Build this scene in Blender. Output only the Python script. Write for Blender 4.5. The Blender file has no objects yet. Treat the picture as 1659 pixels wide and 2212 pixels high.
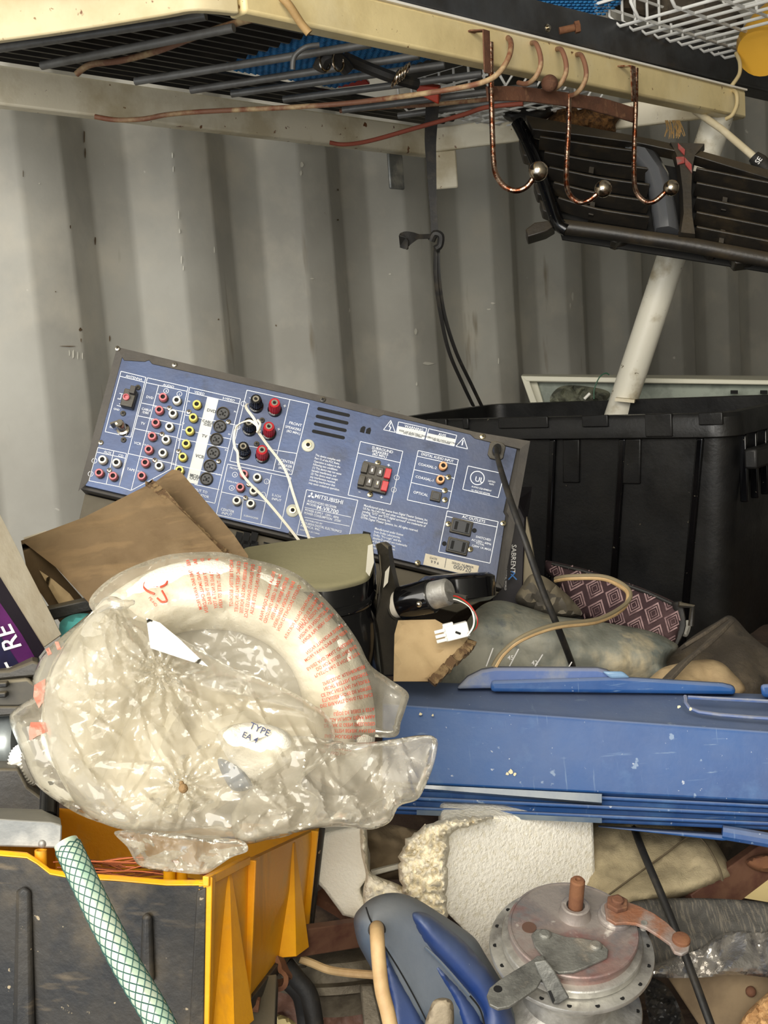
import bpy, math, random
from math import sin, cos, pi, radians, sqrt
from mathutils import Vector, Matrix, noise
from mathutils.geometry import delaunay_2d_cdt
random.seed(7)
S = bpy.context.scene
COL = S.collection

# ------------------------------------------------------------------ camera
FPX = 2450.0
CW, CH = 829.5, 1106.0
_p, _r = radians(8), radians(4.2)
CAM = Vector((0, 0, 1.25))
FWD = Vector((0, cos(_p), -sin(_p)))
_R = Vector((1, 0, 0)); _U = Vector((0, sin(_p), cos(_p)))
RGT = cos(_r)*_R - sin(_r)*_U
UPV = cos(_r)*_U + sin(_r)*_R
cd = bpy.data.cameras.new('camera'); cam = bpy.data.objects.new('camera', cd); COL.objects.link(cam)
cam.matrix_world = Matrix.Translation(CAM) @ Matrix((RGT, UPV, -FWD)).transposed().to_4x4()
cd.sensor_fit = 'VERTICAL'; cd.sensor_height = 24.0; cd.lens = 24.0*FPX/2212.0
cd.clip_start = 0.02; cd.clip_end = 100
S.camera = cam

# container frame: U runs along the corrugated wall away from the doors, N points from the wall into the container
_a = radians(43)
WU = Vector((sin(_a), cos(_a), 0)); WN = Vector((cos(_a), -sin(_a), 0))
NC = 1.536
def K(u, n, z): return Vector((0, 0, z)) + WU*u + WN*(n-NC)
def ray(x, y): return FWD + RGT*((x-CW)/FPX) - UPV*((y-CH)/FPX)
def P(x, y, d): return CAM + ray(x, y)*d
def Pz(x, y, z): r_ = ray(x, y); return CAM + r_*((z-CAM.z)/r_.z)
def Pn(x, y, n):
    r = ray(x, y); return CAM + r*((n-NC)/r.dot(WN))

# ------------------------------------------------------------------ world and lights
w = bpy.data.worlds.new('sky'); S.world = w; w.use_nodes = True
bg = w.node_tree.nodes['Background']; bg.inputs[0].default_value = (0.72, 0.84, 1.0, 1); bg.inputs[1].default_value = 1.0
def area(name, loc, target, sx, sy, power, color):
    l = bpy.data.lights.new(name, 'AREA'); l.shape = 'RECTANGLE'; l.size = sx; l.size_y = sy; l.energy = power; l.color = color
    o = bpy.data.objects.new(name, l); COL.objects.link(o); o.location = loc
    o.rotation_euler = (Vector(target)-Vector(loc)).to_track_quat('-Z', 'Y').to_euler(); return o
area('door_daylight', K(-1.0, 1.45, 1.72), K(1.2, 0.75, 1.05), 1.9, 1.5, 62, (1.0, 0.94, 0.84))
area('yard_daylight', K(-0.6, 2.2, 2.05), K(0.9, 0.9, 0.9), 0.7, 0.5, 17, (1.0, 0.92, 0.78))
S.view_settings.view_transform = 'Standard'; S.view_settings.look = 'None'
S.view_settings.exposure = 0.0; S.view_settings.gamma = 1.0; S.view_settings.use_curve_mapping = False
S.cycles.transparent_max_bounces = 24
S.cycles.max_bounces = 8

# ------------------------------------------------------------------ materials
def lin(c):
    return tuple(((v/255)/12.92 if v/255 <= .04045 else ((v/255+.055)/1.055)**2.4) for v in c) + (1,)
def M(name, rgb, rough=.5, metal=0, var=None, bump=None, dust=None, specks=None, streak=None, coat=0, trans=0, spec=.5, rvar=0, sheen=0, marks=None):
    """var=(rgb2, scale, lo, hi); bump=(scale, dist); dust=(rgb, amount); specks=(rgb, scale, threshold); streak=(rgb, scale, lo, hi)"""
    m = bpy.data.materials.new(name); m.use_nodes = True
    nt = m.node_tree; N = nt.nodes; L = nt.links; b = N['Principled BSDF']
    b.inputs['Roughness'].default_value = rough; b.inputs['Metallic'].default_value = metal
    b.inputs['Coat Weight'].default_value = coat; b.inputs['Specular IOR Level'].default_value = spec
    b.inputs['Sheen Weight'].default_value = sheen
    if trans: b.inputs['Transmission Weight'].default_value = trans
    tc = N.new('ShaderNodeTexCoord'); obj = tc.outputs['Object']
    rgbn = N.new('ShaderNodeRGB'); rgbn.outputs[0].default_value = lin(rgb); cur = rgbn.outputs[0]
    def nz(scale, detail=6, vec=obj, rr=.6):
        t = N.new('ShaderNodeTexNoise'); t.inputs['Scale'].default_value = scale; t.inputs['Detail'].default_value = detail
        t.inputs['Roughness'].default_value = rr; L.new(vec, t.inputs['Vector']); return t.outputs['Fac']
    def ramp(fac, lo, hi):
        r = N.new('ShaderNodeMapRange'); r.inputs['From Min'].default_value = lo; r.inputs['From Max'].default_value = hi
        L.new(fac, r.inputs['Value']); return r.outputs['Result']
    def mix(fac, c2):
        nonlocal cur
        x = N.new('ShaderNodeMix'); x.data_type = 'RGBA'; L.new(fac, x.inputs['Factor']); L.new(cur, x.inputs[6]); x.inputs[7].default_value = lin(c2); cur = x.outputs[2]
    if var:
        vs = var if isinstance(var, list) else [var]
        for v in vs:
            c2, sc, lo, hi = v; mix(ramp(nz(sc), lo, hi), c2)
    if streak:
        ss = streak if isinstance(streak, list) else [streak]
        for (c2, sc, lo, hi) in ss:
            mp = N.new('ShaderNodeMapping'); mp.inputs['Scale'].default_value = sc; L.new(obj, mp.inputs['Vector'])
            mix(ramp(nz(1.0, 4, mp.outputs[0]), lo, hi), c2)
    if specks:
        ss = specks if isinstance(specks, list) else [specks]
        for (c2, sc, th) in ss:
            mix(ramp(nz(sc, 3), th, th+.03), c2)
    if dust:
        g = N.new('ShaderNodeNewGeometry'); sx = N.new('ShaderNodeSeparateXYZ'); L.new(g.outputs['Normal'], sx.inputs[0])
        up = ramp(sx.outputs['Z'], .05, .9); nn = ramp(nz(30), .3, .65)
        a = N.new('ShaderNodeMath'); a.operation = 'MULTIPLY'; L.new(up, a.inputs[0]); a.inputs[1].default_value = dust[1]
        a2 = N.new('ShaderNodeMath'); a2.operation = 'MULTIPLY_ADD'; L.new(nn, a2.inputs[0]); a2.inputs[1].default_value = dust[1]*.25; L.new(a.outputs[0], a2.inputs[2]); a2.use_clamp = True
        mix(a2.outputs[0], dust[0])
        rr = N.new('ShaderNodeMapRange'); rr.inputs['To Min'].default_value = rough; rr.inputs['To Max'].default_value = max(rough, .85)
        L.new(a2.outputs[0], rr.inputs['Value']); L.new(rr.outputs[0], b.inputs['Roughness'])
        if metal:
            mm = N.new('ShaderNodeMapRange'); mm.inputs['To Min'].default_value = metal; mm.inputs['To Max'].default_value = 0
            L.new(a2.outputs[0], mm.inputs['Value']); L.new(mm.outputs[0], b.inputs['Metallic'])
    elif rvar:
        rr = N.new('ShaderNodeMapRange'); rr.inputs['From Min'].default_value = .35; rr.inputs['From Max'].default_value = .65
        rr.inputs['To Min'].default_value = rough; rr.inputs['To Max'].default_value = rough+rvar
        L.new(nz(18), rr.inputs['Value']); L.new(rr.outputs[0], b.inputs['Roughness'])
    L.new(cur, b.inputs['Base Color'])
    if bump:
        bs = bump if isinstance(bump, list) else [bump]
        prev = None
        for (sc, dist) in bs:
            bp = N.new('ShaderNodeBump'); bp.inputs['Distance'].default_value = dist; bp.inputs['Strength'].default_value = 1
            L.new(nz(sc, 4), bp.inputs['Height'])
            if prev: L.new(prev, bp.inputs['Normal'])
            prev = bp.outputs[0]
        L.new(prev, b.inputs['Normal'])
    return m
DUST = (150, 138, 112)
BLACKP = M('black_plastic', (22, 22, 23), .42, bump=(220, .0003), dust=(DUST, .3), rvar=.2)
BLACKG = M('glossy_black_plastic', (9, 9, 11), .12, specks=((110, 105, 92), 160, .70))
BLACKC = M('dull_black', (16, 16, 16), .6)
BINP = M('black_bin_plastic', (15, 15, 16), .34, bump=(160, .0003), specks=((90, 84, 70), 90, .74), var=((26, 25, 23), 8, .45, .65), rvar=.2)
RUBBER = M('black_rubber', (30, 29, 28), .6, var=((62, 56, 46), 40, .5, .75), bump=(300, .0003))
CREAM = M('cream_painted_steel', (232, 213, 160), .42, var=[((215, 196, 145), 9, .45, .62), ((240, 228, 190), 4, .5, .7)], specks=[((120, 84, 48), 55, .69), ((150, 120, 75), 120, .72)], bump=(60, .0004))
CREAM2 = M('weathered_cream_steel', (238, 230, 206), .5, var=[((205, 192, 160), 7, .45, .6)], specks=[((118, 74, 44), 45, .68), ((140, 110, 70), 90, .7)], bump=(40, .0005))
WHITEEDGE = M('white_edge_trim', (246, 242, 232), .45, specks=((150, 110, 70), 70, .72))
RUST = M('rust', (106, 70, 50), .85, var=[((80, 52, 38), 45, .4, .65), ((136, 98, 70), 90, .55, .75)], bump=(180, .0008))
RUSTB = M('bright_rust', (122, 82, 54), .85, var=((96, 58, 40), 60, .4, .7), bump=(250, .0005))
RUSTCHR = M('rust_pitted_chrome', (186, 160, 140), .22, 1, var=[((128, 70, 44), 130, .42, .58)], bump=(260, .0006))
CHROME = M('worn_brass_chrome', (205, 192, 172), .16, 1, var=((132, 100, 70), 120, .52, .66), bump=(200, .0002))
CABLE = M('rusty_cable_sheath', (128, 88, 66), .6, var=[((184, 160, 120), 14, .48, .6), ((120, 66, 44), 30, .5, .7)], bump=(500, .0003))
GALV = M('galvanised_steel', (128, 130, 128), .5, .55, var=[((120, 124, 124), 40, .4, .65), ((188, 186, 178), 12, .5, .65)], bump=(120, .0003), dust=(DUST, .25))
GREYROD = M('grey_painted_rod', (112, 112, 110), .45, .2, var=((86, 84, 80), 30, .4, .7), bump=(200, .0002))
DARKST = M('dark_painted_steel', (70, 73, 78), .42, .25, var=[((50, 50, 52), 12, .42, .62)], streak=[((104, 84, 58), (3, 3, 14), .62, .75)], specks=((120, 100, 70), 80, .74), bump=(90, .0003), dust=((120, 112, 98), .3))
DARKSHEET = M('black_ribbed_sheet', (34, 34, 35), .38, bump=(40, .0004), dust=(DUST, .2))
BLUE = M('blue_plastic', (24, 78, 140), .42, var=[((20, 64, 122), 5, .4, .6), ((58, 98, 148), 22, .56, .72)], streak=[((96, 124, 160), (260, 14, 14), .66, .74), ((110, 136, 166), (30, 30, 320), .68, .76), ((86, 116, 156), (14, 14, 150), .66, .76)], specks=[((176, 184, 196), 150, .70), ((120, 142, 172), 70, .68)], bump=(160, .0002), dust=((128, 136, 152), .5), rvar=.15, spec=.35)
BLUED = M('dusty_blue_plastic', (62, 92, 150), .5, var=[((120, 128, 142), 30, .5, .7)], specks=((190, 190, 190), 120, .7), dust=((142, 142, 146), .6), bump=(160, .0003))
TRIMGREY = M('clear_grey_rim_strip', (112, 122, 128), .15, var=((70, 88, 112), 20, .4, .7), specks=((200, 200, 200), 150, .72))
YEL = M('yellow_plastic', (240, 170, 18), .4, var=[((226, 150, 14), 9, .45, .6), ((214, 156, 60), 30, .55, .72)], streak=[((196, 134, 40), (40, 40, 3), .58, .7)], bump=(300, .0002))
CRATEB = M('dirty_black_crate_plastic', (46, 43, 38), .55, var=[((100, 88, 68), 8, .44, .66), ((30, 30, 30), 22, .45, .6)], specks=[((150, 136, 110), 110, .69)], streak=[((112, 98, 76), (9, 9, 40), .6, .72)], bump=(150, .0006))
CARD = M('brown_cardboard', (112, 92, 64), .85, var=[((94, 75, 50), 6, .4, .62), ((126, 106, 76), 14, .5, .7)], streak=[((118, 96, 66), (6, 60, 60), .5, .6)], bump=[(90, .0008), (14, .0025)])
CARDL = M('pale_cardboard', (186, 162, 122), .85, var=((158, 132, 94), 10, .4, .66), bump=[(120, .0006), (18, .001)])
CARDE = M('cardboard_flutes', (122, 100, 68), .9, bump=(400, .001), var=((90, 68, 44), 160, .45, .55))
CARDW = M('pale_grey_board', (214, 206, 186), .8, var=((196, 184, 160), 20, .45, .65), specks=((150, 124, 90), 90, .71), bump=(60, .0006))
WHITEF = M('white_foam', (240, 236, 222), .75, bump=(420, .001), var=((224, 216, 196), 8, .45, .65))
WHITEP = M('white_plastic', (236, 234, 226), .35, var=((214, 210, 196), 10, .45, .65))
TORN = M('torn_polystyrene', (242, 234, 212), .85, bump=[(160, .002), (60, .003)], var=((222, 208, 176), 40, .55, .7))
ALU = M('cast_aluminium', (198, 196, 188), .4, .75, var=[((134, 130, 124), 26, .42, .66), ((206, 204, 198), 60, .5, .7)], bump=(220, .0004), rvar=.2)
ALUR = M('red_stained_aluminium', (156, 148, 142), .5, .5, var=[((150, 112, 104), 12, .46, .64), ((128, 126, 126), 24, .48, .62), ((206, 200, 192), 60, .62, .7)], streak=[((150, 92, 84), (16, 22, 22), .55, .7)], bump=(160, .0006))
ALUD = M('oxidised_zinc_plate', (128, 128, 122), .55, .5, var=[((96, 96, 92), 60, .42, .62), ((168, 160, 146), 30, .55, .7)], bump=(180, .001))
IRONG = M('grey_soft_plastic', (84, 98, 114), .5, var=[((72, 88, 108), 14, .4, .65)], bump=(160, .0003), dust=((150, 146, 136), .35))
IRONB = M('deep_blue_plastic', (22, 52, 112), .36, var=[((18, 42, 92), 10, .45, .65)], specks=((170, 178, 190), 120, .72), dust=((110, 122, 144), .4))
CORD = M('tan_cord', (196, 166, 120), .6, var=((168, 136, 94), 40, .4, .7), bump=(120, .0003))
CANVAS = M('dirty_canvas', (168, 154, 122), .9, var=[((118, 106, 84), 11, .42, .66), ((186, 172, 138), 6, .5, .7)], bump=[(700, .0006), (40, .002)])
GREYCL = M('dusty_grey_vinyl', (152, 150, 136), .7, var=[((112, 118, 112), 12, .42, .62), ((180, 168, 140), 16, .52, .68), ((100, 104, 104), 50, .6, .7)], streak=[((122, 124, 114), (30, 14, 14), .52, .66)], bump=[(120, .0008), (20, .003)])
DARKCL = M('worn_dark_cloth', (78, 70, 60), .95, var=[((110, 98, 80), 24, .45, .66), ((46, 42, 38), 12, .5, .68)], bump=[(500, .001), (50, .002)])
BEIGECL = M('beige_felt', (186, 162, 124), .9, var=((140, 118, 88), 14, .42, .68), bump=(90, .001))
WEB = M('grey_webbing', (70, 68, 66), .9, var=((96, 90, 80), 14, .45, .7))
BAGCL = M('maroon_bag_cloth', (62, 42, 46), .85, bump=(600, .0004), var=((84, 62, 62), 16, .5, .7))
BAGLN = M('pale_diamond_print', (164, 136, 136), .85, var=((116, 92, 94), 60, .45, .6))
HEAPM = M('brown_sheet', (84, 66, 54), .85, var=[((58, 46, 40), 8, .42, .62), ((112, 92, 72), 24, .55, .7)], bump=[(60, .002)])
COCO = M('coarse_brown_fibre', (128, 90, 48), .95, var=((78, 52, 28), 150, .42, .62), bump=(260, .004))
BLUEMAT = M('blue_woven_mat', (44, 128, 190), .55, var=((30, 98, 156), 60, .45, .6), bump=(300, .0004))
WIREW = M('white_coated_wire', (240, 240, 236), .35, specks=((170, 150, 120), 90, .74))
RED = M('red_plastic', (170, 34, 28), .4)
PANEL = M('blue_coated_panel', (50, 68, 104), .3, .65, var=[((38, 52, 84), 14, .42, .62), ((72, 76, 90), 3.2, .46, .66), ((34, 44, 66), 34, .58, .72)], specks=((40, 52, 82), 70, .70), bump=(300, .0001), dust=((120, 122, 130), .35), rvar=.12)  # broad grey patches in the colour stand for the grey reflection on the panel
PANELK = M('black_cover_steel', (38, 38, 41), .5, .3, var=((62, 60, 58), 22, .5, .7), bump=(300, .0002), dust=((118, 110, 96), .5))
CHASSIS = M('brown_grey_chassis', (92, 88, 78), .55, .3, var=((70, 66, 58), 20, .4, .65), dust=(DUST, .3))
PRINT = M('white_print', (222, 226, 232), .5)
PRINTD = M('dark_print', (70, 74, 80), .6)
REDJ = M('red_jack', (190, 104, 110), .35); WHTJ = M('white_jack', (232, 228, 214), .35); YELJ = M('yellow_jack', (226, 208, 96), .35); ORGJ = M('orange_jack', (226, 164, 116), .35)
REDP = M('red_terminal', (178, 26, 36), .25)
NICK = M('nickel', (205, 198, 184), .22, 1, var=((150, 136, 112), 100, .5, .65))
GOLDN = M('brass_ring', (190, 178, 146), .3, 1)
HOLE = M('dark_hole', (5, 5, 5), .8)
WIREC = M('white_speaker_wire', (226, 220, 204), .45)
PURPLE = M('purple_box_print', (92, 30, 96), .4, var=((60, 18, 70), 20, .4, .7)); NAVY = M('navy_box_print', (38, 38, 82), .4, var=((20, 18, 44), 14, .4, .7)); DKBOX = M('dark_box_print', (22, 16, 28), .4)
WHITEINK = M('white_ink', (236, 234, 232), .5)
REDINK = M('red_ink', (206, 72, 54), .55, var=((218, 104, 74), 40, .4, .65))
HOSEM = M('pale_green_hose', (192, 206, 184), .22, trans=.15, var=((160, 196, 172), 30, .4, .7), coat=.4)
BRAID = M('dark_green_braid', (48, 84, 78), .5)
WOOD = M('worn_red_wood', (94, 64, 46), .7, streak=((74, 42, 30), (30, 6, 40), .45, .6), bump=(80, .0006), specks=((150, 110, 80), 60, .7))
WOODB = M('dusty_board', (132, 114, 88), .85, var=((104, 88, 68), 12, .42, .62), bump=(70, .001))
FOIL = M('foil_film', (176, 172, 166), .18, .7, var=[((196, 132, 84), 8, .56, .62), ((96, 96, 100), 24, .52, .62)], bump=(40, .004))
WINF = M('white_enamel_frame', (220, 218, 198), .45, specks=((140, 120, 90), 60, .7)); GRNG = M('grey_green_enamel', (142, 152, 138), .5, var=((108, 118, 106), 22, .45, .64))
POLEM = M('stained_white_pole', (226, 222, 206), .45, var=[((176, 164, 136), 14, .54, .68)], specks=[((96, 84, 58), 60, .68)], bump=(60, .0005))
GREYDISC = M('grey_plastic_bowl', (158, 154, 142), .45, var=((140, 136, 124), 6, .4, .6))
SILV = M('silver_motor_case', (172, 180, 182), .32, .6, var=((140, 148, 150), 40, .4, .65))

def film_mat(name, haze, tint=(230, 222, 202)):
    m = bpy.data.materials.new(name); m.use_nodes = True; nt = m.node_tree; N = nt.nodes; L = nt.links
    for n in list(N): N.remove(n)
    out = N.new('ShaderNodeOutputMaterial')
    tr = N.new('ShaderNodeBsdfTransparent'); tr.inputs[0].default_value = (.97, .965, .95, 1)
    df = N.new('ShaderNodeBsdfDiffuse'); df.inputs[0].default_value = lin(tint)
    tl = N.new('ShaderNodeBsdfTranslucent'); tl.inputs[0].default_value = lin(tint)
    ms = N.new('ShaderNodeMixShader'); ms.inputs[0].default_value = .3; L.new(df.outputs[0], ms.inputs[1]); L.new(tl.outputs[0], ms.inputs[2])
    gl = N.new('ShaderNodeBsdfGlossy'); gl.inputs['Roughness'].default_value = .12; gl.inputs[0].default_value = (1, 1, .98, 1)
    tc = N.new('ShaderNodeTexCoord'); nz = N.new('ShaderNodeTexNoise'); nz.inputs['Scale'].default_value = 14; nz.inputs['Detail'].default_value = 5; L.new(tc.outputs['Object'], nz.inputs['Vector'])
    mr = N.new('ShaderNodeMapRange'); mr.inputs['From Min'].default_value = .3; mr.inputs['From Max'].default_value = .7; mr.inputs['To Min'].default_value = haze*.7; mr.inputs['To Max'].default_value = min(1, haze*1.4); L.new(nz.outputs['Fac'], mr.inputs['Value'])
    m1 = N.new('ShaderNodeMixShader'); L.new(mr.outputs[0], m1.inputs[0]); L.new(tr.outputs[0], m1.inputs[1]); L.new(ms.outputs[0], m1.inputs[2])
    fr = N.new('ShaderNodeLayerWeight'); fr.inputs['Blend'].default_value = .28
    ad = N.new('ShaderNodeMath'); ad.operation = 'MULTIPLY_ADD'; L.new(fr.outputs['Fresnel'], ad.inputs[0]); ad.inputs[1].default_value = .8; ad.inputs[2].default_value = .03; ad.use_clamp = True
    m2 = N.new('ShaderNodeMixShader'); L.new(ad.outputs[0], m2.inputs[0]); L.new(m1.outputs[0], m2.inputs[1]); L.new(gl.outputs[0], m2.inputs[2])
    L.new(m2.outputs[0], out.inputs[0])
    return m
FILM = film_mat('clear_bag_film', .22)
FILM2 = film_mat('milky_bag_film', .27)

# wall paint: one coat of grey, scuffs and rust specks of their own
WALL = M('grey_container_paint', (172, 171, 163), .5, var=[((160, 158, 150), 3, .42, .62), ((182, 178, 166), 7, .5, .7)], specks=[((206, 204, 194), 26, .745), ((110, 84, 58), 34, .755)], streak=[((128, 120, 104), (14, 14, 2.2), .66, .74)], bump=[(2.4, .006), (30, .0004)])

# ------------------------------------------------------------------ geometry helpers
class MB:
    def __init__(s, T=None): s.v = []; s.f = []; s.T = T; s.sm = True
    def add(s, vs, fs):
        b = len(s.v)
        s.v += [(s.T @ Vector(q)) if s.T else Vector(q) for q in vs]
        s.f += [tuple(b+i for i in q) for q in fs]; return s
    def box(s, c, size, R=None):
        c = Vector(c); hx, hy, hz = (q/2 for q in size)
        vs = [Vector((x, y, z)) for z in (-hz, hz) for y in (-hy, hy) for x in (-hx, hx)]
        if R: vs = [R @ q for q in vs]
        return s.add([c+q for q in vs], [(0, 2, 3, 1), (4, 5, 7, 6), (0, 1, 5, 4), (2, 6, 7, 3), (0, 4, 6, 2), (1, 3, 7, 5)])
    def hexa(s, a, b):      # two quads (4 points each), matching corners
        return s.add(list(a)+list(b), [(3, 2, 1, 0), (4, 5, 6, 7), (0, 1, 5, 4), (1, 2, 6, 5), (2, 3, 7, 6), (3, 0, 4, 7)])
    def beam(s, a, b, wid, hgt, up=Vector((0, 0, 1))):   # box bar from a to b, centred
        a = Vector(a); b = Vector(b); d = (b-a).normalized(); x = d.cross(up).normalized()*wid/2; z = x.cross(d).normalized()*hgt/2
        q = lambda p: [p-x-z, p+x-z, p+x+z, p-x+z]
        return s.hexa(q(a), q(b))
    def tube(s, pts, r, n=10, closed=False, caps=True, flat=1.0):
        pts = [Vector(q) for q in pts]; m = len(pts); rs = r if isinstance(r, (list, tuple)) else [r]*m
        tn = []
        for i in range(m):
            a = pts[(i-1) % m] if (closed or i > 0) else pts[i]; b = pts[(i+1) % m] if (closed or i < m-1) else pts[i]
            tn.append((b-a).normalized())
        nrm = tn[0].orthogonal().normalized(); base = []
        for i in range(m):
            nrm = (nrm - tn[i]*nrm.dot(tn[i])).normalized(); bi = tn[i].cross(nrm)
            base += [pts[i] + (nrm*cos(2*pi*k/n)*flat + bi*sin(2*pi*k/n))*rs[i] for k in range(n)]
        fs = []
        for i in range(m if closed else m-1):
            j = (i+1) % m
            for k in range(n): fs.append((i*n+k, i*n+(k+1) % n, j*n+(k+1) % n, j*n+k))
        if caps and not closed: fs += [tuple(range(n))[::-1], tuple((m-1)*n+k for k in range(n))]
        return s.add(base, fs)
    def ribbon(s, pts, side, wid, th):   # flat strap along pts
        pts = [Vector(q) for q in pts]; vs = []; n = len(pts)
        for i, p in enumerate(pts):
            d = (pts[min(i+1, n-1)]-pts[max(i-1, 0)]).normalized(); sd = side[i] if isinstance(side, list) else side
            x = (sd - d*sd.dot(d)).normalized(); z = x.cross(d).normalized(); wv = wid[i] if isinstance(wid, (list, tuple)) else wid
            vs += [p-x*wv/2-z*th/2, p+x*wv/2-z*th/2, p+x*wv/2+z*th/2, p-x*wv/2+z*th/2]
        fs = [(0, 3, 2, 1), tuple((n-1)*4+k for k in range(4))]
        for i in range(n-1):
            for k in range(4): fs.append((i*4+k, i*4+(k+1) % 4, i*4+4+(k+1) % 4, i*4+4+k))
        return s.add(vs, fs)
    def lathe(s, prof, n=32, F=None, cap=True):   # prof [(r, z)], axis local z in frame F
        F = F or Matrix.Identity(4); vs = []; m = len(prof)
        for (r, z) in prof: vs += [F @ Vector((r*cos(2*pi*k/n), r*sin(2*pi*k/n), z)) for k in range(n)]
        fs = [(i*n+k, i*n+(k+1) % n, (i+1)*n+(k+1) % n, (i+1)*n+k) for i in range(m-1) for k in range(n)]
        if cap: fs += [tuple(range(n))[::-1], tuple((m-1)*n+k for k in range(n))]
        return s.add(vs, fs)
    def ball(s, c, r, n=20):
        c = Vector(c); prof = [(max(1e-5, r*sin(pi*i/12)), -r*cos(pi*i/12)) for i in range(13)]
        return s.lathe(prof, n, Matrix.Translation(c), cap=False)
    def prism(s, pts, z0, z1, F=None, ins=0):
        F = F or Matrix.Identity(4); n = len(pts)
        vs = [F @ Vector((x, y, z0)) for x, y in pts] + [F @ Vector((x, y, z1)) for x, y in pts]
        fs = [tuple(range(n))[::-1], tuple(range(n, 2*n))] + [(i, (i+1) % n, n+(i+1) % n, n+i) for i in range(n)]
        return s.add(vs, fs)
    def loft(s, secs, closed=True, caps=True):
        n = len(secs[0]); vs = [q for c in secs for q in c]; fs = []
        for i in range(len(secs)-1):
            for k in range(n if closed else n-1): fs.append((i*n+k, i*n+(k+1) % n, (i+1)*n+(k+1) % n, (i+1)*n+k))
        if caps: fs += [tuple(range(n))[::-1], tuple((len(secs)-1)*n+k for k in range(n))]
        return s.add(vs, fs)
ROOT = {}
def build(mb, name, mat, parent=None, ang=35, bevel=0, seg=2, solid=0, flatsh=False):
    me = bpy.data.meshes.new(name)
    inv = ROOT[parent.name] if parent else None
    me.from_pydata([(inv @ q) if inv else q for q in mb.v], [], mb.f)
    me.validate(); me.materials.append(mat)
    if not flatsh:
        me.polygons.foreach_set('use_smooth', [True]*len(me.polygons)); me.set_sharp_from_angle(angle=radians(ang))
    o = bpy.data.objects.new(name, me); COL.objects.link(o)
    if parent: o.parent = parent; ROOT[o.name] = inv
    if bevel:
        b = o.modifiers.new('bevel', 'BEVEL'); b.width = bevel; b.segments = seg; b.limit_method = 'ANGLE'; b.angle_limit = radians(40)
    return o
def thing(name, label, cat, loc, group=None):
    M4 = loc if isinstance(loc, Matrix) else Matrix.Translation(loc)
    o = bpy.data.objects.new(name, None); COL.objects.link(o); o.matrix_world = M4; o.empty_display_size = .03
    o['label'] = label; o['category'] = cat
    if group: o['group'] = group
    ROOT[o.name] = M4.inverted(); return o
def solo(mb, name, mat, label, cat, group=None, **kw):   # a thing that is one mesh, origin at its lowest middle point
    c = sum(mb.v, Vector())/len(mb.v); c.z = min(q.z for q in mb.v)
    mb.v = [q-c for q in mb.v]
    o = build(mb, name, mat, **kw); o.location = c; o['label'] = label; o['category'] = cat
    if group: o['group'] = group
    ROOT[o.name] = Matrix.Translation(c).inverted(); return o
def struct(mb, name, mat, parent=None, **kw):
    o = build(mb, name, mat, parent, **kw)
    if not parent: o['kind'] = 'structure'; ROOT[o.name] = Matrix.Identity(4)
    return o
def smooth_path(pts, k=6, closed=False):
    pts = [Vector(q) for q in pts]; n = len(pts); out = []
    for i in range(n if closed else n-1):
        p0 = pts[(i-1) % n] if closed or i > 0 else pts[i]; p1 = pts[i]; p2 = pts[(i+1) % n]; p3 = pts[(i+2) % n] if closed or i+2 < n else pts[-1]
        for j in range(k):
            t = j/k; out.append(.5*((2*p1)+(p2-p0)*t+(2*p0-5*p1+4*p2-p3)*t*t+(3*p1-p0-3*p2+p3)*t**3))
    if not closed: out.append(pts[-1])
    return out
def PP(lst, k=6):   # pixel triples to a smooth world path
    return smooth_path([P(*q) for q in lst], k)
def frame(o, ex, ey):
    ex = ex.normalized(); ez = ex.cross(ey).normalized(); ey = ez.cross(ex)
    return Matrix.Translation(o) @ Matrix((ex, ey, ez)).transposed().to_4x4()

def inside(p, poly):
    x, y = p; c = False; j = len(poly)-1
    for i in range(len(poly)):
        xi, yi = poly[i]; xj, yj = poly[j]
        if (yi > y) != (yj > y) and x < (xj-xi)*(y-yi)/(yj-yi)+xi: c = not c
        j = i
    return c
def cut2d(poly, sp, curved=True):
    """outline -> (points, tris, distance to the edge)"""
    if curved: q = [(v.x, v.y) for v in smooth_path([(a, b, 0) for a, b in poly], 5, True)]
    else: q = poly
    B = []
    for i in range(len(q)):
        a = q[i]; b = q[(i+1) % len(q)]; L = math.hypot(b[0]-a[0], b[1]-a[1]); n = max(1, int(L/sp))
        for k in range(n): B.append((a[0]+(b[0]-a[0])*k/n, a[1]+(b[1]-a[1])*k/n))
    import numpy as np
    BA = np.array(B); x0, y0 = BA.min(0); x1, y1 = BA.max(0)
    A = BA; Bn = np.roll(BA, -1, 0); D = Bn-A; LL = (D**2).sum(1)+1e-9
    def dist(p):
        t = np.clip(((p-A)*D).sum(1)/LL, 0, 1); return math.sqrt((((A+D*t[:, None])-p)**2).sum(1).min())
    rnd = random.Random(3); pts = list(B); ds = [0.0]*len(B)
    yy = y0; r = 0
    while yy < y1:
        xx = x0+(sp/2 if r % 2 else 0)
        while xx < x1:
            p = (xx+rnd.uniform(-.2, .2)*sp, yy+rnd.uniform(-.2, .2)*sp)
            if inside(p, B):
                d = dist(np.array(p))
                if d > sp*.55: pts.append(p); ds.append(d)
            xx += sp
        yy += sp*.87; r += 1
    n = len(B)
    res = delaunay_2d_cdt([Vector(p) for p in pts], [(i, (i+1) % n) for i in range(n)], [list(range(n))], 1, 1e-4)
    vs, _, fs, ov = res[0], res[1], res[2], res[3]
    vd = [ds[o[0]] if o else 0.0 for o in ov]
    return [(v.x, v.y) for v in vs], [tuple(f) for f in fs], vd, n
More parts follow.
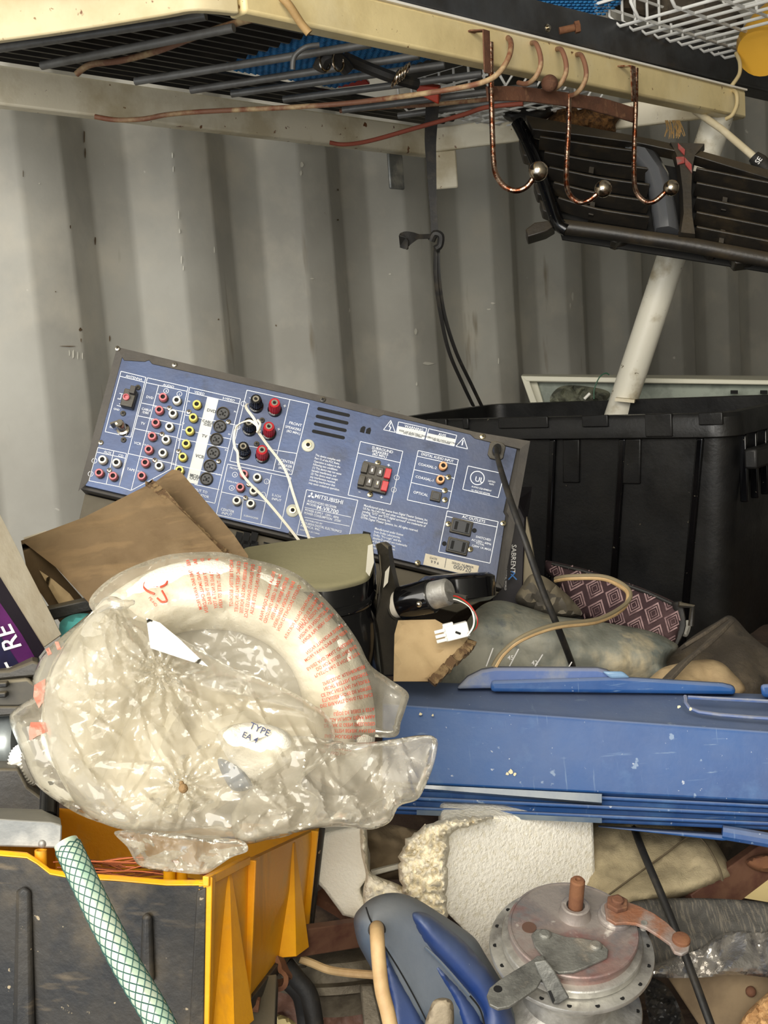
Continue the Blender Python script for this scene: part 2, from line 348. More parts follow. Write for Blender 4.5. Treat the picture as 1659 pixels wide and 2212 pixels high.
def blob(mb, poly, d, w, bulge, back, sp=14, fn=None, curved=True, top=None, planar=None):
    """a soft solid: front swells towards the viewer by bulge, back by back (metres); d number or function(x,y)"""
    pts, fs, ds, n = cut2d(poly, sp, curved)
    dd = d if callable(d) else (lambda x, y: d)
    fr = []; bk = []
    for (x, y), s in zip(pts, ds):
        t = min(s/w, 1); pr = sqrt(max(0, 1-(1-t)**2)); base = dd(x, y)
        e = fn(x, y)*min(1, s/(w*.35)) if fn else 0
        fr.append(P(x, y, base-bulge*pr-e)); bk.append(P(x, y, base+back*pr+(-e*.4 if s > 0 else 0)) if s > 0 else None)
    V = list(fr); mp = []
    for i, q in enumerate(bk):
        if q is None: mp.append(i)
        else: mp.append(len(V)); V.append(q)
    def orient(f):
        a, b, c = (V[i] for i in f[:3]); return f if (b-a).cross(c-a).dot(CAM-a) > 0 else f[::-1]
    F = [orient(f) for f in fs]; F2 = [tuple(mp[i] for i in f[::-1]) for f in F]
    mb.add(V, F+F2); return mb
def fold(x, y, seed, scale, amp, octs=3):
    r = random.Random(seed); t = 0
    wx = noise.noise(Vector((x/scale*.7, y/scale*.7, seed)))*1.2; wy = noise.noise(Vector((x/scale*.7, y/scale*.7, seed+9)))*1.2
    for o in range(octs):
        for k in range(3):
            a = r.uniform(0, pi); ph = r.random()*10; sc = scale/(1.9**o)*r.uniform(.7, 1.3)
            u = ((x/sc+wx)*cos(a)+(y/sc+wy)*sin(a))+ph; t += (abs((u % 2)-1)-.5)*amp/(1.9**o)
    return t
def lump(x, y, sc, amp, seed=0): return noise.fractal(Vector((x/sc, y/sc, seed)), .6, 2.0, 4)*amp
def creases(poly, seed, n, amp, wd=6.5, lmin=40, lmax=190):
    r = random.Random(seed); xs_ = [p[0] for p in poly]; ys_ = [p[1] for p in poly]; L = []
    while len(L) < n:
        x, y = r.uniform(min(xs_), max(xs_)), r.uniform(min(ys_), max(ys_))
        if not inside((x, y), poly): continue
        a = r.uniform(0, pi); l = r.uniform(lmin, lmax)/2; L.append((x, y, cos(a), sin(a), l, r.choice((1, 1, -1))*amp*r.uniform(.4, 1), r.uniform(-.0018, .0018)))
    def f(px, py):
        t = 0
        for x, y, c, s_, l, am, cv in L:
            u = (px-x)*c+(py-y)*s_
            if -l < u < l:
                v = -(px-x)*s_+(py-y)*c-cv*u*u
                if -wd*2 < v < wd*2:
                    k = 1-abs(u)/l; t += am*min(1, k*2.5)*max(0, 1-abs(v)/wd if v < 0 else 1-abs(v)/(wd*1.7))
        return t
    return f
_tc = {}
def text2d(st, size, font_w=1.0):
    key = st
    if key not in _tc:
        c = bpy.data.curves.new('t', 'FONT'); c.body = st; c.size = 1; c.resolution_u = 2; c.offset = .008
        o = bpy.data.objects.new('t', c); me = o.to_mesh()
        _tc[key] = ([(v.co.x, v.co.y) for v in me.vertices], [tuple(p.vertices) for p in me.polygons])
        o.to_mesh_clear(); bpy.data.objects.remove(o); bpy.data.curves.remove(c)
    v, f = _tc[key]
    return [(x*size*font_w, y*size) for x, y in v], f
def text_w(st): v, _ = text2d(st, 1); return max((x for x, y in v), default=0)
def put_text(mb, st, F, x, y, size, center=False, z=.0004, width=None):
    fw = 1.0
    if width: fw = width/(text_w(st)*size)
    v, f = text2d(st, size, fw); ox = x-(text_w(st)*size*fw/2 if center else 0)
    mb.add([F @ Vector((a+ox, b+y, z)) for a, b in v], f)
def rect_line(mb, F, x0, y0, x1, y1, t=.0006, z=.0004):
    for (a, b, c, d) in ((x0, y0, x1, y0+t), (x0, y1-t, x1, y1), (x0, y0, x0+t, y1), (x1-t, y0, x1, y1)):
        mb.add([F @ Vector(q) for q in ((a, b, z), (c, b, z), (c, d, z), (a, d, z))], [(0, 1, 2, 3)])
def seg_line(mb, F, a, b, t=.0006, z=.0004):
    a = Vector((a[0], a[1], 0)); b = Vector((b[0], b[1], 0)); d = (b-a).normalized(); n = Vector((-d.y, d.x, 0))*t/2; zz = Vector((0, 0, z))
    mb.add([F @ (q+zz) for q in (a-n, b-n, b+n, a+n)], [(0, 1, 2, 3)])
def arc_pts(cx, cy, r, a0, a1, n): return [(cx+r*cos(a0+(a1-a0)*i/n), cy+r*sin(a0+(a1-a0)*i/n)) for i in range(n+1)]

#STRUCTURE
# ------------------------------------------------------------------ container shell
U1 = .898   # u of the inner-flange start that shows at pixel 48
prof = []
k0 = -7
for k in range(k0, 14):
    u = U1+.278*k
    prof += [(u-.068, 0), (u, .036), (u+.072, .036), (u+.140, 0)]
mb = MB(); rr = .008
def round_prof(pr, r=.006):
    out = []
    for i, (a, b) in enumerate(pr):
        if i in (0, len(pr)-1): out.append((a, b)); continue
        p = Vector((a, b)); q0 = (Vector(pr[i-1])-p).normalized(); q1 = (Vector(pr[i+1])-p).normalized()
        for t in (0, .5, 1):
            s0 = p+q0*r*(1-t)**2+q1*r*t**2; out.append((s0.x, s0.y))
    return out
pr = round_prof(prof)
nz = 16
vs = []; fs = []
for j in range(nz+1):
    z = 2.39*j/nz
    vs += [K(u, n+noise.noise(Vector((u*1.6, z*2.2, 3)))*.005, z) for u, n in pr]
m = len(pr)
fs = [(j*m+i, j*m+i+1, (j+1)*m+i+1, (j+1)*m+i) for j in range(nz) for i in range(m-1)]
mb.add(vs, fs); struct(mb, 'wall_left', WALL, ang=60)
UA, UB = pr[0][0], pr[-1][0]
mb = MB(); mb.hexa([K(UA, -.05, -.1), K(UB, -.05, -.1), K(UB, 2.4, -.1), K(UA, 2.4, -.1)], [K(UA, -.05, 0), K(UB, -.05, 0), K(UB, 2.4, 0), K(UA, 2.4, 0)])
struct(mb, 'floor', M('plywood_floor', (92, 74, 56), .8, var=((66, 52, 40), 4, .4, .65), bump=(40, .001)))
mb = MB(); mb.hexa([K(UA, -.05, 2.39), K(UB, -.05, 2.39), K(UB, 2.4, 2.39), K(UA, 2.4, 2.39)], [K(UA, -.05, 2.43), K(UB, -.05, 2.43), K(UB, 2.4, 2.43), K(UA, 2.4, 2.43)])
struct(mb, 'ceiling', WALL)
mb = MB(); mb.hexa([K(UA, 2.35, 0), K(UB, 2.35, 0), K(UB, 2.35, 2.39), K(UA, 2.35, 2.39)], [K(UA, 2.4, 0), K(UB, 2.4, 0), K(UB, 2.4, 2.39), K(UA, 2.4, 2.39)])
struct(mb, 'wall_right', WALL)
mb = MB(); mb.hexa([K(UB-.06, 0.04, 0), K(UB, 0.04, 0), K(UB, 2.35, 0), K(UB-.06, 2.35, 0)], [K(UB-.06, 0.04, 2.39), K(UB, .04, 2.39), K(UB, 2.35, 2.39), K(UB-.06, 2.35, 2.39)])
struct(mb, 'wall_back', WALL)
def wall_n(u):
    t = (u-(U1-.068)) % .278
    return .036*t/.068 if t < .068 else .036 if t < .140 else .036*(1-(t-.140)/.068) if t < .208 else 0
def wall_pt(x, y, o=.0008):
    n = .018
    for _ in range(12): q = Pn(x, y, n+o); n = .5*n+.5*(wall_n((q-Vector((0, 0, q.z))).dot(WU)))
    return Pn(x, y, n+o+noise.noise(Vector(((q-Vector((0, 0, q.z))).dot(WU)*1.6, q.z*2.2, 3)))*.005+.0012)
rnd = random.Random(77); wl = bpy.data.objects['wall_left']
def chips(lst, mat, name):
    mb = MB()
    for (x, y, w_, h_) in lst:
        p_ = [wall_pt(x+w_*rnd.uniform(.5, 1)*cos(a), y+h_*rnd.uniform(.5, 1)*sin(a)) for a in [2*pi*k/8 for k in range(8)]]; mb.add(p_, [tuple(range(8))])
    build(mb, name, mat, wl, flatsh=True)['kind'] = 'stuff'
L1 = [(652, 356, 5, 7), (650, 374, 4, 7), (372, 335, 2, 9), (374, 365, 1.5, 10), (386, 465, 1.5, 12), (388, 500, 2, 8), (392, 560, 2, 12), (396, 580, 1.5, 8), (463, 540, 1.5, 8), (674, 602, 5, 2), (842, 592, 3, 3), (925, 785, 14, 5), (898, 715, 4, 9), (158, 765, 3, 14), (168, 768, 2, 12), (178, 770, 2, 10), (150, 762, 2, 8), (85, 396, 2, 2), (1065, 655, 6, 3), (1056, 668, 5, 2), (1077, 780, 2, 10), (1237, 640, 3, 12), (1232, 660, 2, 9), (900, 830, 2, 6)]
chips(L1, M('pale_scuff', (206, 204, 192), .6), 'paint_scuff')
L2 = [(174, 712, 4, 5), (182, 295, 2, 22), (184, 330, 2, 14), (206, 520, 2.5, 12), (152, 490, 1.5, 6), (150, 748, 24, 1.2), (237, 730, 1.5, 10), (730, 475, 2.5, 3), (730, 410, 2, 3), (175, 735, 1.5, 6), (120, 630, 2, 2), (50, 375, 1.2, 10), (472, 690, 2, 2), (596, 703, 2, 3)]
chips(L2, M('rust_scuff', (96, 78, 56), .8), 'rust_spot')
# brown sheet over the packed load below
mb = MB(); NX, NY = 60, 56; vs = []
def heapz(x, y):
    t = min(1, max(0, (y-1.0)/.25)); return .66+.10*t*t*(3-2*t)+noise.fractal(Vector((x*5, y*5, 2)), .6, 2, 4)*.03
for j in range(NY+1):
    for i in range(NX+1):
        x = -.75+2.0*i/NX; y = .42+1.9*j/NY
        q = Vector((x, y, 0)); nn = q.dot(WN)+NC
        if nn < .06: q += WN*(.06-nn)
        edge = min(i, NX-i, j, NY-j)
        vs.append(Vector((q.x, q.y, heapz(x, y)*min(1, edge/1.0) if edge < 1 else heapz(x, y))))
fs = [(j*(NX+1)+i, j*(NX+1)+i+1, (j+1)*(NX+1)+i+1, (j+1)*(NX+1)+i) for j in range(NY) for i in range(NX)]
mb.add(vs, fs)
solo(mb, 'dust_sheet', HEAPM, 'brown dusty sheet spread over the load under all the junk', 'sheet', ang=80)

# ------------------------------------------------------------------ hanging rack
ZB = 1.611; HB = .047
rack = thing('steel_bed_frame', 'cream painted steel bed frame hung flat as a shelf with grey cross rods', 'bed frame', K(1.3, .1, ZB))
_q = Pz(512, 34, ZB); A0 = Vector((_q.x, _q.y, 0)); A1 = K(1.985, .613, 0)
zz = Vector((0, 0, ZB+HB/2))
mb = MB().beam(A0+zz, A1+zz, .028, HB); build(mb, 'front_rail', CREAM, rack, bevel=.004)
mb = MB().beam(A0+zz+Vector((0, 0, HB/2+.001)), A1+zz+Vector((0, 0, HB/2+.001)), .034, .003); build(mb, 'top_edge_strip', WHITEEDGE, rack)
mb = MB().beam(K(.6, .12, 0)+zz, K(1.715, .12, 0)+zz, .025, HB+.004); build(mb, 'back_rail', CREAM2, rack, bevel=.003)
mb = MB()
lp = [Pz(*q, ZB) for q in ((-260, 122), (0, 89), (165, 66), (350, 36), (425, 24), (512, 31))]; lp = smooth_path([Vector((q.x, q.y, 0)) for q in lp], 5)
mb.ribbon([q+zz for q in lp], Vector((0, 0, 1)), HB+.002, .012); build(mb, 'left_rail', M('darkened_cream_rail', (206, 192, 154), .5, var=[((188, 170, 128), 9, .42, .62)], specks=[((118, 74, 44), 45, .66), ((140, 110, 70), 90, .69)], bump=(40, .0005)), rack, bevel=.002)  # darker cream copy: shade put in the colour where daylight overexposes this rail
mb = MB().beam(K(1.70, .14, 0)+zz, K(1.93, .60, 0)+zz, .014, HB-.004); build(mb, 'right_rail', CREAM2, rack, bevel=.003)
mb = MB(); q = K(1.70, .15, ZB-.03); mb.beam(q-WN*.02, q+WN*.02+WU*.035, .006, .07); build(mb, 'corner_plate', CREAM2, rack, bevel=.003)
mb = MB(); mb.beam(K(1.62, .10, ZB-.028), K(1.66, .10, ZB-.028), .006, .07); build(mb, 'corner_plate', GALV, rack, bevel=.003)
for i, (a, b) in enumerate([((-40, 110, .2), (445, 34, .57)), ((90, 142, .16), (505, 60, .57)), ((292, 176, .15), (800, 95, .57)), ((412, 195, .14), (905, 120, .57)), ((500, 203, .14), (960, 140, .57)), ((612, 215, .14), (1040, 160, .57)), ((740, 238, .14), (1160, 185, .57)), ((860, 250, .14), (1230, 200, .57))]):
    zr = ZB+.02; p0 = Pz(a[0], a[1], zr); p1 = Pz(b[0], b[1], zr)
    mb = MB().tube([p0, p0.lerp(p1, .5), p1], .0052, 10); build(mb, 'cross_rod', GREYROD, rack, ang=60)
# black ribbed sheet over the rods
mb = MB(); pf = []; NR = 18
for i in range(NR):
    n = .14+.4*i/NR; pf += [(n, 0), (n+.006, .006), (n+.014, .006), (n+.018, 0)]
za = ZB+HB+.004
UT = (Pz(600, 110, ZB+HB)-Vector((0, 0, ZB+HB))).dot(WU)
va = [K(.66, n, za+h) for n, h in pf]; vb = [K(UT+(.62 if n < .22 else 0), n, za+h) for n, h in pf]; vc = [q+Vector((0, 0, .004)) for q in vb]; vd = [q+Vector((0, 0, .004)) for q in va]
mb.loft([[a for a in va]+[d for d in reversed(vd)], [b for b in vb]+[c for c in reversed(vc)]])
solo(mb, 'ribbed_tray', DARKSHEET, 'black ribbed plastic sheet lying on the rods of the bed frame', 'tray', ang=20)
# blue mat on the rack: woven strands as real relief
def weave_mat(corner_u, corner_n, du, dn, z, name, label, ang=0, th=.012):
    mb = MB(); nu, nn = int(du/.012), int(dn/.007); ca, sa = cos(ang), sin(ang)
    def Q(a, b, h): return K(corner_u+a*ca-b*sa, corner_n+a*sa+b*ca, z+h)
    mb.hexa([Q(0, 0, 0), Q(du, 0, 0), Q(du, dn, 0), Q(0, dn, 0)], [Q(0, 0, th), Q(du, 0, th), Q(du, dn, th), Q(0, dn, th)])
    for i in range(nu):
        for j in range(nn):
            a = .012*i+(.006 if j % 2 else 0); b = .007*j
            if a+.011 > du: continue
            for s, h in ((-1, 0), (1, th)):
                mb.add([Q(a, b, h), Q(a+.011, b+.001, h), Q(a+.011, b+.006, h), Q(a+.002, b+.006, h), Q(a+.008, b+.003, h+s*.003)], [(0, 1, 4), (1, 2, 4), (2, 3, 4), (3, 0, 4)])
    return solo(mb, name, BLUEMAT, label, 'mat', ang=20)
weave_mat(UT-.10, .235, .36, .31, ZB+HB+.013, 'woven_mat', 'blue woven plastic mat laid over the middle of the bed frame rods', ang=.0)
mb = MB().hexa(*[[K(UT+.25, .28, z_), K(1.78, .28, z_), K(1.78, .46, z_), K(UT+.25, .46, z_)] for z_ in (ZB+HB+.034, ZB+HB+.05)]); solo(mb, 'dark_board', BLACKC, 'dark board lying over the right part of the bed frame', 'board', bevel=.002)
mb = MB()
WUZ = [Pn(1055, -60, .50), Pn(1350, -60, .50), Pn(1345, 8, .5), Pn(1270, 32, .5), Pn(1200, 38, .5), Pn(1090, 5, .5), Pn(1055, -10, .5)]
mb.loft([WUZ, [q-WN*.14+Vector((0, 0, .01)) for q in WUZ]])
rb = solo(mb, 'folded_woven_mat', BLUEMAT, 'blue woven mat rolled end hanging over the dark angle bar', 'mat', ang=20)
mb = MB()
for r in range(14):
    for c in range(30):
        x = 1060+c*10+(5 if r % 2 else 0); y = -50+r*6.5
        if x > 1340-(max(0, y)*1.2) or y > 30 or x < 1060+max(0, y-8)*3.2: continue
        q = [Pn(x, y, .503), Pn(x+9, y, .503), Pn(x+9, y+5.2, .503), Pn(x, y+5.2, .503)]; cc = sum(q, Vector())/4+WN*.004
        mb.add(q+[cc], [(1, 0, 4), (2, 1, 4), (3, 2, 4), (0, 3, 4)])
build(mb, 'woven_strand', BLUEMAT, rb, flatsh=True)['kind'] = 'stuff'

# dark angle bar above the front rail
ab = thing('angle_bar', 'dark grey steel angle bar lying along the top of the cream rail', 'bar', Pn(1150, 120, .56))
a0 = Pn(560, -65, .53); a1 = Pn(1720, 212, .50)
a0t = Pn(560, -150, .53); a1t = Pn(1720, 140, .50)
h = (a1t-a1).length
mb = MB(); th = WN*.006
mb.hexa([a0, a1, a1t, a0t], [a0-th, a1-th, a1t-th, a0t-th]); build(mb, 'upright_web', DARKST, ab, bevel=.001)
mb = MB(); up = Vector((0, 0, .005)); mb.hexa([a0+WN*.002, a1+WN*.002, a1-WN*.05, a0-WN*.05], [q+up for q in (a0+WN*.002, a1+WN*.002, a1-WN*.05, a0-WN*.05)]); build(mb, 'flange', DARKST, ab, bevel=.001)
def bolt(parent, c, ax, r, L, mat, name='bolt', head=None):
    F = Matrix.Translation(c) @ ax.to_track_quat('Z', 'Y').to_matrix().to_4x4(); mb = MB()
    mb.lathe([(r, 0), (r, L)], 16, F); hx = [(head*cos(pi/3*k), head*sin(pi/3*k)) for k in range(6)] if head else None
    if head: mb.prism(hx, L, L+r*1.4, F)
    return build(mb, name, mat, parent, bevel=.0006)
q = Pn(1181, 61, .535); bolt(ab, q, WN, .006, .003, NICK, 'washer'); bolt(ab, q, WN, .003, .006, NICK)
q = Pn(1208, 67, .535); bolt(ab, q, (WN+WU*.9+Vector((0, 0, .18))).normalized(), .0055, .024, RUSTB, 'rusty_bolt', .0095)

# hook rail with three ball-ended hooks
hr = thing('coat_hook_rail', 'rusty over-the-door coat rail with three chromed ball hooks hung on the cream rail', 'coat rail', P(1215, 250, 1.55))
def hook(path, ball, r, tr):
    mb = MB().tube(PP(path, 5), r, 10); o = build(mb, 'hook', RUSTCHR, hr, ang=60)
    mb = MB().ball(P(*ball), tr, 24); build(mb, 'ball_tip', CHROME, o, ang=80)
d1, d2, d3 = 1.475, 1.59, 1.70
hook([(1060, 92, d1), (1061, 180, d1), (1063, 270, d1), (1066, 345, d1-.003), (1072, 378, d1-.008), (1090, 403, d1-.015), (1115, 412, d1-.02), (1138, 403, d1-.025), (1155, 380, d1-.03)], (1163, 370, d1-.032), .0037, .0125)
hook([(1229, 205, d2), (1228, 280, d2), (1224, 350, d2), (1224, 400, d2-.004), (1233, 424, d2-.012), (1252, 437, d2-.018), (1272, 433, d2-.025), (1293, 416, d2-.03)], (1303, 408, d2-.032), .0037, .012)
hook([(1374, 148, d3), (1373, 240, d3), (1370, 320, d3), (1370, 390, d3-.004), (1376, 418, d3-.012), (1395, 436, d3-.018), (1415, 434, d3-.025), (1437, 415, d3-.03)], (1450, 406, d3-.032), .0037, .0118)
for (x0, y0, y1, d) in ((1050, 66, 158, 1.487), (1367, 143, 220, 1.712)):
    a, b = Pn(x0, y0, .638 if x0 < 1200 else .642), Pn(x0+3, y1, .638 if x0 < 1200 else .642); mb = MB().ribbon([a-WN*.045+Vector((0, 0, .002)), a-WN*.02+Vector((0, 0, .004)), a, a.lerp(b, .5), b], WU, .013, .002)
    build(mb, 'hanger_strap', RUSTCHR if x0 > 1200 else RUST, hr)
mb = MB().ribbon(PP([(1052, 203, d1+.01), (1120, 203, 1.52), (1200, 212, 1.57), (1290, 226, 1.64), (1372, 250, d3+.012)], 5), Vector((0, 0, 1)), [.019]*15+[.022]*6, .004); build(mb, 'cross_bar', RUST, hr, bevel=.001)
mb = MB().ball(P(1187, 180, 1.53), .0113, 20); build(mb, 'knob', RUST, hr, ang=80)

# rusty cables
def cable(path, r, label, mat=CABLE, k=7, cat='cable', name='rusty_cable', grp=None):
    mb = MB().tube(PP(path, k), r, 10); return solo(mb, name, mat, label, cat, grp, ang=60)
cable([(205, 252, 1.60), (250, 259, 1.60), (310, 257, 1.60), (360, 248, 1.60), (440, 241, 1.60), (640, 231, 1.56), (760, 222, 1.54), (880, 207, 1.50), (980, 192, 1.47), (1042, 178, 1.45), (1075, 160, 1.44), (1097, 128, 1.445), (1104, 100, 1.46), (1100, 84, 1.49), (1088, 80, 1.54)], .0036, 'long rusty sheathed cable sagging under the bed frame to the cream rail')
cable([(165, 160, 1.50), (195, 140, 1.49), (260, 131, 1.47), (340, 110, 1.43), (430, 76, 1.37), (520, 47, 1.31), (580, 34, 1.28), (640, 10, 1.28)], .0042, 'short rusty cable running under the left rods to the frame corner')
cable([(608, -6, 1.21), (625, 12, 1.212), (650, 50, 1.222), (668, 72, 1.225)], .0045, 'frayed tan cable end lying over the cream rail corner', M('tan_cable', (160, 130, 84), .7, bump=(400, .0004)))
cable([(712, 308, 1.82), (745, 312, 1.82), (800, 304, 1.78), (900, 276, 1.72), (1000, 248, 1.66), (1050, 232, 1.62), (1130, 224, 1.6)], .0034, 'rust red cable drooping below the back rail', M('red_rust_cable', (128, 62, 44), .7, bump=(400, .0004)))
cable([(735, 240, 1.9), (820, 233, 1.86), (905, 228, 1.8), (1020, 218, 1.7), (1060, 214, 1.66)], .0034, 'straight rusty cable under the rods beside the black strap')
for i, (x, y) in enumerate(((1150, 95), (1205, 108), (1248, 120))):
    d = (1.50, 1.54, 1.575)[i]; c = [(x-2, y-2, d+.045), (x+8, y+0, d), (x+17, y+25, d-.01), (x+17, y+50, d-.012), (x+5, y+74, d-.008), (x-12, y+86, d+.01), (x-30, y+84, d+.03)]
    lb = ('first', 'second', 'third')[i]
    cable(c, .0034, 'rusty cable loop wrapped round the cream rail, %s from the left between the hooks' % lb, CABLE, 6, 'cable', 'cable_loop', 'cable loops on the rail')
cable([(1590, 115, 2.0), (1598, 135, 1.985), (1597, 160, 1.975), (1583, 182, 1.97), (1575, 192, 1.98), (1590, 200, 1.945), (1592, 225, 1.942), (1582, 248, 1.942), (1568, 257, 1.95)], .0035, 'pale cable looped over the right end of the cream rail', M('pale_cable', (190, 172, 128), .6, bump=(400, .0004)))
cable([(632, 150, 1.38), (636, 122, 1.375), (660, 102, 1.37), (690, 97, 1.37)], .0032, 'curved grey wire hook hanging from a rod', GREYROD, 6, 'hook', 'wire_hook')
# spring clip and coil spring between the rods
sc_ = thing('hose_clamp', 'dark spring clamp with brassy rings caught between the rods', 'clamp', P(730, 140, 1.5))
mb = MB().tube(PP([(690, 150, 1.45), (700, 130, 1.45), (720, 122, 1.45), (738, 134, 1.46), (750, 150, 1.47)], 4), .0095, 10); build(mb, 'jaw', RUBBER, sc_)
for x in (702, 730):
    mb = MB(); c = P(x, 133, 1.445); mb.tube([c+RGT*.011*cos(t)*(.6)+UPV*.012*sin(t)+FWD*.006*cos(t) for t in [2*pi*i/20 for i in range(20)]], .0014, 6, True); build(mb, 'ring', CHROME, sc_)
mb = MB().tube(PP([(745, 125, 1.47), (790, 145, 1.49), (850, 168, 1.5), (900, 182, 1.52)], 4), .008, 8); solo(mb, 'rubber_hose', RUBBER, 'short black rubber hose lying over the rods behind the spring clamp', 'hose')
mb = MB(); c0 = P(850, 172, 1.48); c1 = P(880, 152, 1.49)
mb.tube([c0.lerp(c1, t/60)+(UPV*.35+RGT*.6).normalized()*.0+UPV*.010*cos(t*.55)+FWD*.01*sin(t*.55)+RGT*.004*cos(t*.55) for t in range(61)], .0013, 6); solo(mb, 'coil_spring', CHROME, 'small brassy coil spring resting on the rods', 'spring')
mb = MB().hexa([P(720, 168, 1.78), P(780, 160, 1.76), P(800, 182, 1.78), P(730, 190, 1.8)], [P(720, 164, 1.86), P(780, 156, 1.84), P(800, 178, 1.86), P(730, 186, 1.88)]); solo(mb, 'red_strip', RED, 'flat red plastic strip on the rods left of the black strap', 'strip', bevel=.002)
mb = MB().hexa([P(892, 183, 1.66), P(948, 188, 1.66), P(948, 226, 1.67), P(905, 205, 1.67)], [P(896, 178, 1.74), P(952, 183, 1.74), P(952, 214, 1.75), P(909, 195, 1.75)]); solo(mb, 'red_bracket', M('orange_red_plastic', (178, 62, 38), .5), 'orange red plastic bracket above the black hanging strap', 'bracket', bevel=.002)

# wire baskets
def wire_basket(name, label, F, L, Wd, H, nx, ny, r=.0022, layers=4):
    t = thing(name, label, 'basket', F)
    def seg(p, k=3): build(MB().tube([F @ Vector(q) for q in p], r, 6), 'wire', WIREW, t, ang=60)
    c = .02
    for i in range(nx):
        x = L*i/(nx-1); seg([(x, 0, H), (x, 0, c), (x, c, 0), (x, Wd-c, 0), (x, Wd, c), (x, Wd, H)])
    for j in range(ny):
        y = Wd*j/(ny-1)
        if c < y < Wd-c: seg([(0, y, H), (0, y, c), (c, y, 0), (L-c, y, 0), (L, y, c), (L, y, H)])
    for k in range(1, layers+1):
        z = H*k/layers; build(MB().tube([F @ Vector(q) for q in ((0, 0, z), (L, 0, z), (L, Wd, z), (0, Wd, z))], r, 6, True), 'wire', WIREW, t, ang=60)
    return t
# bottom corners of the upper basket
zb = 1.70
def Pz(x, y, z): r_ = ray(x, y); return CAM + r_*((z-CAM.z)/r_.z)
pa = Pn(1288, 60, .50); pb = Pn(1566, 120, .50); ub = (pb-pa).dot(WU)
F = Matrix.Translation(Vector((pa.x, pa.y, min(pa.z, pb.z)+.004))) @ Matrix((WN, WU, Vector((0, 0, 1)))).transposed().to_4x4()
wire_basket('wire_basket', 'white coated wire basket resting on top of the angle bar', F, .46, ub, .13, 8, 12, .0029)
pa = Pn(872, 186, .32)+Vector((0, 0, .0)); F = Matrix.Translation(K(1.50, .24, ZB+.032)) @ Matrix((WU, WN, Vector((0, 0, 1)))).transposed().to_4x4()
wire_basket('wire_rack', 'small white wire rack lying on the rods behind the first hook', F, .26, .24, .05, 8, 9, .0022, 2)
mb = MB(); mb.lathe([(.001, 0), (.03, .002), (.038, .02), (.04, .06), (.036, .11), (.02, .13), (.001, .132)], 24, Matrix.Translation(P(1640, 118, 1.98)) @ (WU*.8+Vector((0, 0, .5))).to_track_quat('Z', 'Y').to_matrix().to_4x4() @ Matrix.Scale(1.35, 4)); solo(mb, 'yellow_bottle', M('amber_plastic', (226, 172, 60), .4), 'amber yellow plastic bottle lying beyond the wire basket', 'bottle')
mb = MB(); blob(mb, [(1320, -20), (1420, -30), (1520, -10), (1600, 30), (1590, 70), (1480, 60), (1380, 40), (1330, 20)], 2.05, 40, .03, .05, 14, lambda x, y: lump(x, y, 30, .01)); solo(mb, 'dark_bundle', DARKCL, 'dark brown bundle lying inside the white wire basket', 'bundle')

# pole
pl = thing('support_pole', 'stained white round pole leaning from behind the black bin to the bed frame', 'pole', P(1345, 868, 2.16))
p0 = P(1548, 262, 2.0); p1 = P(1352, 850, 2.13); p2 = p1+(p1-p0).normalized()*.12
mb = MB().tube([p0+(p0-p1)*.05, p0.lerp(p1, .3), p0.lerp(p1, .6), p1, p2], .0262, 28, flat=1); build(mb, 'tube', POLEM, pl, ang=60)
mb = MB().ribbon([P(1330, 862, 2.1), P(1372, 866, 2.09)], Vector((0, 0, 1)), .006, .03); build(mb, 'bottom_plug', CREAM2, pl)
# broom handle with black cap
bh = thing('broom_handle', 'thin cream stick with a black end cap poking out right of the cream rail', 'stick', P(1640, 345, 1.78))
mb = MB().tube([P(1500, 238, 1.95), P(1560, 280, 1.92), P(1636, 345, 1.86)], .0062, 12); build(mb, 'stick', CREAM2, bh)
mb = MB().tube([P(1628, 338, 1.862), P(1640, 350, 1.86), P(1690, 400, 1.84)], [.010, .0135, .014], 16); build(mb, 'end_cap', RUBBER, bh)
F = frame(P(1638, 356, 1.838), RGT*.6+UPV*.8, UPV-RGT*.8); mb = MB(); put_text(mb, 'SE', F, 0, 0, .012); build(mb, 'lettering', WHITEINK, bh)
# straw and coco fibre
mb = MB(); rnd = random.Random(5)
for i in range(26):
    x = 1440+rnd.uniform(0, 32); mb.tube([P(x-4, 260, 1.97), P(x+rnd.uniform(-3, 3), 272+rnd.uniform(0, 6), 1.965), P(x+rnd.uniform(-7, 9), 285+rnd.uniform(0, 15), 1.96)], .0007, 4)
o = solo(mb, 'straw_tuft', M('straw', (186, 150, 96), .8), 'tuft of pale straw hanging under the right end rail', 'straw'); o['kind'] = 'stuff'
mb = MB(); blob(mb, [(1160, 290), (1190, 250), (1225, 222), (1290, 230), (1345, 240), (1330, 268), (1325, 290), (1260, 296), (1200, 292)], 2.0, 26, .035, .05, 8, lambda x, y: lump(x, y, 10, .012)); solo(mb, 'fibre_block', COCO, 'coarse brown fibre block wedged between hook rail and grille', 'block')
mb = MB(); blob(mb, [(1085, 245), (1110, 232), (1150, 225), (1190, 230), (1196, 245), (1170, 262), (1130, 262), (1100, 262)], 1.98, 20, .03, .03, 8); solo(mb, 'rubber_boot', RUBBER, 'black rubber boot piece lying on the upper corner of the car grille', 'rubber part')

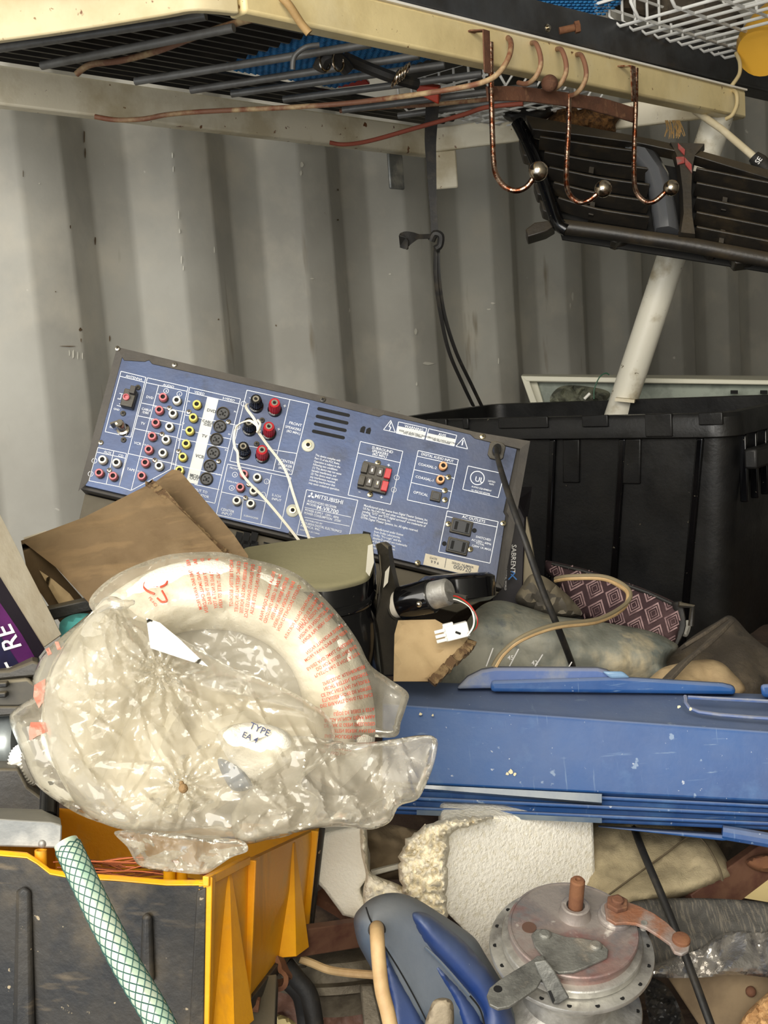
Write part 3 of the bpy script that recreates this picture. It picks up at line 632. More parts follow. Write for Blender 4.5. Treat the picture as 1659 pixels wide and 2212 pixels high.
# black hanging strap with knot
sp = thing('hanging_strap', 'long black webbing strap knotted half way and hanging to the black bin', 'strap', P(940, 500, 1.86))
mb = MB().ribbon(PP([(935, 214, 1.80), (930, 300, 1.80), (932, 360, 1.80), (935, 430, 1.80), (939, 505, 1.80)], 6), RGT, [.022*(1-.50*min(1, i/20)) for i in range(25)], .003); build(mb, 'strap', WEB if 0 else RUBBER, sp)
mb = MB().tube(PP([(932, 520, 1.79), (940, 505, 1.785), (952, 510, 1.785), (950, 530, 1.79), (940, 538, 1.79)], 5), .006, 8); build(mb, 'knot', RUBBER, sp)
mb = MB().ribbon(PP([(942, 510, 1.79), (915, 511, 1.78), (892, 512, 1.77), (872, 520, 1.765), (880, 538, 1.76)], 5), UPV, [.007]*8+[.009, .012, .015, .018, .021, .023, .024, .024, .022, .018, .012, .006, .003][:13], .003); build(mb, 'loose_end', RUBBER, sp)
for a in ([(941, 532, 1.80), (941, 600, 1.81), (952, 680, 1.84), (970, 760, 1.88), (1000, 830, 1.93), (1022, 876, 1.97)], [(946, 532, 1.80), (948, 600, 1.81), (960, 680, 1.84), (985, 760, 1.88), (1018, 830, 1.93), (1040, 876, 1.97)]):
    mb = MB().tube(PP(a, 6), .0042, 8, flat=.5); build(mb, 'strand', RUBBER, sp)

# ------------------------------------------------------------------ car grille
GRL = M('weathered_grille_black', (34, 32, 30), .4, bump=(120, .0005), var=((58, 50, 38), 20, .5, .68), dust=((120, 104, 76), .22))
gr = thing('car_grille', 'black plastic car grille hanging behind the three ball hooks', 'car part', P(1380, 520, 1.85))
GF = frame(P(1205, 492, 1.86), P(1659, 572, 1.80)-P(1205, 492, 1.86), P(1140, 300, 1.9)-P(1205, 492, 1.86)+UPV*.0)
gi = GF.inverted(); go = GF.translation; gn = (GF.to_3x3() @ Vector((0, 0, 1)))
def G(x, y, z=0):   # photograph point onto the grille plane, z metres out of it
    r_ = ray(x, y); return CAM + r_*((go-CAM).dot(gn)/r_.dot(gn)) + gn*z
def gtube(pts, r, name, mat=GRL, z=0, flat=1, parent=None, n=10): return build(MB().tube(smooth_path([G(x, y, z) for x, y in pts], 5), r, n, flat=flat), name, mat, parent or gr, ang=60)
gtube([(1118, 268), (1135, 300), (1155, 345), (1175, 400), (1192, 450), (1205, 485), (1225, 500)], .0115, 'left_frame', BLACKG, .006)
gtube([(1215, 492), (1300, 503), (1400, 518), (1480, 530), (1560, 545), (1700, 572)], .0125, 'bottom_frame', GRL, .004)
mb = MB(); bars = [(1135, 262), (1250, 284), (1400, 312), (1480, 330), (1700, 392)]; lo = [(1150, 300), (1250, 312), (1380, 330), (1480, 352), (1700, 420)]
secs = []
for a, b in zip(bars, lo): secs.append([G(*a, .0), G(*a, .02), G(*b, .03), G(*b, .0)])
mb.loft(secs); build(mb, 'top_frame', GRL, gr, bevel=.002)
for i in range(5):
    t = i/4.6
    ya = 312+t*150; xa = 1165+t*45
    pts = [(xa, ya), (1290, ya+20+t*6), (1400, ya+35+t*9)]
    q = [G(x, y, .006) for x, y in pts]; mb = MB().ribbon(smooth_path(q, 4), gn*.9+UPV*.25, .03, .0042); build(mb, 'slat', GRL, gr, bevel=.0012)
for i in range(5):
    t = i/4.4; ya = 380+t*138; pts = [(1500, ya), (1580, ya+16), (1720, ya+44)]
    q = [G(x, y, .006) for x, y in pts]; mb = MB().ribbon(smooth_path(q, 4), gn*.9+UPV*.25, .03, .0042); build(mb, 'slat', GRL, gr, bevel=.0012)
mb = MB().hexa([G(1150, 285, -.02), G(1720, 400, -.02), G(1720, 585, -.02), G(1215, 505, -.02)], [G(1150, 285, -.024), G(1720, 400, -.024), G(1720, 585, -.024), G(1215, 505, -.024)]); build(mb, 'back_mesh', M('grille_back', (20, 19, 17), .85), gr)
# glossy centre blade and badge post
secs = []
for (x0, x1, y, dz) in ((1345, 1395, 322, 0), (1360, 1420, 335, .012), (1392, 1445, 380, .016), (1405, 1456, 430, .016), (1412, 1464, 480, .014), (1416, 1466, 500, .008)):
    a, b = G(x0, y, .012), G(x1, y+6, .012); md = a.lerp(b, .5); secs.append([a, a.lerp(b, .2)+gn*(dz*.75), md+gn*(dz+.004), a.lerp(b, .8)+gn*(dz*.8), b, b-gn*.02, a-gn*.02])
build(MB().loft(secs), 'curved_blade', M('satin_grille_black', (128, 130, 134), .2, .5, coat=.6), gr, ang=50)
secs = []
for (x0, x1, y) in ((1440, 1520, 328), (1452, 1500, 352), (1460, 1494, 380), (1466, 1492, 430), (1468, 1494, 480), (1462, 1500, 520)):
    secs.append([G(x0, y, .01), G(x0+4, y, .03), G(x1-4, y+3, .03), G(x1, y+3, .01)])
build(MB().loft(secs), 'centre_post', GRL, gr, ang=30)
for dm in ([(1459, 332), (1474, 346), (1473, 358), (1460, 344)], [(1455, 362), (1472, 361), (1473, 374), (1458, 378)], [(1473, 362), (1488, 378), (1489, 396), (1475, 378)]):
    build(MB().loft([[G(x, y, .031) for x, y in dm], [G(x, y, .034) for x, y in dm]]), 'badge_diamond', M('faded_red_badge', (150, 62, 56), .6, var=((120, 96, 88), 60, .45, .6)), gr)
for c in ([(1135, 495), (1155, 480), (1185, 476), (1200, 488), (1180, 500), (1140, 512)], [(1318, 520), (1340, 508), (1362, 512), (1350, 520), (1330, 524)], [(1520, 538), (1545, 540), (1545, 552), (1530, 550)], [(1578, 556), (1600, 548), (1640, 556), (1625, 566), (1590, 570)], [(1120, 300), (1150, 320), (1158, 345), (1130, 335)], [(1140, 350), (1165, 355), (1175, 380), (1150, 378)], [(1152, 395), (1175, 400), (1184, 425), (1160, 420)], [(1165, 430), (1186, 440), (1195, 465), (1172, 455)]):
    build(MB().loft([[G(x, y, -.03) for x, y in c], [G(x, y, .0) for x, y in c]]), 'clip_tab', GRL, gr, bevel=.002)
for i in range(2):
    for (x, y) in ((1275, 350), (1275, 440)) if i == 0 else ((1560, 430), (1555, 500)):
        build(MB().loft([[G(x, y, -.018), G(x+10, y+2, -.018), G(x+6, y+30, -.018), G(x-4, y+28, -.018)], [G(x, y, .008), G(x+10, y+2, .008), G(x+6, y+30, .008), G(x-4, y+28, .008)]]), 'web_rib', GRL, gr)

# ------------------------------------------------------------------ audio receiver
oBL = P(171, 1054, 1.157); oBR = P(1087, 1271, 1.157); oTL = P(253, 750, 1.19)
RW = (oBR-oBL).length; RF = frame(oBL, oBR-oBL, oTL-oBL)
ro = oBL; rn = (RF.to_3x3() @ Vector((0, 0, 1))); rinv = RF.inverted()
def Lr(x, y):
    r_ = ray(x, y); q = rinv @ (CAM + r_*((ro-CAM).dot(rn)/r_.dot(rn))); return (q.x, q.y)
def Z3(X, Y): return Lr(160+X/3.072, 720+Y/3.072)
def Z4(X, Y): return Lr(620+X/3.072, 820+Y/3.072)
RH = Lr(253, 750)[1]; RWT = Lr(1145, 953)[0]
rec = thing('audio_receiver', 'blue-panelled audio video receiver tipped up on edge showing its back panel of sockets', 'receiver', RF)
R_ = lambda x, y, z=0: RF @ Vector((x, y, z))
mb = MB(RF); fl = .004
mb.prism([(0, 0), (RW, 0), (RWT, RH), (Lr(253, 750)[0], RH)], -.33, -.006); build(mb, 'case', PANELK, rec, bevel=.001)
# cover flange round the panel
tl, tr_, brr, bl = Lr(253, 750), Lr(1145, 953), Lr(1087, 1271), Lr(171, 1054)
itop = [Z3(320, 160), Z3(335, 182), Z3(470, 190), Z3(500, 180), Z3(520, 205), Z4(-20, 92), Z4(610, 248), Z4(640, 235), Z4(1215, 365), Z4(1245, 392), Z4(1545, 462)]
mb = MB(RF)
outer = [tl, ((tl[0]*2+tr_[0])/3, tl[1]), ((tl[0]+tr_[0]*2)/3, tr_[1]), tr_]
vs = [tl]+[(t[0], tl[1]) for t in itop[1:-1]]+[tr_]
vv = [(a[0], a[1], .0005) for a in vs]+[(a[0], a[1], .0015) for a in itop]
n = len(itop); mb.add(vv, [(i+1, i, n+i, n+i+1) for i in range(n-1)])
ri = [itop[-1], Z4(1520, 640), Z4(1455, 880), Z4(1470, 905), Z4(1405, 1345)]; ro_ = [tr_, ((tr_[0]*2+brr[0])/3, tr_[1]*.7), ((tr_[0]+brr[0]*1.2)/2.2, tr_[1]*.42), ((tr_[0]+brr[0]*2)/3, tr_[1]*.38), brr]
vv = [(a[0], a[1], .0005) for a in ro_]+[(a[0], a[1], .0015) for a in ri]; mb.add(vv, [(i+1, i, 5+i, 6+i) for i in range(4)])
li = [itop[0], Z3(100, 975), Z3(75, 1010)]; lo_ = [tl, bl, (bl[0], bl[1]-.004)]
vv = [(a[0], a[1], .0005) for a in lo_]+[(a[0], a[1], .0015) for a in li]; mb.add(vv, [(i, i+1, 4+i, 3+i) for i in range(2)])
build(mb, 'cover_flange', PANELK, rec, flatsh=True)
mb = MB(RF); poly = [Z3(75, 1012), Z4(1385, 1348), Z4(1450, 905), Z4(1436, 880), Z4(1525, 462), itop[-2], itop[-3], itop[-4], itop[-5], itop[-6], itop[4], itop[3], itop[2], itop[1], itop[0]]
mb.prism(poly, -.006, .001); build(mb, 'rear_panel', PANEL, rec, bevel=.0004)
mb = MB(RF); a = Lr(100, 1200)[1]
mb.hexa([(bl[0]+.002, -.001, -.02), (RW, -.001, -.02), (RW, -.001, -.30), (bl[0]+.002, -.001, -.30)], [(bl[0]+.006, -.034, -.012), (RW-.04, -.034, -.012), (RW-.04, -.034, -.28), (bl[0]+.006, -.034, -.28)]); build(mb, 'chassis_base', CHASSIS, rec, bevel=.001)
mb = MB(RF)
for i, X in enumerate((1085, 1135, 1187)):
    for Y in (1345, 1405):
        c = Z3(X, Y); mb.box((c[0], c[1], -.0115), (.007, .0125, .001))
build(mb, 'vent_slots', HOLE, rec)
mb = MB(RF)
for k in range(5):
    a, b = Z3(1255, 1370+k*17), Z3(1480, 1420+k*17); mb.box(((a[0]+b[0])/2, (a[1]+b[1])/2-.001, -.0115), (b[0]-a[0], .0016, .001))
build(mb, 'vent_grooves', HOLE, rec)
# white print: frames
mb = MB(RF); I4 = Matrix.Identity(4)
def fr(pts, close=True, t=.0007):
    for i in range(len(pts)-(0 if close else 1)): seg_line(mb, I4, pts[i], pts[(i+1) % len(pts)], t, .0014)
z3 = lambda *a: [Z3(*q) for q in a]; z4 = lambda *a: [Z4(*q) for q in a]
fr(z3((313, 255), (478, 295), (378, 692), (208, 655))); fr(z3((308, 288), (470, 328)), False)
fr(z3((488, 298), (758, 360), (640, 905), (380, 1045), (300, 1020), (360, 800)))
fr(z3((480, 330), (752, 388)), False); fr(z3((562, 350), (435, 830), (380, 1045)), False)
for a, b in (((450, 465), (735, 525)), ((425, 550), (715, 610)), ((405, 635), (690, 695)), ((360, 800), (650, 865))): fr(z3(a, b), False)
fr(z3((768, 362), (1105, 438), (935, 1130), (640, 1060))); fr(z3((762, 395), (1095, 470)), False)
for a, b in (((740, 545), (1070, 610)), ((715, 640), (1045, 705)), ((690, 700), (1020, 765)), ((650, 870), (985, 945)), ((800, 1005), (965, 1040))): fr(z3(a, b), False)
fr(z3((160, 760), (350, 800), (300, 1020), (100, 980))); fr(z3((150, 790), (345, 832)), False); fr(z3((265, 785), (215, 1003)), False)
fr(z3((1148, 380), (1560, 470), (1445, 940), (1035, 850))); fr(z3((1432, 445), (1322, 912)), False); fr(z3((1060, 735), (1480, 800)), False)
fr(z3((1020, 870), (1440, 960), (1368, 1298), (945, 1205))); fr(z3((1310, 940), (1240, 1265)), False); fr(z3((980, 1055), (1270, 1118)), False); fr(z3((1125, 1085), (1105, 1240)), False)
fr(z4((130, 732), (470, 803), (400, 1090), (65, 1030)))
for a, b in (((118, 850), (425, 915)), ((115, 915), (415, 975))): fr(z4(a, b), False, .0005)
fr(z4((487, 413), (768, 478), (687, 830), (405, 768))); fr(z4((472, 490), (748, 553)), False)
fr(z4((870, 473), (1136, 533), (1066, 858), (797, 800))); fr(z4((860, 510), (1128, 568)), False); fr(z4((845, 600), (1110, 658)), False); fr(z4((822, 685), (1092, 745)), False)
fr(z4((1200, 575), (1440, 628), (1400, 785), (1165, 730)))
fr(z4((1062, 873), (1400, 945), (1345, 1220), (1005, 1145))); fr(z4((1052, 908), (1392, 980)), False)
fr(z4((688, 273), (640, 335), (718, 353))); fr(z4((1172, 388), (1120, 445), (1197, 463)))
fr(z4((740, 283), (927, 325), (908, 398), (724, 357))); fr(z4((940, 328), (1125, 372), (1108, 443), (921, 400)))
fr(z4((690, 285), (676, 315), (690, 318), (678, 342)), False, .0009); fr(z4((1168, 405), (1160, 438)), False, .0012)
for (X, Y) in ((612, 385), (700, 405), (137, 848), (112, 935), (1125, 470), (1085, 625), (1068, 940), (1278, 985), (1047, 1028), (1255, 1073)):
    c = Z3(X, Y); fr(arc_pts(c[0], c[1], .0026, 0, 2*pi, 14)[:-1], True, .0005)
for (X, Y) in ((727, 652), (708, 733)):
    c = Z4(X, Y); fr(arc_pts(c[0], c[1], .0026, 0, 2*pi, 14)[:-1], True, .0005)
c = Z4(1262, 655); fr(arc_pts(c[0], c[1], .0072, 0, 2*pi, 24)[:-1], True, .0009)
build(mb, 'printed_frames', PRINT, rec, flatsh=True)
mb = MB(RF)
def T(st, q, size=.0042, c=False): v = Lw.get(st); put_text(mb, st, I4, q[0], q[1], size*.8, c, .0014, width=(size*.8*text_w(st)*.8) if len(st) > 18 else None)
Lw = {}
for st, q, s in (('ANTENNA', Z3(343, 292), .0046), ('AUDIO', Z3(590, 350), .0046), ('VIDEO', Z3(798, 398), .0046), ('S-VIDEO', Z3(985, 438), .0044), ('DVD', Z3(478, 430), .0046), ('CABLE', Z3(448, 508), .0042), ('/DBS', Z3(452, 530), .0042), ('TV', Z3(442, 605), .0046), ('VCR', Z3(398, 735), .0048), ('TAPE', Z3(350, 908), .0046), ('AM', Z3(288, 440), .003), ('GND', Z3(262, 508), .0035), ('FM', Z3(240, 610), .003), ('75\u03a9', Z3(234, 628), .003), ('AUX', Z3(198, 795), .0046), ('CD', Z3(293, 818), .0046),
                 ('IN', Z3(553, 408), .003), ('IN', Z3(532, 495), .003), ('IN', Z3(508, 582), .003), ('IN', Z3(488, 668), .003), ('OUT', Z3(462, 745), .003), ('IN', Z3(440, 842), .003), ('OUT', Z3(418, 920), .003), ('IN', Z3(755, 457), .003), ('IN', Z3(717, 602), .003), ('IN', Z3(690, 715), .003), ('OUT', Z3(650, 870), .003), ('IN', Z3(1060, 525), .003), ('IN', Z3(1022, 675), .003), ('IN', Z3(1000, 780), .003), ('OUT', Z3(938, 940), .003),
                 ('R', Z3(607, 392), .0036), ('L', Z3(696, 412), .0036), ('L', Z3(133, 855), .0036), ('R', Z3(107, 942), .0036), ('L', Z3(1121, 477), .0036), ('R', Z3(1080, 632), .0036), ('R', Z3(1063, 947), .0036), ('L', Z3(1274, 992), .0036), ('R', Z3(1042, 1035), .0036), ('L', Z3(1250, 1080), .0036),
                 ('\u2212', Z3(1158, 440), .006), ('+', Z3(1383, 495), .008), ('+', Z3(1345, 648), .007), ('FRONT', Z3(1425, 603), .0052), ('SPEAKERS', Z3(1400, 628), .0048), ('(8\u03a9 MIN.)', Z3(1408, 655), .0044), ('CENTER', Z3(1365, 850), .0050), ('SPEAKER', Z3(1352, 875), .0048), ('(8\u03a9 MIN.)', Z3(1355, 898), .0042),
                 ('FRONT', Z3(1032, 898), .0036), ('SURROUND', Z3(1012, 985), .003), ('CENTER', Z3(972, 1175), .0048), ('INPUT', Z3(978, 1200), .0048), ('SUBWOOFER', Z3(1125, 1215), .0032), ('5.1CH', Z3(1312, 1080), .0044), ('INPUT', Z3(1310, 1105), .0044), ('OUT TO', Z3(795, 1045), .0046), ('MONITOR', Z3(790, 1072), .0044)): T(st, q, s)
for i, st in enumerate(('This device complies with', 'Part 15 of the FCC Rules.', 'Operation is subject to the', 'following two conditions:', '(1) This device may not cause', 'harmful interference, and', '(2) This device must accept', 'any interference received,', 'including interference that', 'may cause undesired operation.')):
    T(st, Z4(187-i*5, 508+i*20.5), .0040)
for st, q, s in (('MITSUBISHI', Z4(180, 785), .0075), ('AUDIO/VIDEO RECEIVER', Z4(133, 812), .0044), ('MODEL', Z4(128, 832), .0042), ('M-VR700', Z4(195, 860), .0075), ('POWER SUPPLY   120V~  60Hz', Z4(118, 872), .0042), ('POWER CONSUMPTION   375W', Z4(112, 892), .0042), ('DISTRIBUTED BY', Z4(120, 938), .003), ('MITSUBISHI DIGITAL ELECTRONICS', Z4(92, 955), .0042), ('AMERICA, INC.', Z4(88, 975), .0040), ('ASSEMBLED IN CHINA', Z4(85, 1000), .0026),
                 ('SURROUND', Z4(562, 460), .0052), ('SPEAKERS', Z4(562, 482), .0050), ('(8\u03a9 MIN.)', Z4(564, 502), .0046), ('\u2212', Z4(518, 545), .0055), ('+', Z4(660, 580), .0075), ('\u2212', Z4(470, 755), .0055), ('+', Z4(612, 792), .0075), ('L', Z4(723, 658), .0036), ('R', Z4(703, 740), .0036),
                 ('DIGITAL AUDIO INPUT', Z4(888, 503), .0052), ('COAXIAL-2', Z4(868, 568), .0048), ('COAXIAL-1', Z4(850, 652), .0048), ('OPTICAL', Z4(836, 755), .0048), ('WARNING', Z4(778, 318), .0052), ('AVIS', Z4(1002, 372), .0052),
                 ('AC OUTLETS', Z4(1160, 918), .0052), ('SWITCHED', Z4(1250, 1050), .0040), ('AC120V~ 60Hz', Z4(1222, 1070), .0040), ('TOTAL', Z4(1250, 1092), .0036), ('120W 1A MAX.', Z4(1222, 1108), .0040), ('LISTED', Z4(1332, 678), .0032), ('96P0', Z4(1338, 698), .0032), ('AUDIO EQUIPMENT', Z4(1222, 715), .0030), ('UL FILE NO E92998', Z4(1220, 738), .0030), ('UL', Z4(1243, 675), .0095)): T(st, q, s)
for i, st in enumerate(('Manufactured under license from Digital Theater Systems, Inc.', 'US Pat. No.5,451,942 and other worldwide patents issued and', 'pending. "DTS" and "DTS digital surround" are trademarks of', 'Digital Theater Systems, Inc.', '\u00a91996 Digital Theater Systems, Inc. All rights reserved.')): T(st, Z4(508-i*5, 842+i*20), .0042)
for i, st in enumerate(('Manufactured under license', 'from Dolby Laboratories.', 'Dolby, "Pro Logic" and the', 'double-D symbol are trademarks', 'of Dolby Laboratories', 'Licensing Corporation.', 'Confidential works.')): T(st, Z4(580-i*4, 995+i*21), .0042)
# triple diamond mark
c = Z4(160, 775)
for a in (90, 210, 330):
    u = Vector((cos(radians(a)), sin(radians(a)))); v = Vector((-u.y, u.x)); c2 = Vector(c)+Vector((0, .0005))
    q = [c2, c2+u*.002+v*.0012, c2+u*.004, c2+u*.002-v*.0012]; mb.add([(p.x, p.y, .0014) for p in q], [(0, 1, 2, 3)])
build(mb, 'printed_lettering', PRINT, rec, flatsh=True)
def patch(q, z=.0013): mb.add([(a[0], a[1], z) for a in q][::-1], [(0, 1, 2, 3)])
WPF = M('white_printed_field', (206, 208, 204), .5)
for q_ in (z3((885, 425), (960, 440), (820, 1005), (745, 988)), z4((735, 310), (920, 350), (908, 396), (724, 355)), z4((933, 357), (1118, 398), (1108, 441), (921, 399))):
    mb = MB(RF); patch(q_); build(mb, 'white_print_field', WPF, rec, flatsh=True)
mb = MB(RF); patch(z4((918, 1155), (1273, 1238), (1255, 1312), (902, 1230)), .0018); stk = build(mb, 'serial_sticker', CARDW, rec, flatsh=True)
mb = MB(RF)
put_text(mb, 'DATE', I4, *Z4(945, 1190), .003, z=.0022); put_text(mb, '9 9 6', I4, *Z4(950, 1218), .0042, z=.0022); put_text(mb, 'SERIAL NUMBER', I4, *Z4(1090, 1222), .0032, z=.0022); put_text(mb, '000720', I4, *Z4(1100, 1255), .0062, z=.0022)
seg_line(mb, I4, Z4(1055, 1187), Z4(1045, 1250), .0005, .0022)
build(mb, 'serial_number', PRINTD, stk, flatsh=True); mb = MB(RF)
for st, q, s in (('DVD', Z3(880, 520), .0046), ('CABLE', Z3(850, 590), .004), ('/DBS', Z3(858, 612), .004), ('TV', Z3(845, 690), .0046), ('VCR', Z3(803, 823), .0048), ('MON', Z3(767, 950), .0044), ('OUT', Z3(765, 968), .0044), ('RISK OF ELECTRIC SHOCK', Z4(742, 345), .0028), ('DO NOT OPEN', Z4(770, 362), .0028), ('RISQUE DE CHOC ELECTRIQUE', Z4(935, 390), .0024), ('NE PAS OUVRIR', Z4(965, 408), .0026)): put_text(mb, st, I4, q[0], q[1], s, z=.0022)
build(mb, 'dark_lettering', PRINTD, rec, flatsh=True)['kind'] = 'stuff'
# sockets
def LT(prof, c, mat, name, n=20, z=0, parent=rec, M_=RF): return build(MB(M_ @ Matrix.Translation((c[0], c[1], z))).lathe(prof, n), name, mat, parent, ang=40)
def jack(c, mat):
    o = LT([(.0050, .001), (.0050, .003)], c, BLACKG, 'phono_jack')
    b = LT([(.0043, .003), (.0043, .0085), (.0039, .0092), (.0024, .0092), (.0024, .007)], c, mat, 'jack_collar', parent=o)
    LT([(.0024, .0072), (.0001, .0073)], c, HOLE, 'jack_hole', parent=o)
for q in ((597, 437), (572, 522), (549, 607), (525, 695), (503, 783), (480, 870), (456, 957), (1130, 945), (1106, 1032), (176, 937), (268, 958)): jack(Z3(*q), REDJ)
for q in ((687, 458), (662, 545), (639, 632), (616, 718), (595, 805), (571, 890), (1218, 967), (1195, 1055), (1175, 1140), (198, 850), (290, 870), (1083, 1120)): jack(Z3(*q), WHTJ)
for q in ((820, 485), (796, 572), (773, 658), (749, 745), (727, 832), (706, 920)): jack(Z3(*q), YELJ)
for q in ((1032, 583), (1014, 672)): jack(Z4(*q), ORGJ)
for q in ((989, 535), (968, 622), (946, 708), (925, 797), (903, 884), (880, 970)):
    c = Z3(*q); o = LT([(.0068, .001), (.0068, .0035), (.0058, .004), (.0054, .002)], c, BLACKP, 's_video_socket', 28)
    mb = MB(RF @ Matrix.Translation((c[0], c[1], 0))); mb.lathe([(.0055, .0015), (.0054, .0022)], 20)
    build(mb, 'socket_face', M('dark_grey_socket', (52, 52, 52), .5) if q[0] == 989 else bpy.data.materials['dark_grey_socket'], o)
    mb = MB(RF @ Matrix.Translation((c[0], c[1], 0)))
    for a, r in ((40, .0027), (140, .0027), (220, .0032), (320, .0032)): mb.lathe([(.0009, .002), (.0009, .0026)], 8, Matrix.Translation((r*cos(radians(a)), r*sin(radians(a)), 0)))
    mb.box((0, -.0005, .0023), (.0018, .003, .0006)); build(mb, 'pin_holes', HOLE, o)
def post(c, mat):
    F = RF @ Matrix.Translation((c[0], c[1], 0)) @ Matrix.Rotation(radians(-8), 4, 'X')
    o = build(MB(F).lathe([(.0074, .0005), (.0074, .004), (.0055, .005)], 24), 'binding_post', BLACKG, rec)
    pr = []
    for k in range(36):
        a = 2*pi*k/36; r = .0064 if k % 2 else .0058; pr.append((r*cos(a), r*sin(a)))
    pt = [(x*.86, y*.86) for x, y in pr]
    mb = MB(F); n_ = len(pr); mb.loft([[Vector((x, y, .005)) for x, y in pr], [Vector((x, y, .013)) for x, y in pr], [Vector((x, y, .020)) for x, y in pt]]); build(mb, 'knurled_cap', mat, o, ang=30)
    build(MB(F).lathe([(.0034, .0201), (.0034, .0208), (.0019, .0208), (.0018, .0195)], 18), 'brass_socket', NICK, o); build(MB(F).lathe([(.0018, .0202), (.0001, .0203)], 12), 'jack_hole', HOLE, o)
for q in ((1208, 475), (1163, 628), (1125, 785)): post(Z3(q[0]+2, q[1]+15), BLACKG)
for q in ((1330, 500), (1293, 655), (1248, 808)): post(Z3(q[0]+2, q[1]+15), REDP)
def screw(c, r=.0036, mat=GOLDN):
    o = LT([(r, .001), (r*.95, .0022), (r*.6, .0028), (.0001, .0028)], c, mat, 'screw', 16)
    mb = MB(RF); a = random.uniform(0, 1.5)
    for k in (0, 1):
        R = Matrix.Rotation(a+k*pi/2, 3, 'Z'); mb.box((c[0], c[1], .0028), (r*1.0, r*.26, .0006), R)
    build(mb, 'cross_slot', HOLE, o)
for q in ((634, 500), (585, 673), (538, 845), (763, 525), (695, 787), (1025, 590), (960, 852), (236, 912), (1160, 1005), (1138, 1095), (180, 728)): screw(Z3(*q), .0028, NICK)
for q in ((425, 363), (327, 535), (330, 710), (1248, 580), (1212, 737), (1442, 1330)): screw(Z3(*q), .0030, BLACKP)
for q in ((668, 212), (290, 104)): screw(Z3(*q), .0028, NICK)
for q in ((237, 135), (1297, 380), (603, 555), (551, 765), (1070, 650), (1046, 738), (1047, 800), (1070, 960), (1433, 955), (1215, 1128), (867, 1218), (1303, 1315)): screw(Z4(*q), .0031 if q[0] != 237 else .0033, GOLDN if q[0] > 237 else BLACKP)
for q in ((1242, 1003), (1043, 1090)): LT([(.0024, .001), (.0024, .002)], Z4(*q), HOLE, 'small_hole', 10)
for c in (Z4(140, 440), Z4(38, 872)):
    o = LT([(.0068, .001), (.0066, .0022), (.005, .003)], c, M('pale_washer', (196, 196, 180), .45), 'large_washer', 28) ; LT([(.0034, .003), (.0034, .0048), (.0001, .005)], c, GOLDN, 'washer_screw', 18, parent=o)
    LT([(.0022, .005), (.0001, .0052)], c, HOLE, 'screw_recess', 8, parent=o)
for (a, b) in (((200, 193), (418, 242)), ((190, 243), (408, 293)), ((178, 293), (396, 342)), ((165, 342), (384, 390))):
    p, q = Z4(*a), Z4(*b); d = (Vector(q)-Vector(p)); L = d.length; an = math.atan2(d.y, d.x); mb = MB(RF @ Matrix.Translation((*p, 0)) @ Matrix.Rotation(an, 4, 'Z'))
    mb.prism(arc_pts(.0019, 0, .0018, pi/2, 3*pi/2, 8)+arc_pts(L-.0019, 0, .0018, -pi/2, pi/2, 8), .0009, .0014); build(mb, 'vent_slot', HOLE, rec)
for q in ((503, 332), (541, 340)):
    c = Z4(*q); mb = MB(RF @ Matrix.Translation((c[0], c[1], 0)) @ Matrix.Rotation(radians(-2), 4, 'Z')); s_ = -1 if q[0] > 520 else 1
    mb.prism([(-.0024, -.0036), (.0024, -.0036), (.0022, .003) if s_ > 0 else (.0024, .001), (.0004 if s_ > 0 else .001, .0036), (-.001 if s_ > 0 else -.0006, .003), (-.0024, .001)], .0009, .0014); build(mb, 'vent_hole', HOLE, rec)
c = Z4(528, 1022); mb = MB(RF); mb.box((c[0], c[1], .0013), (.008, .003, .001)); build(mb, 'vent_hole', HOLE, rec)
# spring terminal block
c = Z4(580, 660); tF = RF @ Matrix.Translation((c[0], c[1], 0)) @ Matrix.Rotation(radians(-.5), 4, 'Z')
tb = build(MB(tF).box((0, 0, .004), (.030, .029, .007)), 'terminal_block', BLACKP, rec, bevel=.0006)
for ix, iy in ((-1, 1), (-1, -1), (1, 1), (1, -1)):
    build(MB(tF).box((ix*.0122, iy*.0068-.0006, .0095), (.0065, .0105, .007)), 'press_lever', BLACKP if ix < 0 else REDP, tb, bevel=.0006)
    build(MB(tF).box((ix*.0042, iy*.0066, .0085), (.0062, .0095, .004)), 'wire_gate', M('grey_gate', (78, 74, 70), .5) if 'grey_gate' not in bpy.data.materials else bpy.data.materials['grey_gate'], tb, bevel=.0008)
    build(MB(tF).box((ix*.0042, iy*.006, .0108), (.0015, .0034, .001)), 'contact', NICK, tb)
c = Z4(985, 780); ob = build(MB(RF).box((c[0], c[1], .003), (.0108, .0104, .004)), 'optical_port', BLACKP, rec, bevel=.0006); build(MB(RF).box((c[0], c[1], .0054), (.0072, .007, .001)), 'port_shutter', M('dark_shutter', (58, 58, 58), .5), ob, bevel=.0003)
ofm = M('outlet_face_grey', (44, 46, 50), .5)
for q in ((1155, 982), (1130, 1110)):
    c = Z4(*q); o = build(MB(RF).box((c[0], c[1], .0025), (.0222, .0160, .003)), 'mains_outlet', BLACKP, rec, bevel=.001)
    build(MB(RF).box((c[0], c[1], .0045), (.0188, .0122, .0015)), 'outlet_face', ofm, o, bevel=.0005)
    for s_, h_ in ((-1, .0085), (1, .0098)): build(MB(RF).box((c[0]+s_*.0058, c[1], .0054), (.0030, h_, .0006)), 'blade_slot', HOLE, o)
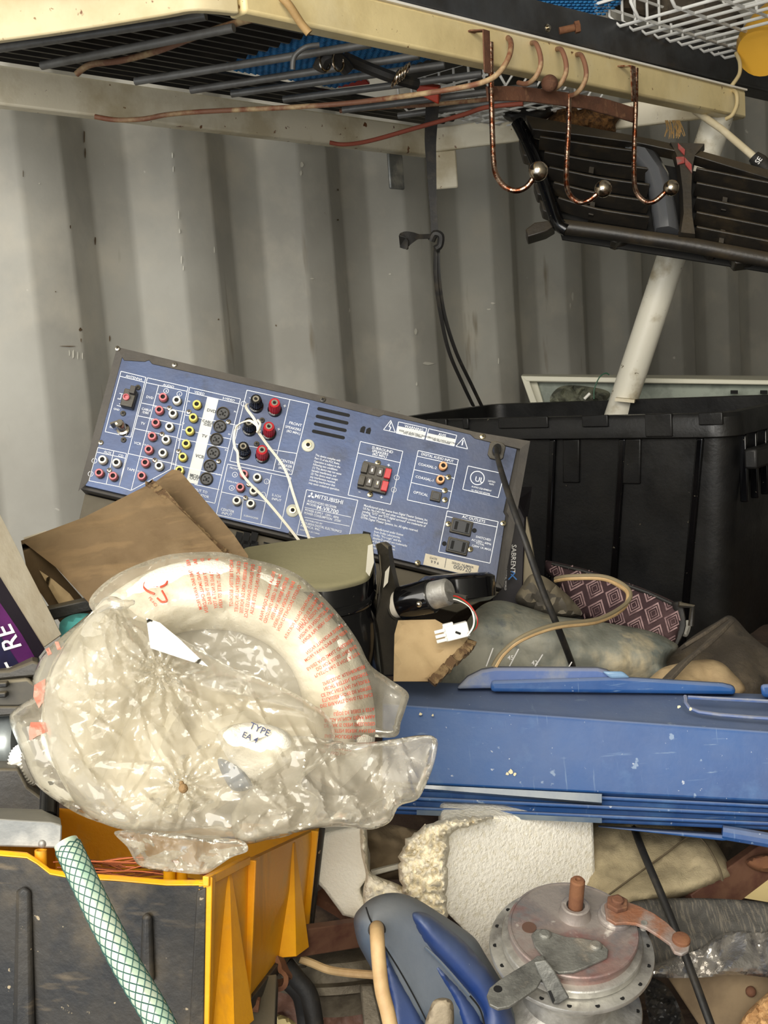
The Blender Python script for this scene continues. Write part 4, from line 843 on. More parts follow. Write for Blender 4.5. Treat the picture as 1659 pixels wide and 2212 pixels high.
# antenna connectors
c = Z3(372, 450); ab_ = build(MB(RF).box((c[0], c[1], .006), (.0130, .0190, .010)), 'antenna_terminal', BLACKP, rec, bevel=.001)
c2 = Z3(360, 448); build(MB(RF @ Matrix.Translation((*c2, 0))).lathe([(.0034, .011), (.0034, .014), (.0022, .0145), (.002, .012)], 18), 'red_ring', REDJ, ab_)
c2 = Z3(405, 405); build(MB(RF).box((c2[0], c2[1], .0135), (.0058, .0085, .006)), 'press_lever', PANELK, ab_, bevel=.0006)
c = Z3(330, 645); fF = RF @ Matrix.Translation((*c, 0)) @ Matrix.Rotation(radians(-14), 4, 'X') @ Matrix.Rotation(radians(-14), 4, 'Y')
co = build(MB(fF).lathe([(.0068, .0), (.0068, .003), (.0048, .004), (.0048, .0135), (.004, .015), (.0001, .015)], 20), 'coaxial_connector', NICK, rec)
build(MB(fF).box((-.005, -.0015, .013), (.007, .002, .008), Matrix.Rotation(.5, 3, 'Z')), 'bent_clip', NICK, co)
mb = MB(RF)
for pts in (((302, 400), (335, 408)), ((318, 404), (310, 440)), ((300, 470), (320, 475)), ((318, 455), (310, 490)), ((285, 480), (312, 488))):
    seg_line(mb, I4, Z3(*pts[0]), Z3(*pts[1]), .0006, .0014)
build(mb, 'ground_symbol', PRINT, rec, flatsh=True)
# mains lead
c = Z4(1385, 478); gF = RF @ Matrix.Translation((*c, 0))
mb = MB(gF); hx = [(-.008, .007), (-.0045, .0102), (.0055, .0102), (.009, .007), (.009, -.006), (.0055, -.0096), (-.0045, -.0096), (-.008, -.006)]; mb.prism(hx, .001, .003); cg = build(mb, 'cord_grommet', BLACKP, rec, bevel=.0008)
build(MB(gF).lathe([(.0046, .003), (.0048, .009), (.004, .013)], 20, Matrix.Scale(1.3, 4, (0, 1, 0))), 'strain_relief', BLACKG, cg)
cpts = [(1072, 968, 1.155), (1074, 985, 1.125), (1085, 1025, 1.095), (1106, 1090, 1.06), (1135, 1170, 1.04), (1170, 1270, 1.04), (1205, 1355, 1.05), (1232, 1425, 1.09), (1250, 1480, 1.12), (1300, 1620, 1.14), (1352, 1740, 1.10), (1385, 1830, .955), (1440, 1960, .90), (1490, 2090, .87), (1545, 2240, .84)]
pp = PP(cpts, 8); mb = MB().tube(pp, [.0026+.0014*min(1, i/24) for i in range(len(pp))], 14, flat=.75); build(mb, 'power_cord', RUBBER, rec, ang=60)
# speaker wires looped round the posts
for pts in ([(1150, 470, 1.145), (1140, 482, 1.14), (1152, 510, 1.13), (1190, 560, 1.12), (1215, 610, 1.118), (1222, 650, 1.118), (1240, 680, 1.12), (1290, 750, 1.125), (1375, 860, 1.13), (1420, 950, 1.125), (1450, 1050, 1.12), (1500, 1200, 1.11), (1555, 1345, 1.10), (1570, 1400, 1.09)],
            [(1235, 635, 1.118), (1200, 600, 1.118), (1160, 580, 1.12), (1100, 600, 1.125), (1070, 640, 1.13), (1060, 700, 1.13), (1068, 760, 1.13), (1085, 790, 1.128), (1090, 860, 1.128), (1115, 930, 1.125), (1160, 990, 1.12), (1240, 1070, 1.12), (1320, 1160, 1.115), (1410, 1270, 1.11), (1520, 1410, 1.09)]):
    q = PP([(160+x/3.072, 720+y/3.072, d) for x, y, d in pts], 6)
    for s_ in (-1, 1): build(MB().tube([a+RGT*.00062*s_+UPV*.0003*s_ for a in q], .0008, 6), 'speaker_wire', WIREC, rec, ang=80)
build(MB().tube(PP([(160+x/3.072, 720+y/3.072, d) for x, y, d in ((1218, 575, 1.117), (1235, 600, 1.114), (1222, 640, 1.114), (1215, 655, 1.116), (1232, 648, 1.117), (1222, 630, 1.117))], 5), .0012, 6), 'wire_knot', WIREC, rec)

# ------------------------------------------------------------------ black storage bin
BA = P(790, 905, 2.03); BB = P(1585, 900, 1.60)
BB.z = BA.z = (BA.z+BB.z)/2
e1 = (BB-BA).normalized(); e2 = Vector((-e1.y, e1.x, 0)); 
bH = .50; bF = Matrix.Translation(BA-Vector((0, 0, bH))) @ Matrix((e1, e2, Vector((0, 0, 1)))).transposed().to_4x4()
bin_ = thing('storage_bin', 'large black plastic storage bin with a thick ribbed rim standing behind the junk', 'bin', bF)
BL_ = (BB-BA).length; BD = .40
def rrect(x0, y0, x1, y1, r, n=6):
    return arc_pts(x1-r, y0+r, r, -pi/2, 0, n)+arc_pts(x1-r, y1-r, r, 0, pi/2, n)+arc_pts(x0+r, y1-r, r, pi/2, pi, n)+arc_pts(x0+r, y0+r, r, pi, 1.5*pi, n)
mb = MB(bF)
def sec(ins, z, r=.035): return [Vector((x, y, z)) for x, y in rrect(ins, ins, BL_-ins, BD-ins, r)]
zr0, zr1 = bH-.036, bH
mb.loft([sec(.055, 0), sec(.012, zr0), sec(.012, zr1-.002), sec(.018, zr1-.002), sec(.018, zr0), sec(.06, .01)]); build(mb, 'body', BINP, bin_, ang=40)
mb = MB(bF); mb.loft([sec(.006, zr0, .04), sec(0, zr0+.002, .04), sec(0, zr1-.006, .04), sec(.004, zr1, .04), sec(.024, zr1, .03), sec(.024, zr0, .03), sec(.006, zr0, .04)], caps=False); build(mb, 'rim', BINP, bin_, bevel=.0008)
def bx(px, py, y=0):   # photograph point on the bin front
    r_ = ray(px, py); nn = -e2; t = (BA-CAM).dot(nn)/r_.dot(nn); q = bF.inverted() @ (CAM+r_*t); return q.x, q.z
def ribst(xt, xb, wd, z0=.06, z1=zr0, prj=.006):
    mb = MB(bF); yt = .012; yb = .055-.043*(z0/zr0); yt2 = .055-.043*(z1/zr0)
    mb.hexa([(xb-wd/2, yb-prj, z0), (xb+wd/2, yb-prj, z0), (xb+wd/2, yb+.01, z0), (xb-wd/2, yb+.01, z0)], [(xt-wd/2, yt2-prj, z1), (xt+wd/2, yt2-prj, z1), (xt+wd/2, yt2+.01, z1), (xt-wd/2, yt2+.01, z1)]); build(mb, 'rib', BLACKG if wd < .02 else BINP, bin_, bevel=.0022, seg=3)
for pt, pb in (((1187, 925), (1157, 1290)), ((1338, 925), (1306, 1240)), ((1506, 925), (1462, 1290)), ((1045, 925), (1015, 1200)), ((930, 925), (905, 1200))):
    a = bx(*pt); b = bx(*pb); f = (b[0]-a[0])/(b[1]-a[1]) if a[1] != b[1] else 0
    ribst(a[0], a[0]+f*(.06-a[1]), .011)
for px in (1226, 1358): a = bx(px, 925); ribst(a[0], a[0]-.008, .030, zr0-.07, zr0, .004)
# raised latches and steps of the rim
for x0, x1, tall in ((1077, 1184, 0), (1258, 1314, 0), (1394, 1452, 1), (1510, 1562, 0), (1000, 1012, 0), (880, 920, 0), (945, 965, 0)):
    a, b = bx(x0, 880), bx(x1, 880); mb = MB(bF); h_ = .034 if tall else .018; mb.box(((a[0]+b[0])/2, -.001, zr1-h_/2+.002), (b[0]-a[0], .006, h_)); build(mb, 'latch' if tall else 'rim_tab', BINP, bin_, bevel=.0014)
# inside junk hides the floor of the bin
mb = MB(bF); mb.loft([sec(.03, zr0-.06), sec(.022, zr0-.02)]); build(mb, 'inner_lid', BLACKC, bin_)
# carry handle corner on its right end
mb = MB(bF); mb.box((BL_+.006, .10, zr1-.07), (.02, .12, .03)); build(mb, 'handle', BINP, bin_, bevel=.004)
mb = MB(bF)
for y in (.06, .10, .14): mb.box((BL_-.012, y, zr0-.05), (.012, .006, .10))
build(mb, 'handle_ribs', BLACKG, bin_, bevel=.002)
# white enamel light tray behind the bin
tray = thing('enamel_tray', 'white enamelled metal tray with a grey green face lying behind the black bin', 'tray', P(1400, 865, 2.25))
D0, D1 = 2.32, 2.2
def tq(x, y, d): return P(x, y, d)
mb = MB().hexa([tq(1125, 812, D0), tq(1700, 822, D1), tq(1700, 832, D1), tq(1136, 824, D0)], [tq(1128, 808, D0+.2), tq(1700, 812, D1+.2), tq(1700, 826, D1+.2), tq(1136, 822, D0+.2)]); build(mb, 'top_lip', WINF, tray, bevel=.002)
mb = MB().hexa([tq(1125, 812, D0), tq(1140, 812, D0), tq(1172, 900, D0), tq(1156, 900, D0)], [tq(1125, 812, D0+.04), tq(1140, 812, D0+.04), tq(1172, 900, D0+.04), tq(1156, 900, D0+.04)]); build(mb, 'left_lip', WINF, tray, bevel=.002)
mb = MB().hexa([tq(1138, 822, D0+.02), tq(1160, 822, D0+.02), tq(1185, 905, D0+.02), tq(1165, 905, D0+.02)], [tq(1138, 822, D0+.06), tq(1160, 822, D0+.06), tq(1185, 905, D0+.06), tq(1165, 905, D0+.06)]); build(mb, 'inner_lip', WINF, tray, bevel=.002)
mb = MB().hexa([tq(1160, 826, D0+.03), tq(1700, 832, D1+.03), tq(1700, 900, D1+.03), tq(1180, 905, D0+.03)], [tq(1160, 826, D0+.06), tq(1700, 832, D1+.06), tq(1700, 900, D1+.06), tq(1180, 905, D0+.06)]); build(mb, 'face', GRNG, tray, bevel=.001)
for x in (1586, 1650):
    mb = MB().hexa(*[[tq(x-8, 843, dd), tq(x+8, 843, dd), tq(x+8, 851, dd), tq(x-8, 851, dd)] for dd in (2.19, 2.23)]); build(mb, 'slot', HOLE, tray)
mb = MB(); blob(mb, [(1190, 870), (1200, 842), (1230, 832), (1290, 838), (1318, 850), (1300, 872), (1250, 880)], 2.24, 20, .02, .02, 8, lambda x, y: lump(x, y, 12, .015)); build(mb, 'torn_liner', M('dusty_grey_liner', (120, 122, 104), .7, var=((74, 76, 66), 40, .45, .6)), tray)
build(MB().tube(PP([(1283, 862, 2.2), (1284, 840, 2.2), (1295, 815, 2.2), (1308, 806, 2.2), (1316, 810, 2.2)], 6), .0012, 6), 'green_wire', M('green_wire', (30, 90, 62), .5), tray)
mb = MB().tube([P(1262, 862, 2.19), P(1274, 850, 2.19)], .003, 8); build(mb, 'white_tip', WHITEP, tray)

# ------------------------------------------------------------------ cardboard box in front of the receiver
def slab(quad, th, mb=None):   # quad of world points, thickness away from the viewer
    mb = mb or MB(); a, b, c, d = quad; n = (b-a).cross(d-a).normalized(); n = n if n.dot(CAM-a) < 0 else -n
    return mb.hexa([a, b, c, d], [q+n*th for q in quad])
def sheet(poly, d, th, name, mat, parent=None, sp=16, fn=None, bulge=.002, curved=False, mb=None, w=6):
    mb = mb or MB(); blob(mb, poly, d, w, bulge, th, sp, fn, curved); return build(mb, name, mat, parent, ang=50) if name else mb
def tilt(x0, y0, d0, gx, gy): return lambda x, y: d0+(x-x0)*gx+(y-y0)*gy
cb = thing('cardboard_box', 'open brown cardboard box with raised torn flaps in front of the receiver', 'box', P(290, 1340, 1.04))
wob = lambda s: (lambda x, y: lump(x, y, 60, .004, s))
sheet([(330, 1045), (372, 1014), (388, 1016), (505, 1155), (536, 1200), (540, 1300), (480, 1260), (380, 1130)], tilt(380, 1014, 1.045, -.0002, -.0003), .004, 'rear_flap', CARD, cb, 14, wob(2))
sheet([(45, 1168), (180, 1118), (322, 1046), (338, 1052), (420, 1130), (500, 1212), (520, 1260), (440, 1420), (240, 1380), (190, 1300), (120, 1225), (62, 1180)], tilt(300, 1046, 1.015, -.0001, -.0003), .004, 'front_flap', CARD, cb, 14, wob(5))
mb = MB(); e = [(322, 1044), (345, 1062), (380, 1100), (425, 1145), (470, 1185), (505, 1214)]
rnd = random.Random(2); vs = []
q = PP([(x, y, 1.012-(y-1046)*.0003) for x, y in e], 14)
mb.ribbon([a+Vector((rnd.uniform(-1, 1), 0, rnd.uniform(-1, 1)))*.0006 for a in q], RGT, [.0075+rnd.uniform(-.001, .001) for _ in q], .005); build(mb, 'corrugated_edge', CARDE, cb)
sheet([(45, 1168), (62, 1178), (120, 1225), (185, 1300), (200, 1330), (130, 1345), (60, 1240)], tilt(100, 1200, 1.02, .0004, .0), .004, 'side_flap', CARD, cb, 14, wob(8))
sheet([(50, 1162), (100, 1146), (108, 1168), (60, 1172)], 1.03, .003, 'white_label', CARDW, cb, 14)
sheet([(85, 1232), (115, 1252), (150, 1282), (173, 1312), (140, 1325), (118, 1290)], 1.005, .004, 'torn_inner_flap', CARDL, cb, 10, wob(4))
mb = MB().beam(P(40, 1340, .99), P(215, 1300, 1.0), .012, .012); solo(mb, 'black_strip', BLACKP, 'black plastic strip lying along the bottom of the cardboard box', 'strip', bevel=.002)
mb = MB(); blob(mb, [(128, 1350), (150, 1330), (190, 1325), (230, 1340), (200, 1380), (140, 1390)], .975, 20, .02, .03, 10); solo(mb, 'teal_rag', M('teal_cloth', (70, 150, 146), .8), 'small teal cloth showing between printed box and clear bag', 'cloth')

# ------------------------------------------------------------------ printed box at the left edge
pbx = thing('printed_box', 'dark purple printed product box with a pale cardboard side leaning at the left edge', 'box', P(20, 1440, .93))
dq = .90
A = [P(-60, 1000, dq+.03), P(-4, 1104, dq+.01), P(135, 1372, dq+.03), P(96, 1400, dq), P(0, 1245, dq-.02), P(-60, 1150, dq-.02)]
mb = MB(); nb = FWD*.10-RGT*.09; mb.loft([A, [a+nb for a in A]]); build(mb, 'cardboard_side', CARDW, pbx, bevel=.0012)
Bq = [P(-60, 1150, dq-.021), P(0, 1246, dq-.021), P(97, 1402, dq-.001), P(60, 1450, dq-.025), P(-60, 1450, dq-.035)]
pn = (Bq[2]-Bq[1]).cross(Bq[4]-Bq[1]).normalized(); pn = pn if pn.dot(CAM-Bq[1]) > 0 else -pn
def bp(x, y, z): r_ = ray(x, y); return CAM + r_*((Bq[1]+pn*z-CAM).dot(pn)/r_.dot(pn))
Bf = [bp(*q, 0) for q in ((-60, 1150), (0, 1246), (97, 1402), (60, 1450), (-60, 1450))]
mb = MB(); mb.loft([Bf, [a-pn*.012 for a in Bf]]); build(mb, 'printed_face', DKBOX, pbx)
mb = MB(); mb.add([bp(*q, .0006) for q in ((-60, 1255), (-2, 1345), (0, 1300), (60, 1400), (88, 1448), (60, 1452), (-60, 1452))][0:1]+[bp(*q, .0006) for q in ((0, 1302), (48, 1372), (90, 1446), (62, 1450), (-60, 1450), (-60, 1215))], [(0, 1, 2, 3, 4, 5, 6)]); build(mb, 'purple_band', PURPLE, pbx, flatsh=True)
mb = MB(); mb.add([bp(*q, .0009) for q in ((-60, 1290), (0, 1372), (45, 1440), (40, 1452), (-60, 1452))], [(0, 1, 2, 3, 4)]); build(mb, 'navy_field', NAVY, pbx, flatsh=True)
o_ = bp(52, 1398, .0012); ex_ = (bp(20, 1335, .0012)-o_); F = frame(o_, ex_, ex_.cross(pn)*-1)
if (F.to_3x3() @ Vector((0, 0, 1))).dot(pn) < 0: F = F @ Matrix.Scale(-1, 4, (0, 0, 1))
mb = MB()
for st, x, y, wd, hh in (('RE', 48, 1398, None, .0195), ('I', -4, 1303, None, .0195), ('T', 60, 1448, None, .0195)):
    o_ = bp(x, y, .0012); ex_ = (bp(x-30, y-58, .0012)-o_); F = frame(o_, ex_, pn.cross(ex_)); f_ = F @ Matrix(((1, .25, 0, 0), (0, 1, 0, 0), (0, 0, 1, 0), (0, 0, 0, 1))); put_text(mb, st, f_, 0, 0, hh)
build(mb, 'lettering', WHITEINK, pbx, flatsh=True)

# ------------------------------------------------------------------ slim dark box with white lettering beside the receiver
sb = thing('dark_retail_box', 'slim black retail box with white lettering standing right of the receiver', 'box', P(1110, 1290, 1.23))
mb = MB().hexa([P(1100, 1050, 1.24), P(1134, 1120, 1.24), P(1128, 1310, 1.22), P(1060, 1310, 1.22)], [P(1150, 1050, 1.34), P(1140, 1120, 1.34), P(1134, 1310, 1.34), P(1090, 1310, 1.34)]); build(mb, 'carton', DKBOX, sb, bevel=.001)
mb = MB(); o_ = P(1106, 1176, 1.216); F = frame(o_, P(1103, 1240, 1.21)-o_, P(1116, 1176, 1.216)-o_); put_text(mb, 'SABRENT', F, 0, -.0002, .0072, width=.0315); build(mb, 'lettering', WHITEINK, sb, flatsh=True)
mb = MB(); put_text(mb, 'CONNECTING THE DIGITAL WORLD', frame(P(1093, 1180, 1.214), P(1090, 1270, 1.208)-P(1093, 1180, 1.214), P(1103, 1180, 1.214)-P(1093, 1180, 1.214)), 0, 0, .0028); build(mb, 'small_lettering', WHITEINK, sb, flatsh=True)
mb = MB()
for a, b in (((1098, 1252), (1112, 1238)), ((1112, 1238), (1104, 1234)), ((1104, 1240), (1116, 1252))): mb.beam(P(*a, 1.208), P(*b, 1.208), .0012, .0015, FWD)
build(mb, 'blue_mark', M('bright_blue_ink', (40, 120, 200), .5), sb)
mb = MB().hexa([P(1137, 1116, 1.25), P(1146, 1160, 1.25), P(1160, 1250, 1.24), P(1130, 1262, 1.24)], [P(1139, 1116, 1.26), P(1148, 1160, 1.26), P(1162, 1250, 1.25), P(1132, 1262, 1.25)]); solo(mb, 'paper_sliver', M('grey_card', (150, 140, 118), .8), 'narrow grey card sliver standing between retail box and black bin', 'card')

# ------------------------------------------------------------------ dusty black mirror-like housing with a connector stub
hs = thing('black_housing', 'glossy black plastic housing with a thick dusty top behind the clear bag', 'car part', P(760, 1460, 1.0))
d0 = .99
top = [(520, 1195, d0+.10), (560, 1183, d0+.10), (640, 1172, d0+.10), (720, 1162, d0+.09), (790, 1158, d0+.06), (803, 1165, d0+.04), (808, 1200, d0+.01), (806, 1232, d0-.015), (790, 1255, d0-.03), (740, 1270, d0-.045), (690, 1276, d0-.05), (600, 1270, d0-.04), (540, 1240, d0+.02)]
t3 = smooth_path([P(*q) for q in top], 4, True); dn = -UPV
mb = MB(); rimc = sum(t3, Vector())/len(t3)
mb.loft([[rimc+(q-rimc)*.90+UPV*.004 for q in t3], [rimc+(q-rimc)*.975+UPV*.0028 for q in t3], [rimc+(q-rimc)*.995+UPV*.001 for q in t3], [rimc+(q-rimc)*1.0+dn*.001 for q in t3]]); build(mb, 'dusty_lid', M('dust_caked_plastic', (30, 30, 30), .3, dust=((140, 134, 102), 1.0), bump=(90, .0006)), hs, ang=50)
mb = MB(); mb.loft([[rimc+(q-rimc)*.999+dn*.0008 for q in t3], [rimc+(q-rimc)*1.012+dn*.016 for q in t3]]); build(mb, 'lid_band', BLACKG, hs, ang=50)
mb = MB(); mb.loft([[rimc+(q-rimc)*1.02+dn*.0155 for q in t3], [rimc+(q-rimc)*1.045+dn*.018 for q in t3], [rimc+(q-rimc)*1.045+dn*.022 for q in t3], [rimc+(q-rimc)*1.01+dn*.024 for q in t3]]); build(mb, 'rim_bead', BLACKG, hs, ang=60)
mb = MB(); mb.loft([[rimc+(q-rimc)*1.0+dn*.022 for q in t3], [rimc+(q-rimc)*1.01+dn*.05+RGT*.004 for q in t3], [rimc+(q-rimc)*.97+dn*.09+RGT*.010 for q in t3], [rimc+(q-rimc)*.9+dn*.13+RGT*.014 for q in t3]]); build(mb, 'body', BLACKG, hs, ang=60)
mb = MB(); wing = [(808, 1176, d0+.03), (826, 1170, d0+.03), (838, 1180, d0+.02), (842, 1215, d0), (850, 1250, d0), (862, 1300, d0), (877, 1328, d0), (864, 1362, d0), (853, 1462, d0), (806, 1462, d0-.01), (812, 1330, d0-.02), (818, 1286, d0-.03), (824, 1240, d0-.02), (820, 1200, d0)]
A = [P(*q) for q in wing]; mb.loft([A, [q+FWD*.02+RGT*.004 for q in A]]); build(mb, 'side_flange', BLACKP, hs, bevel=.002)
for qd in ([(795, 1178), (805, 1175), (808, 1215), (798, 1245), (790, 1235)], [(832, 1235), (842, 1222), (838, 1258), (828, 1270)]):
    mb = MB(); mb.loft([[P(x, y, d0-.045 if x < 810 else d0-.022) for x, y in qd], [P(x, y, d0-.03 if x < 810 else d0-.01) for x, y in qd]]); build(mb, 'silver_tape', M('silver_tape', (150, 146, 132), .4, .3), hs)
# connector stub: pale ring, black barrel, pale cap, lead and plug
st_ = thing('motor_stub', 'small black cylindrical motor with a pale end cap beside the black housing', 'motor', P(905, 1330, .99))
ca, cb2 = P(858, 1306, .99), P(972, 1277, .965); ax = (cb2-ca).normalized(); Fm = Matrix.Translation(ca) @ ax.to_track_quat('Z', 'Y').to_matrix().to_4x4()
LM = (cb2-ca).length; px = .99/FPX
def ml(prof, mat, name, **k): return build(MB(Fm).lathe([(r*px, z*LM) for r, z in prof], 32), name, mat, st_, ang=40)
ml([(33, -.25), (34, -.05)], BLACKP, 'socket'); ml([(28, -.06), (29, .0), (29, .08), (27, .10)], M('pale_collar', (196, 190, 176), .5), 'pale_collar'); ml([(34, .08), (37, .10), (37, .66), (35, .68)], BLACKG, 'barrel'); ml([(29, .66), (30, .70), (29, .96), (24, 1.0), (4, 1.01)], ALU, 'end_cap')
c = P(905, 1305, .95); build(MB().ball(c, .0026, 12), 'set_screw', NICK, st_)
mb = MB().lathe([(.03, 0), (.036, .004), (.036, .022), (.030, .026)], 40, Matrix.Translation(P(990, 1300, 1.06)) @ Matrix.Rotation(radians(-10), 4, 'X')); solo(mb, 'black_round_cap', BLACKG, 'round black plastic cap lying behind the small motor', 'cap')
pg = thing('wire_plug', 'white square wire connector with thin coloured leads on cardboard scrap', 'connector', P(990, 1385, .94))
Fp = frame(P(957, 1372, .945), RGT*1+UPV*.25, UPV-RGT*.25)
build(MB(Fp).box((.0115, .0, -.004), (.021, .0125, .010)), 'plug_body', WHITEP, pg, bevel=.0008)
for k in range(3): build(MB(Fp).box((-.002, -.004+.004*k, .001), (.009, .0028, .003)), 'plug_tooth', WHITEP, pg, bevel=.0004)
build(MB(Fp).box((.0125, -.001, .0016), (.0045, .0018, .0008), Matrix.Rotation(-.6, 3, 'Z')), 'latch_slot', HOLE, pg); build(MB(Fp).box((.006, .0072, -.002), (.009, .003, .006)), 'latch_step', WHITEP, pg, bevel=.0006)
for i, m_ in enumerate((RED, M('green_lead', (30, 90, 60), .4), BLACKP, WHITEP)):
    build(MB().tube(PP([(968, 1287+i*2, .965), (990, 1290+i*2, .95), (1015, 1308+i, .94), (1030-i*2, 1335, .935), (1028-i*2, 1355, .937), (1012-i, 1368+i*2, .94)], 6), .00085, 6), 'lead', m_, pg)
mb = MB().ribbon([P(958, 1286, .962), P(990, 1292, .955), P(1008, 1296, .95)], UPV, .007, .003); build(mb, 'heat_shrink', BLACKP, pg)
mb = MB(); blob(mb, [(852, 1370), (860, 1340), (940, 1338), (1018, 1382), (1010, 1400), (985, 1420), (960, 1445), (935, 1472), (850, 1472)], tilt(930, 1400, .965, 0, -.0002), 6, .002, .004, 12, lambda x, y: lump(x, y, 50, .004), False); solo(mb, 'cardboard_scrap', CARDL, 'pale cardboard scrap with a torn corrugated edge under the white connector', 'cardboard')
mb = MB(); q = PP([(1020, 1384, .963), (1008, 1402, .96), (985, 1422, .955), (960, 1448, .95), (932, 1475, .945)], 8); mb.ribbon([a+UPV*rnd.uniform(-.001, .001) for a in q], RGT, .008, .006); build(mb, 'corrugated_edge', CARDE, bpy.data.objects['cardboard_scrap'])

# ------------------------------------------------------------------ soft things behind the blue lid
sl = thing('grey_sleeve', 'dusty grey-green plastic sleeve with pale tick marks lying behind the blue lid', 'sleeve', P(1150, 1470, 1.12))
dS = tilt(1150, 1400, 1.13, .00010, -.0003)
fS = lambda x, y: .022*math.exp(-((y-1352-(x-1040)*.20)/46)**2)+lump(x, y, 90, .008, 4)
mb = MB(); blob(mb, [(955, 1500), (975, 1420), (1004, 1350), (1040, 1308), (1082, 1297), (1140, 1312), (1200, 1330), (1290, 1342), (1400, 1362), (1450, 1384), (1465, 1400), (1440, 1430), (1430, 1480), (1200, 1500)], dS, 60, .018, .03, 12, fS); build(mb, 'sleeve', GREYCL, sl, ang=80)
mb = MB()
for a, b in (((1120, 1402), (1100, 1440)), ((1172, 1414), (1152, 1446)), ((1235, 1430), (1222, 1452)), ((1065, 1400), (1050, 1440))):
    mb.beam(P(*a, dS(*a)-.045), P(*b, dS(*b)-.042), .001, .0008, FWD)
build(mb, 'tick_mark', WHITEINK, sl)
mb = MB()
for st, x, y in (('45', 1096, 1425), ('42', 1148, 1436)): put_text(mb, st, frame(P(x, y, dS(x, y)-.042), RGT, UPV), 0, 0, .006)
build(mb, 'scale_number', WHITEINK, sl, flatsh=True)
for i in range(2):
    o_ = (0, 5)[i]; mb = MB().tube(PP([(1065+o_, 1440, 1.0), (1085+o_, 1410, 1.0), (1130, 1375+o_, 1.0), (1200, 1350+o_, 1.02), (1290, 1338+o_, 1.06), (1345, 1310+o_, 1.10), (1362-o_, 1285, 1.12), (1345-o_, 1262+o_, 1.14), (1300, 1245+o_, 1.16), (1230, 1245+o_, 1.18), (1200, 1250+o_, 1.2)], 8), .0022, 8)
    solo(mb, 'looped_cord', CORD if i else M('dusty_grey_cord', (128, 116, 90), .8), ('lower', 'upper')[i]+' strand of the tan cord looping over the grey sleeve', 'cord', 'tan cord strands')
mb = MB(); blob(mb, [(1115, 1300), (1130, 1262), (1150, 1240), (1180, 1248), (1215, 1275), (1240, 1300), (1255, 1330), (1180, 1335)], 1.17, 40, .02, .03, 10, lambda x, y: lump(x, y, 30, .008)); solo(mb, 'leather_scrap', M('dusty_dark_leather', (62, 58, 52), .7, dust=(DUST, .4), bump=(80, .001)), 'dusty dark leather scrap between slim retail box and patterned bag', 'leather piece')
# patterned bag
pb_ = thing('patterned_bag', 'maroon fabric bag with a pale nested diamond pattern leaning on the black bin', 'bag', P(1320, 1390, 1.32))
dB = tilt(1320, 1300, 1.30, -.00015, -.0003)
bo = [(1178, 1214), (1190, 1212), (1260, 1228), (1330, 1250), (1400, 1275), (1460, 1302), (1478, 1320), (1458, 1388), (1440, 1390), (1370, 1372), (1300, 1345), (1250, 1330), (1225, 1300), (1200, 1255), (1180, 1235)]
fB = lambda x, y: lump(x, y, 70, .006, 6)
mb = MB(); blob(mb, bo, dB, 50, .02, .03, 10, fB); build(mb, 'bag_body', BAGCL, pb_, ang=80)
_qb = [(v.x, v.y) for v in smooth_path([(a, b, 0) for a, b in bo], 5, True)]
def bag_pt(x, y):
    s = min(math.hypot(x-q[0], y-q[1]) for q in _qb); t = min(s/50, 1); return P(x, y, dB(x, y)-.02*sqrt(1-(1-t)**2)-fB(x, y)*min(1, s/17)-.0016)
mb = MB(); ca_, sa_ = cos(radians(23)), sin(radians(23))
for i in range(-2, 10):
    for j in range(-3, 7):
        cx = 1200+i*46*ca_-j*42*sa_; cy = 1235+i*46*sa_+j*42*ca_
        if j % 2: cx += 23*ca_; cy += 23*sa_
        for h_ in (23, 15.5, 8):
            pts = []
            for k in range(4):
                for t in (0, .33, .66):
                    a0_ = (cos(pi/2*k), sin(pi/2*k)); a1_ = (cos(pi/2*(k+1)), sin(pi/2*(k+1))); u_ = (a0_[0]*(1-t)+a1_[0]*t)*h_*.93; v_ = (a0_[1]*(1-t)+a1_[1]*t)*h_*1.15
                    pts.append((cx+u_*ca_-v_*sa_, cy+u_*sa_+v_*ca_))
            for k in range(12):
                a_, b_ = pts[k], pts[(k+1) % 12]; s_ = .80
                c_ = (cx+(b_[0]-cx)*s_, cy+(b_[1]-cy)*s_); d_ = (cx+(a_[0]-cx)*s_, cy+(a_[1]-cy)*s_)
                if h_ < 23: pass
                if all(inside(p_, _qb) for p_ in (a_, b_)) and min(math.hypot(a_[0]-q[0], a_[1]-q[1]) for q in _qb) > 4: mb.add([bag_pt(*a_), bag_pt(*b_), bag_pt(*c_), bag_pt(*d_)], [(3, 2, 1, 0)])
build(mb, 'diamond_print', BAGLN, pb_, flatsh=True)
build(MB().tube([bag_pt(x, y)-FWD*.001 for x, y in ((1192, 1218), (1260, 1234), (1330, 1256), (1400, 1281), (1455, 1306))], .0022, 8), 'piping', RUBBER, pb_)
build(MB().tube(PP([(1462, 1300, 1.26), (1470, 1350, 1.26), (1452, 1392, 1.26)], 4), .0065, 10, flat=.5), 'edge_binding', RUBBER, pb_)
bk = build(MB().tube([P(1466, 1306, 1.25), P(1496, 1310, 1.25), P(1492, 1352, 1.25)], .0032, 8), 'buckle_loop', BLACKP, pb_)
mb = MB(); blob(mb, [(1476, 1345), (1488, 1340), (1492, 1355), (1484, 1375), (1472, 1370)], 1.29, 8, .006, .006, 5); solo(mb, 'white_bead', WHITEP, 'small white plastic piece behind the buckle of the patterned bag', 'plastic piece')
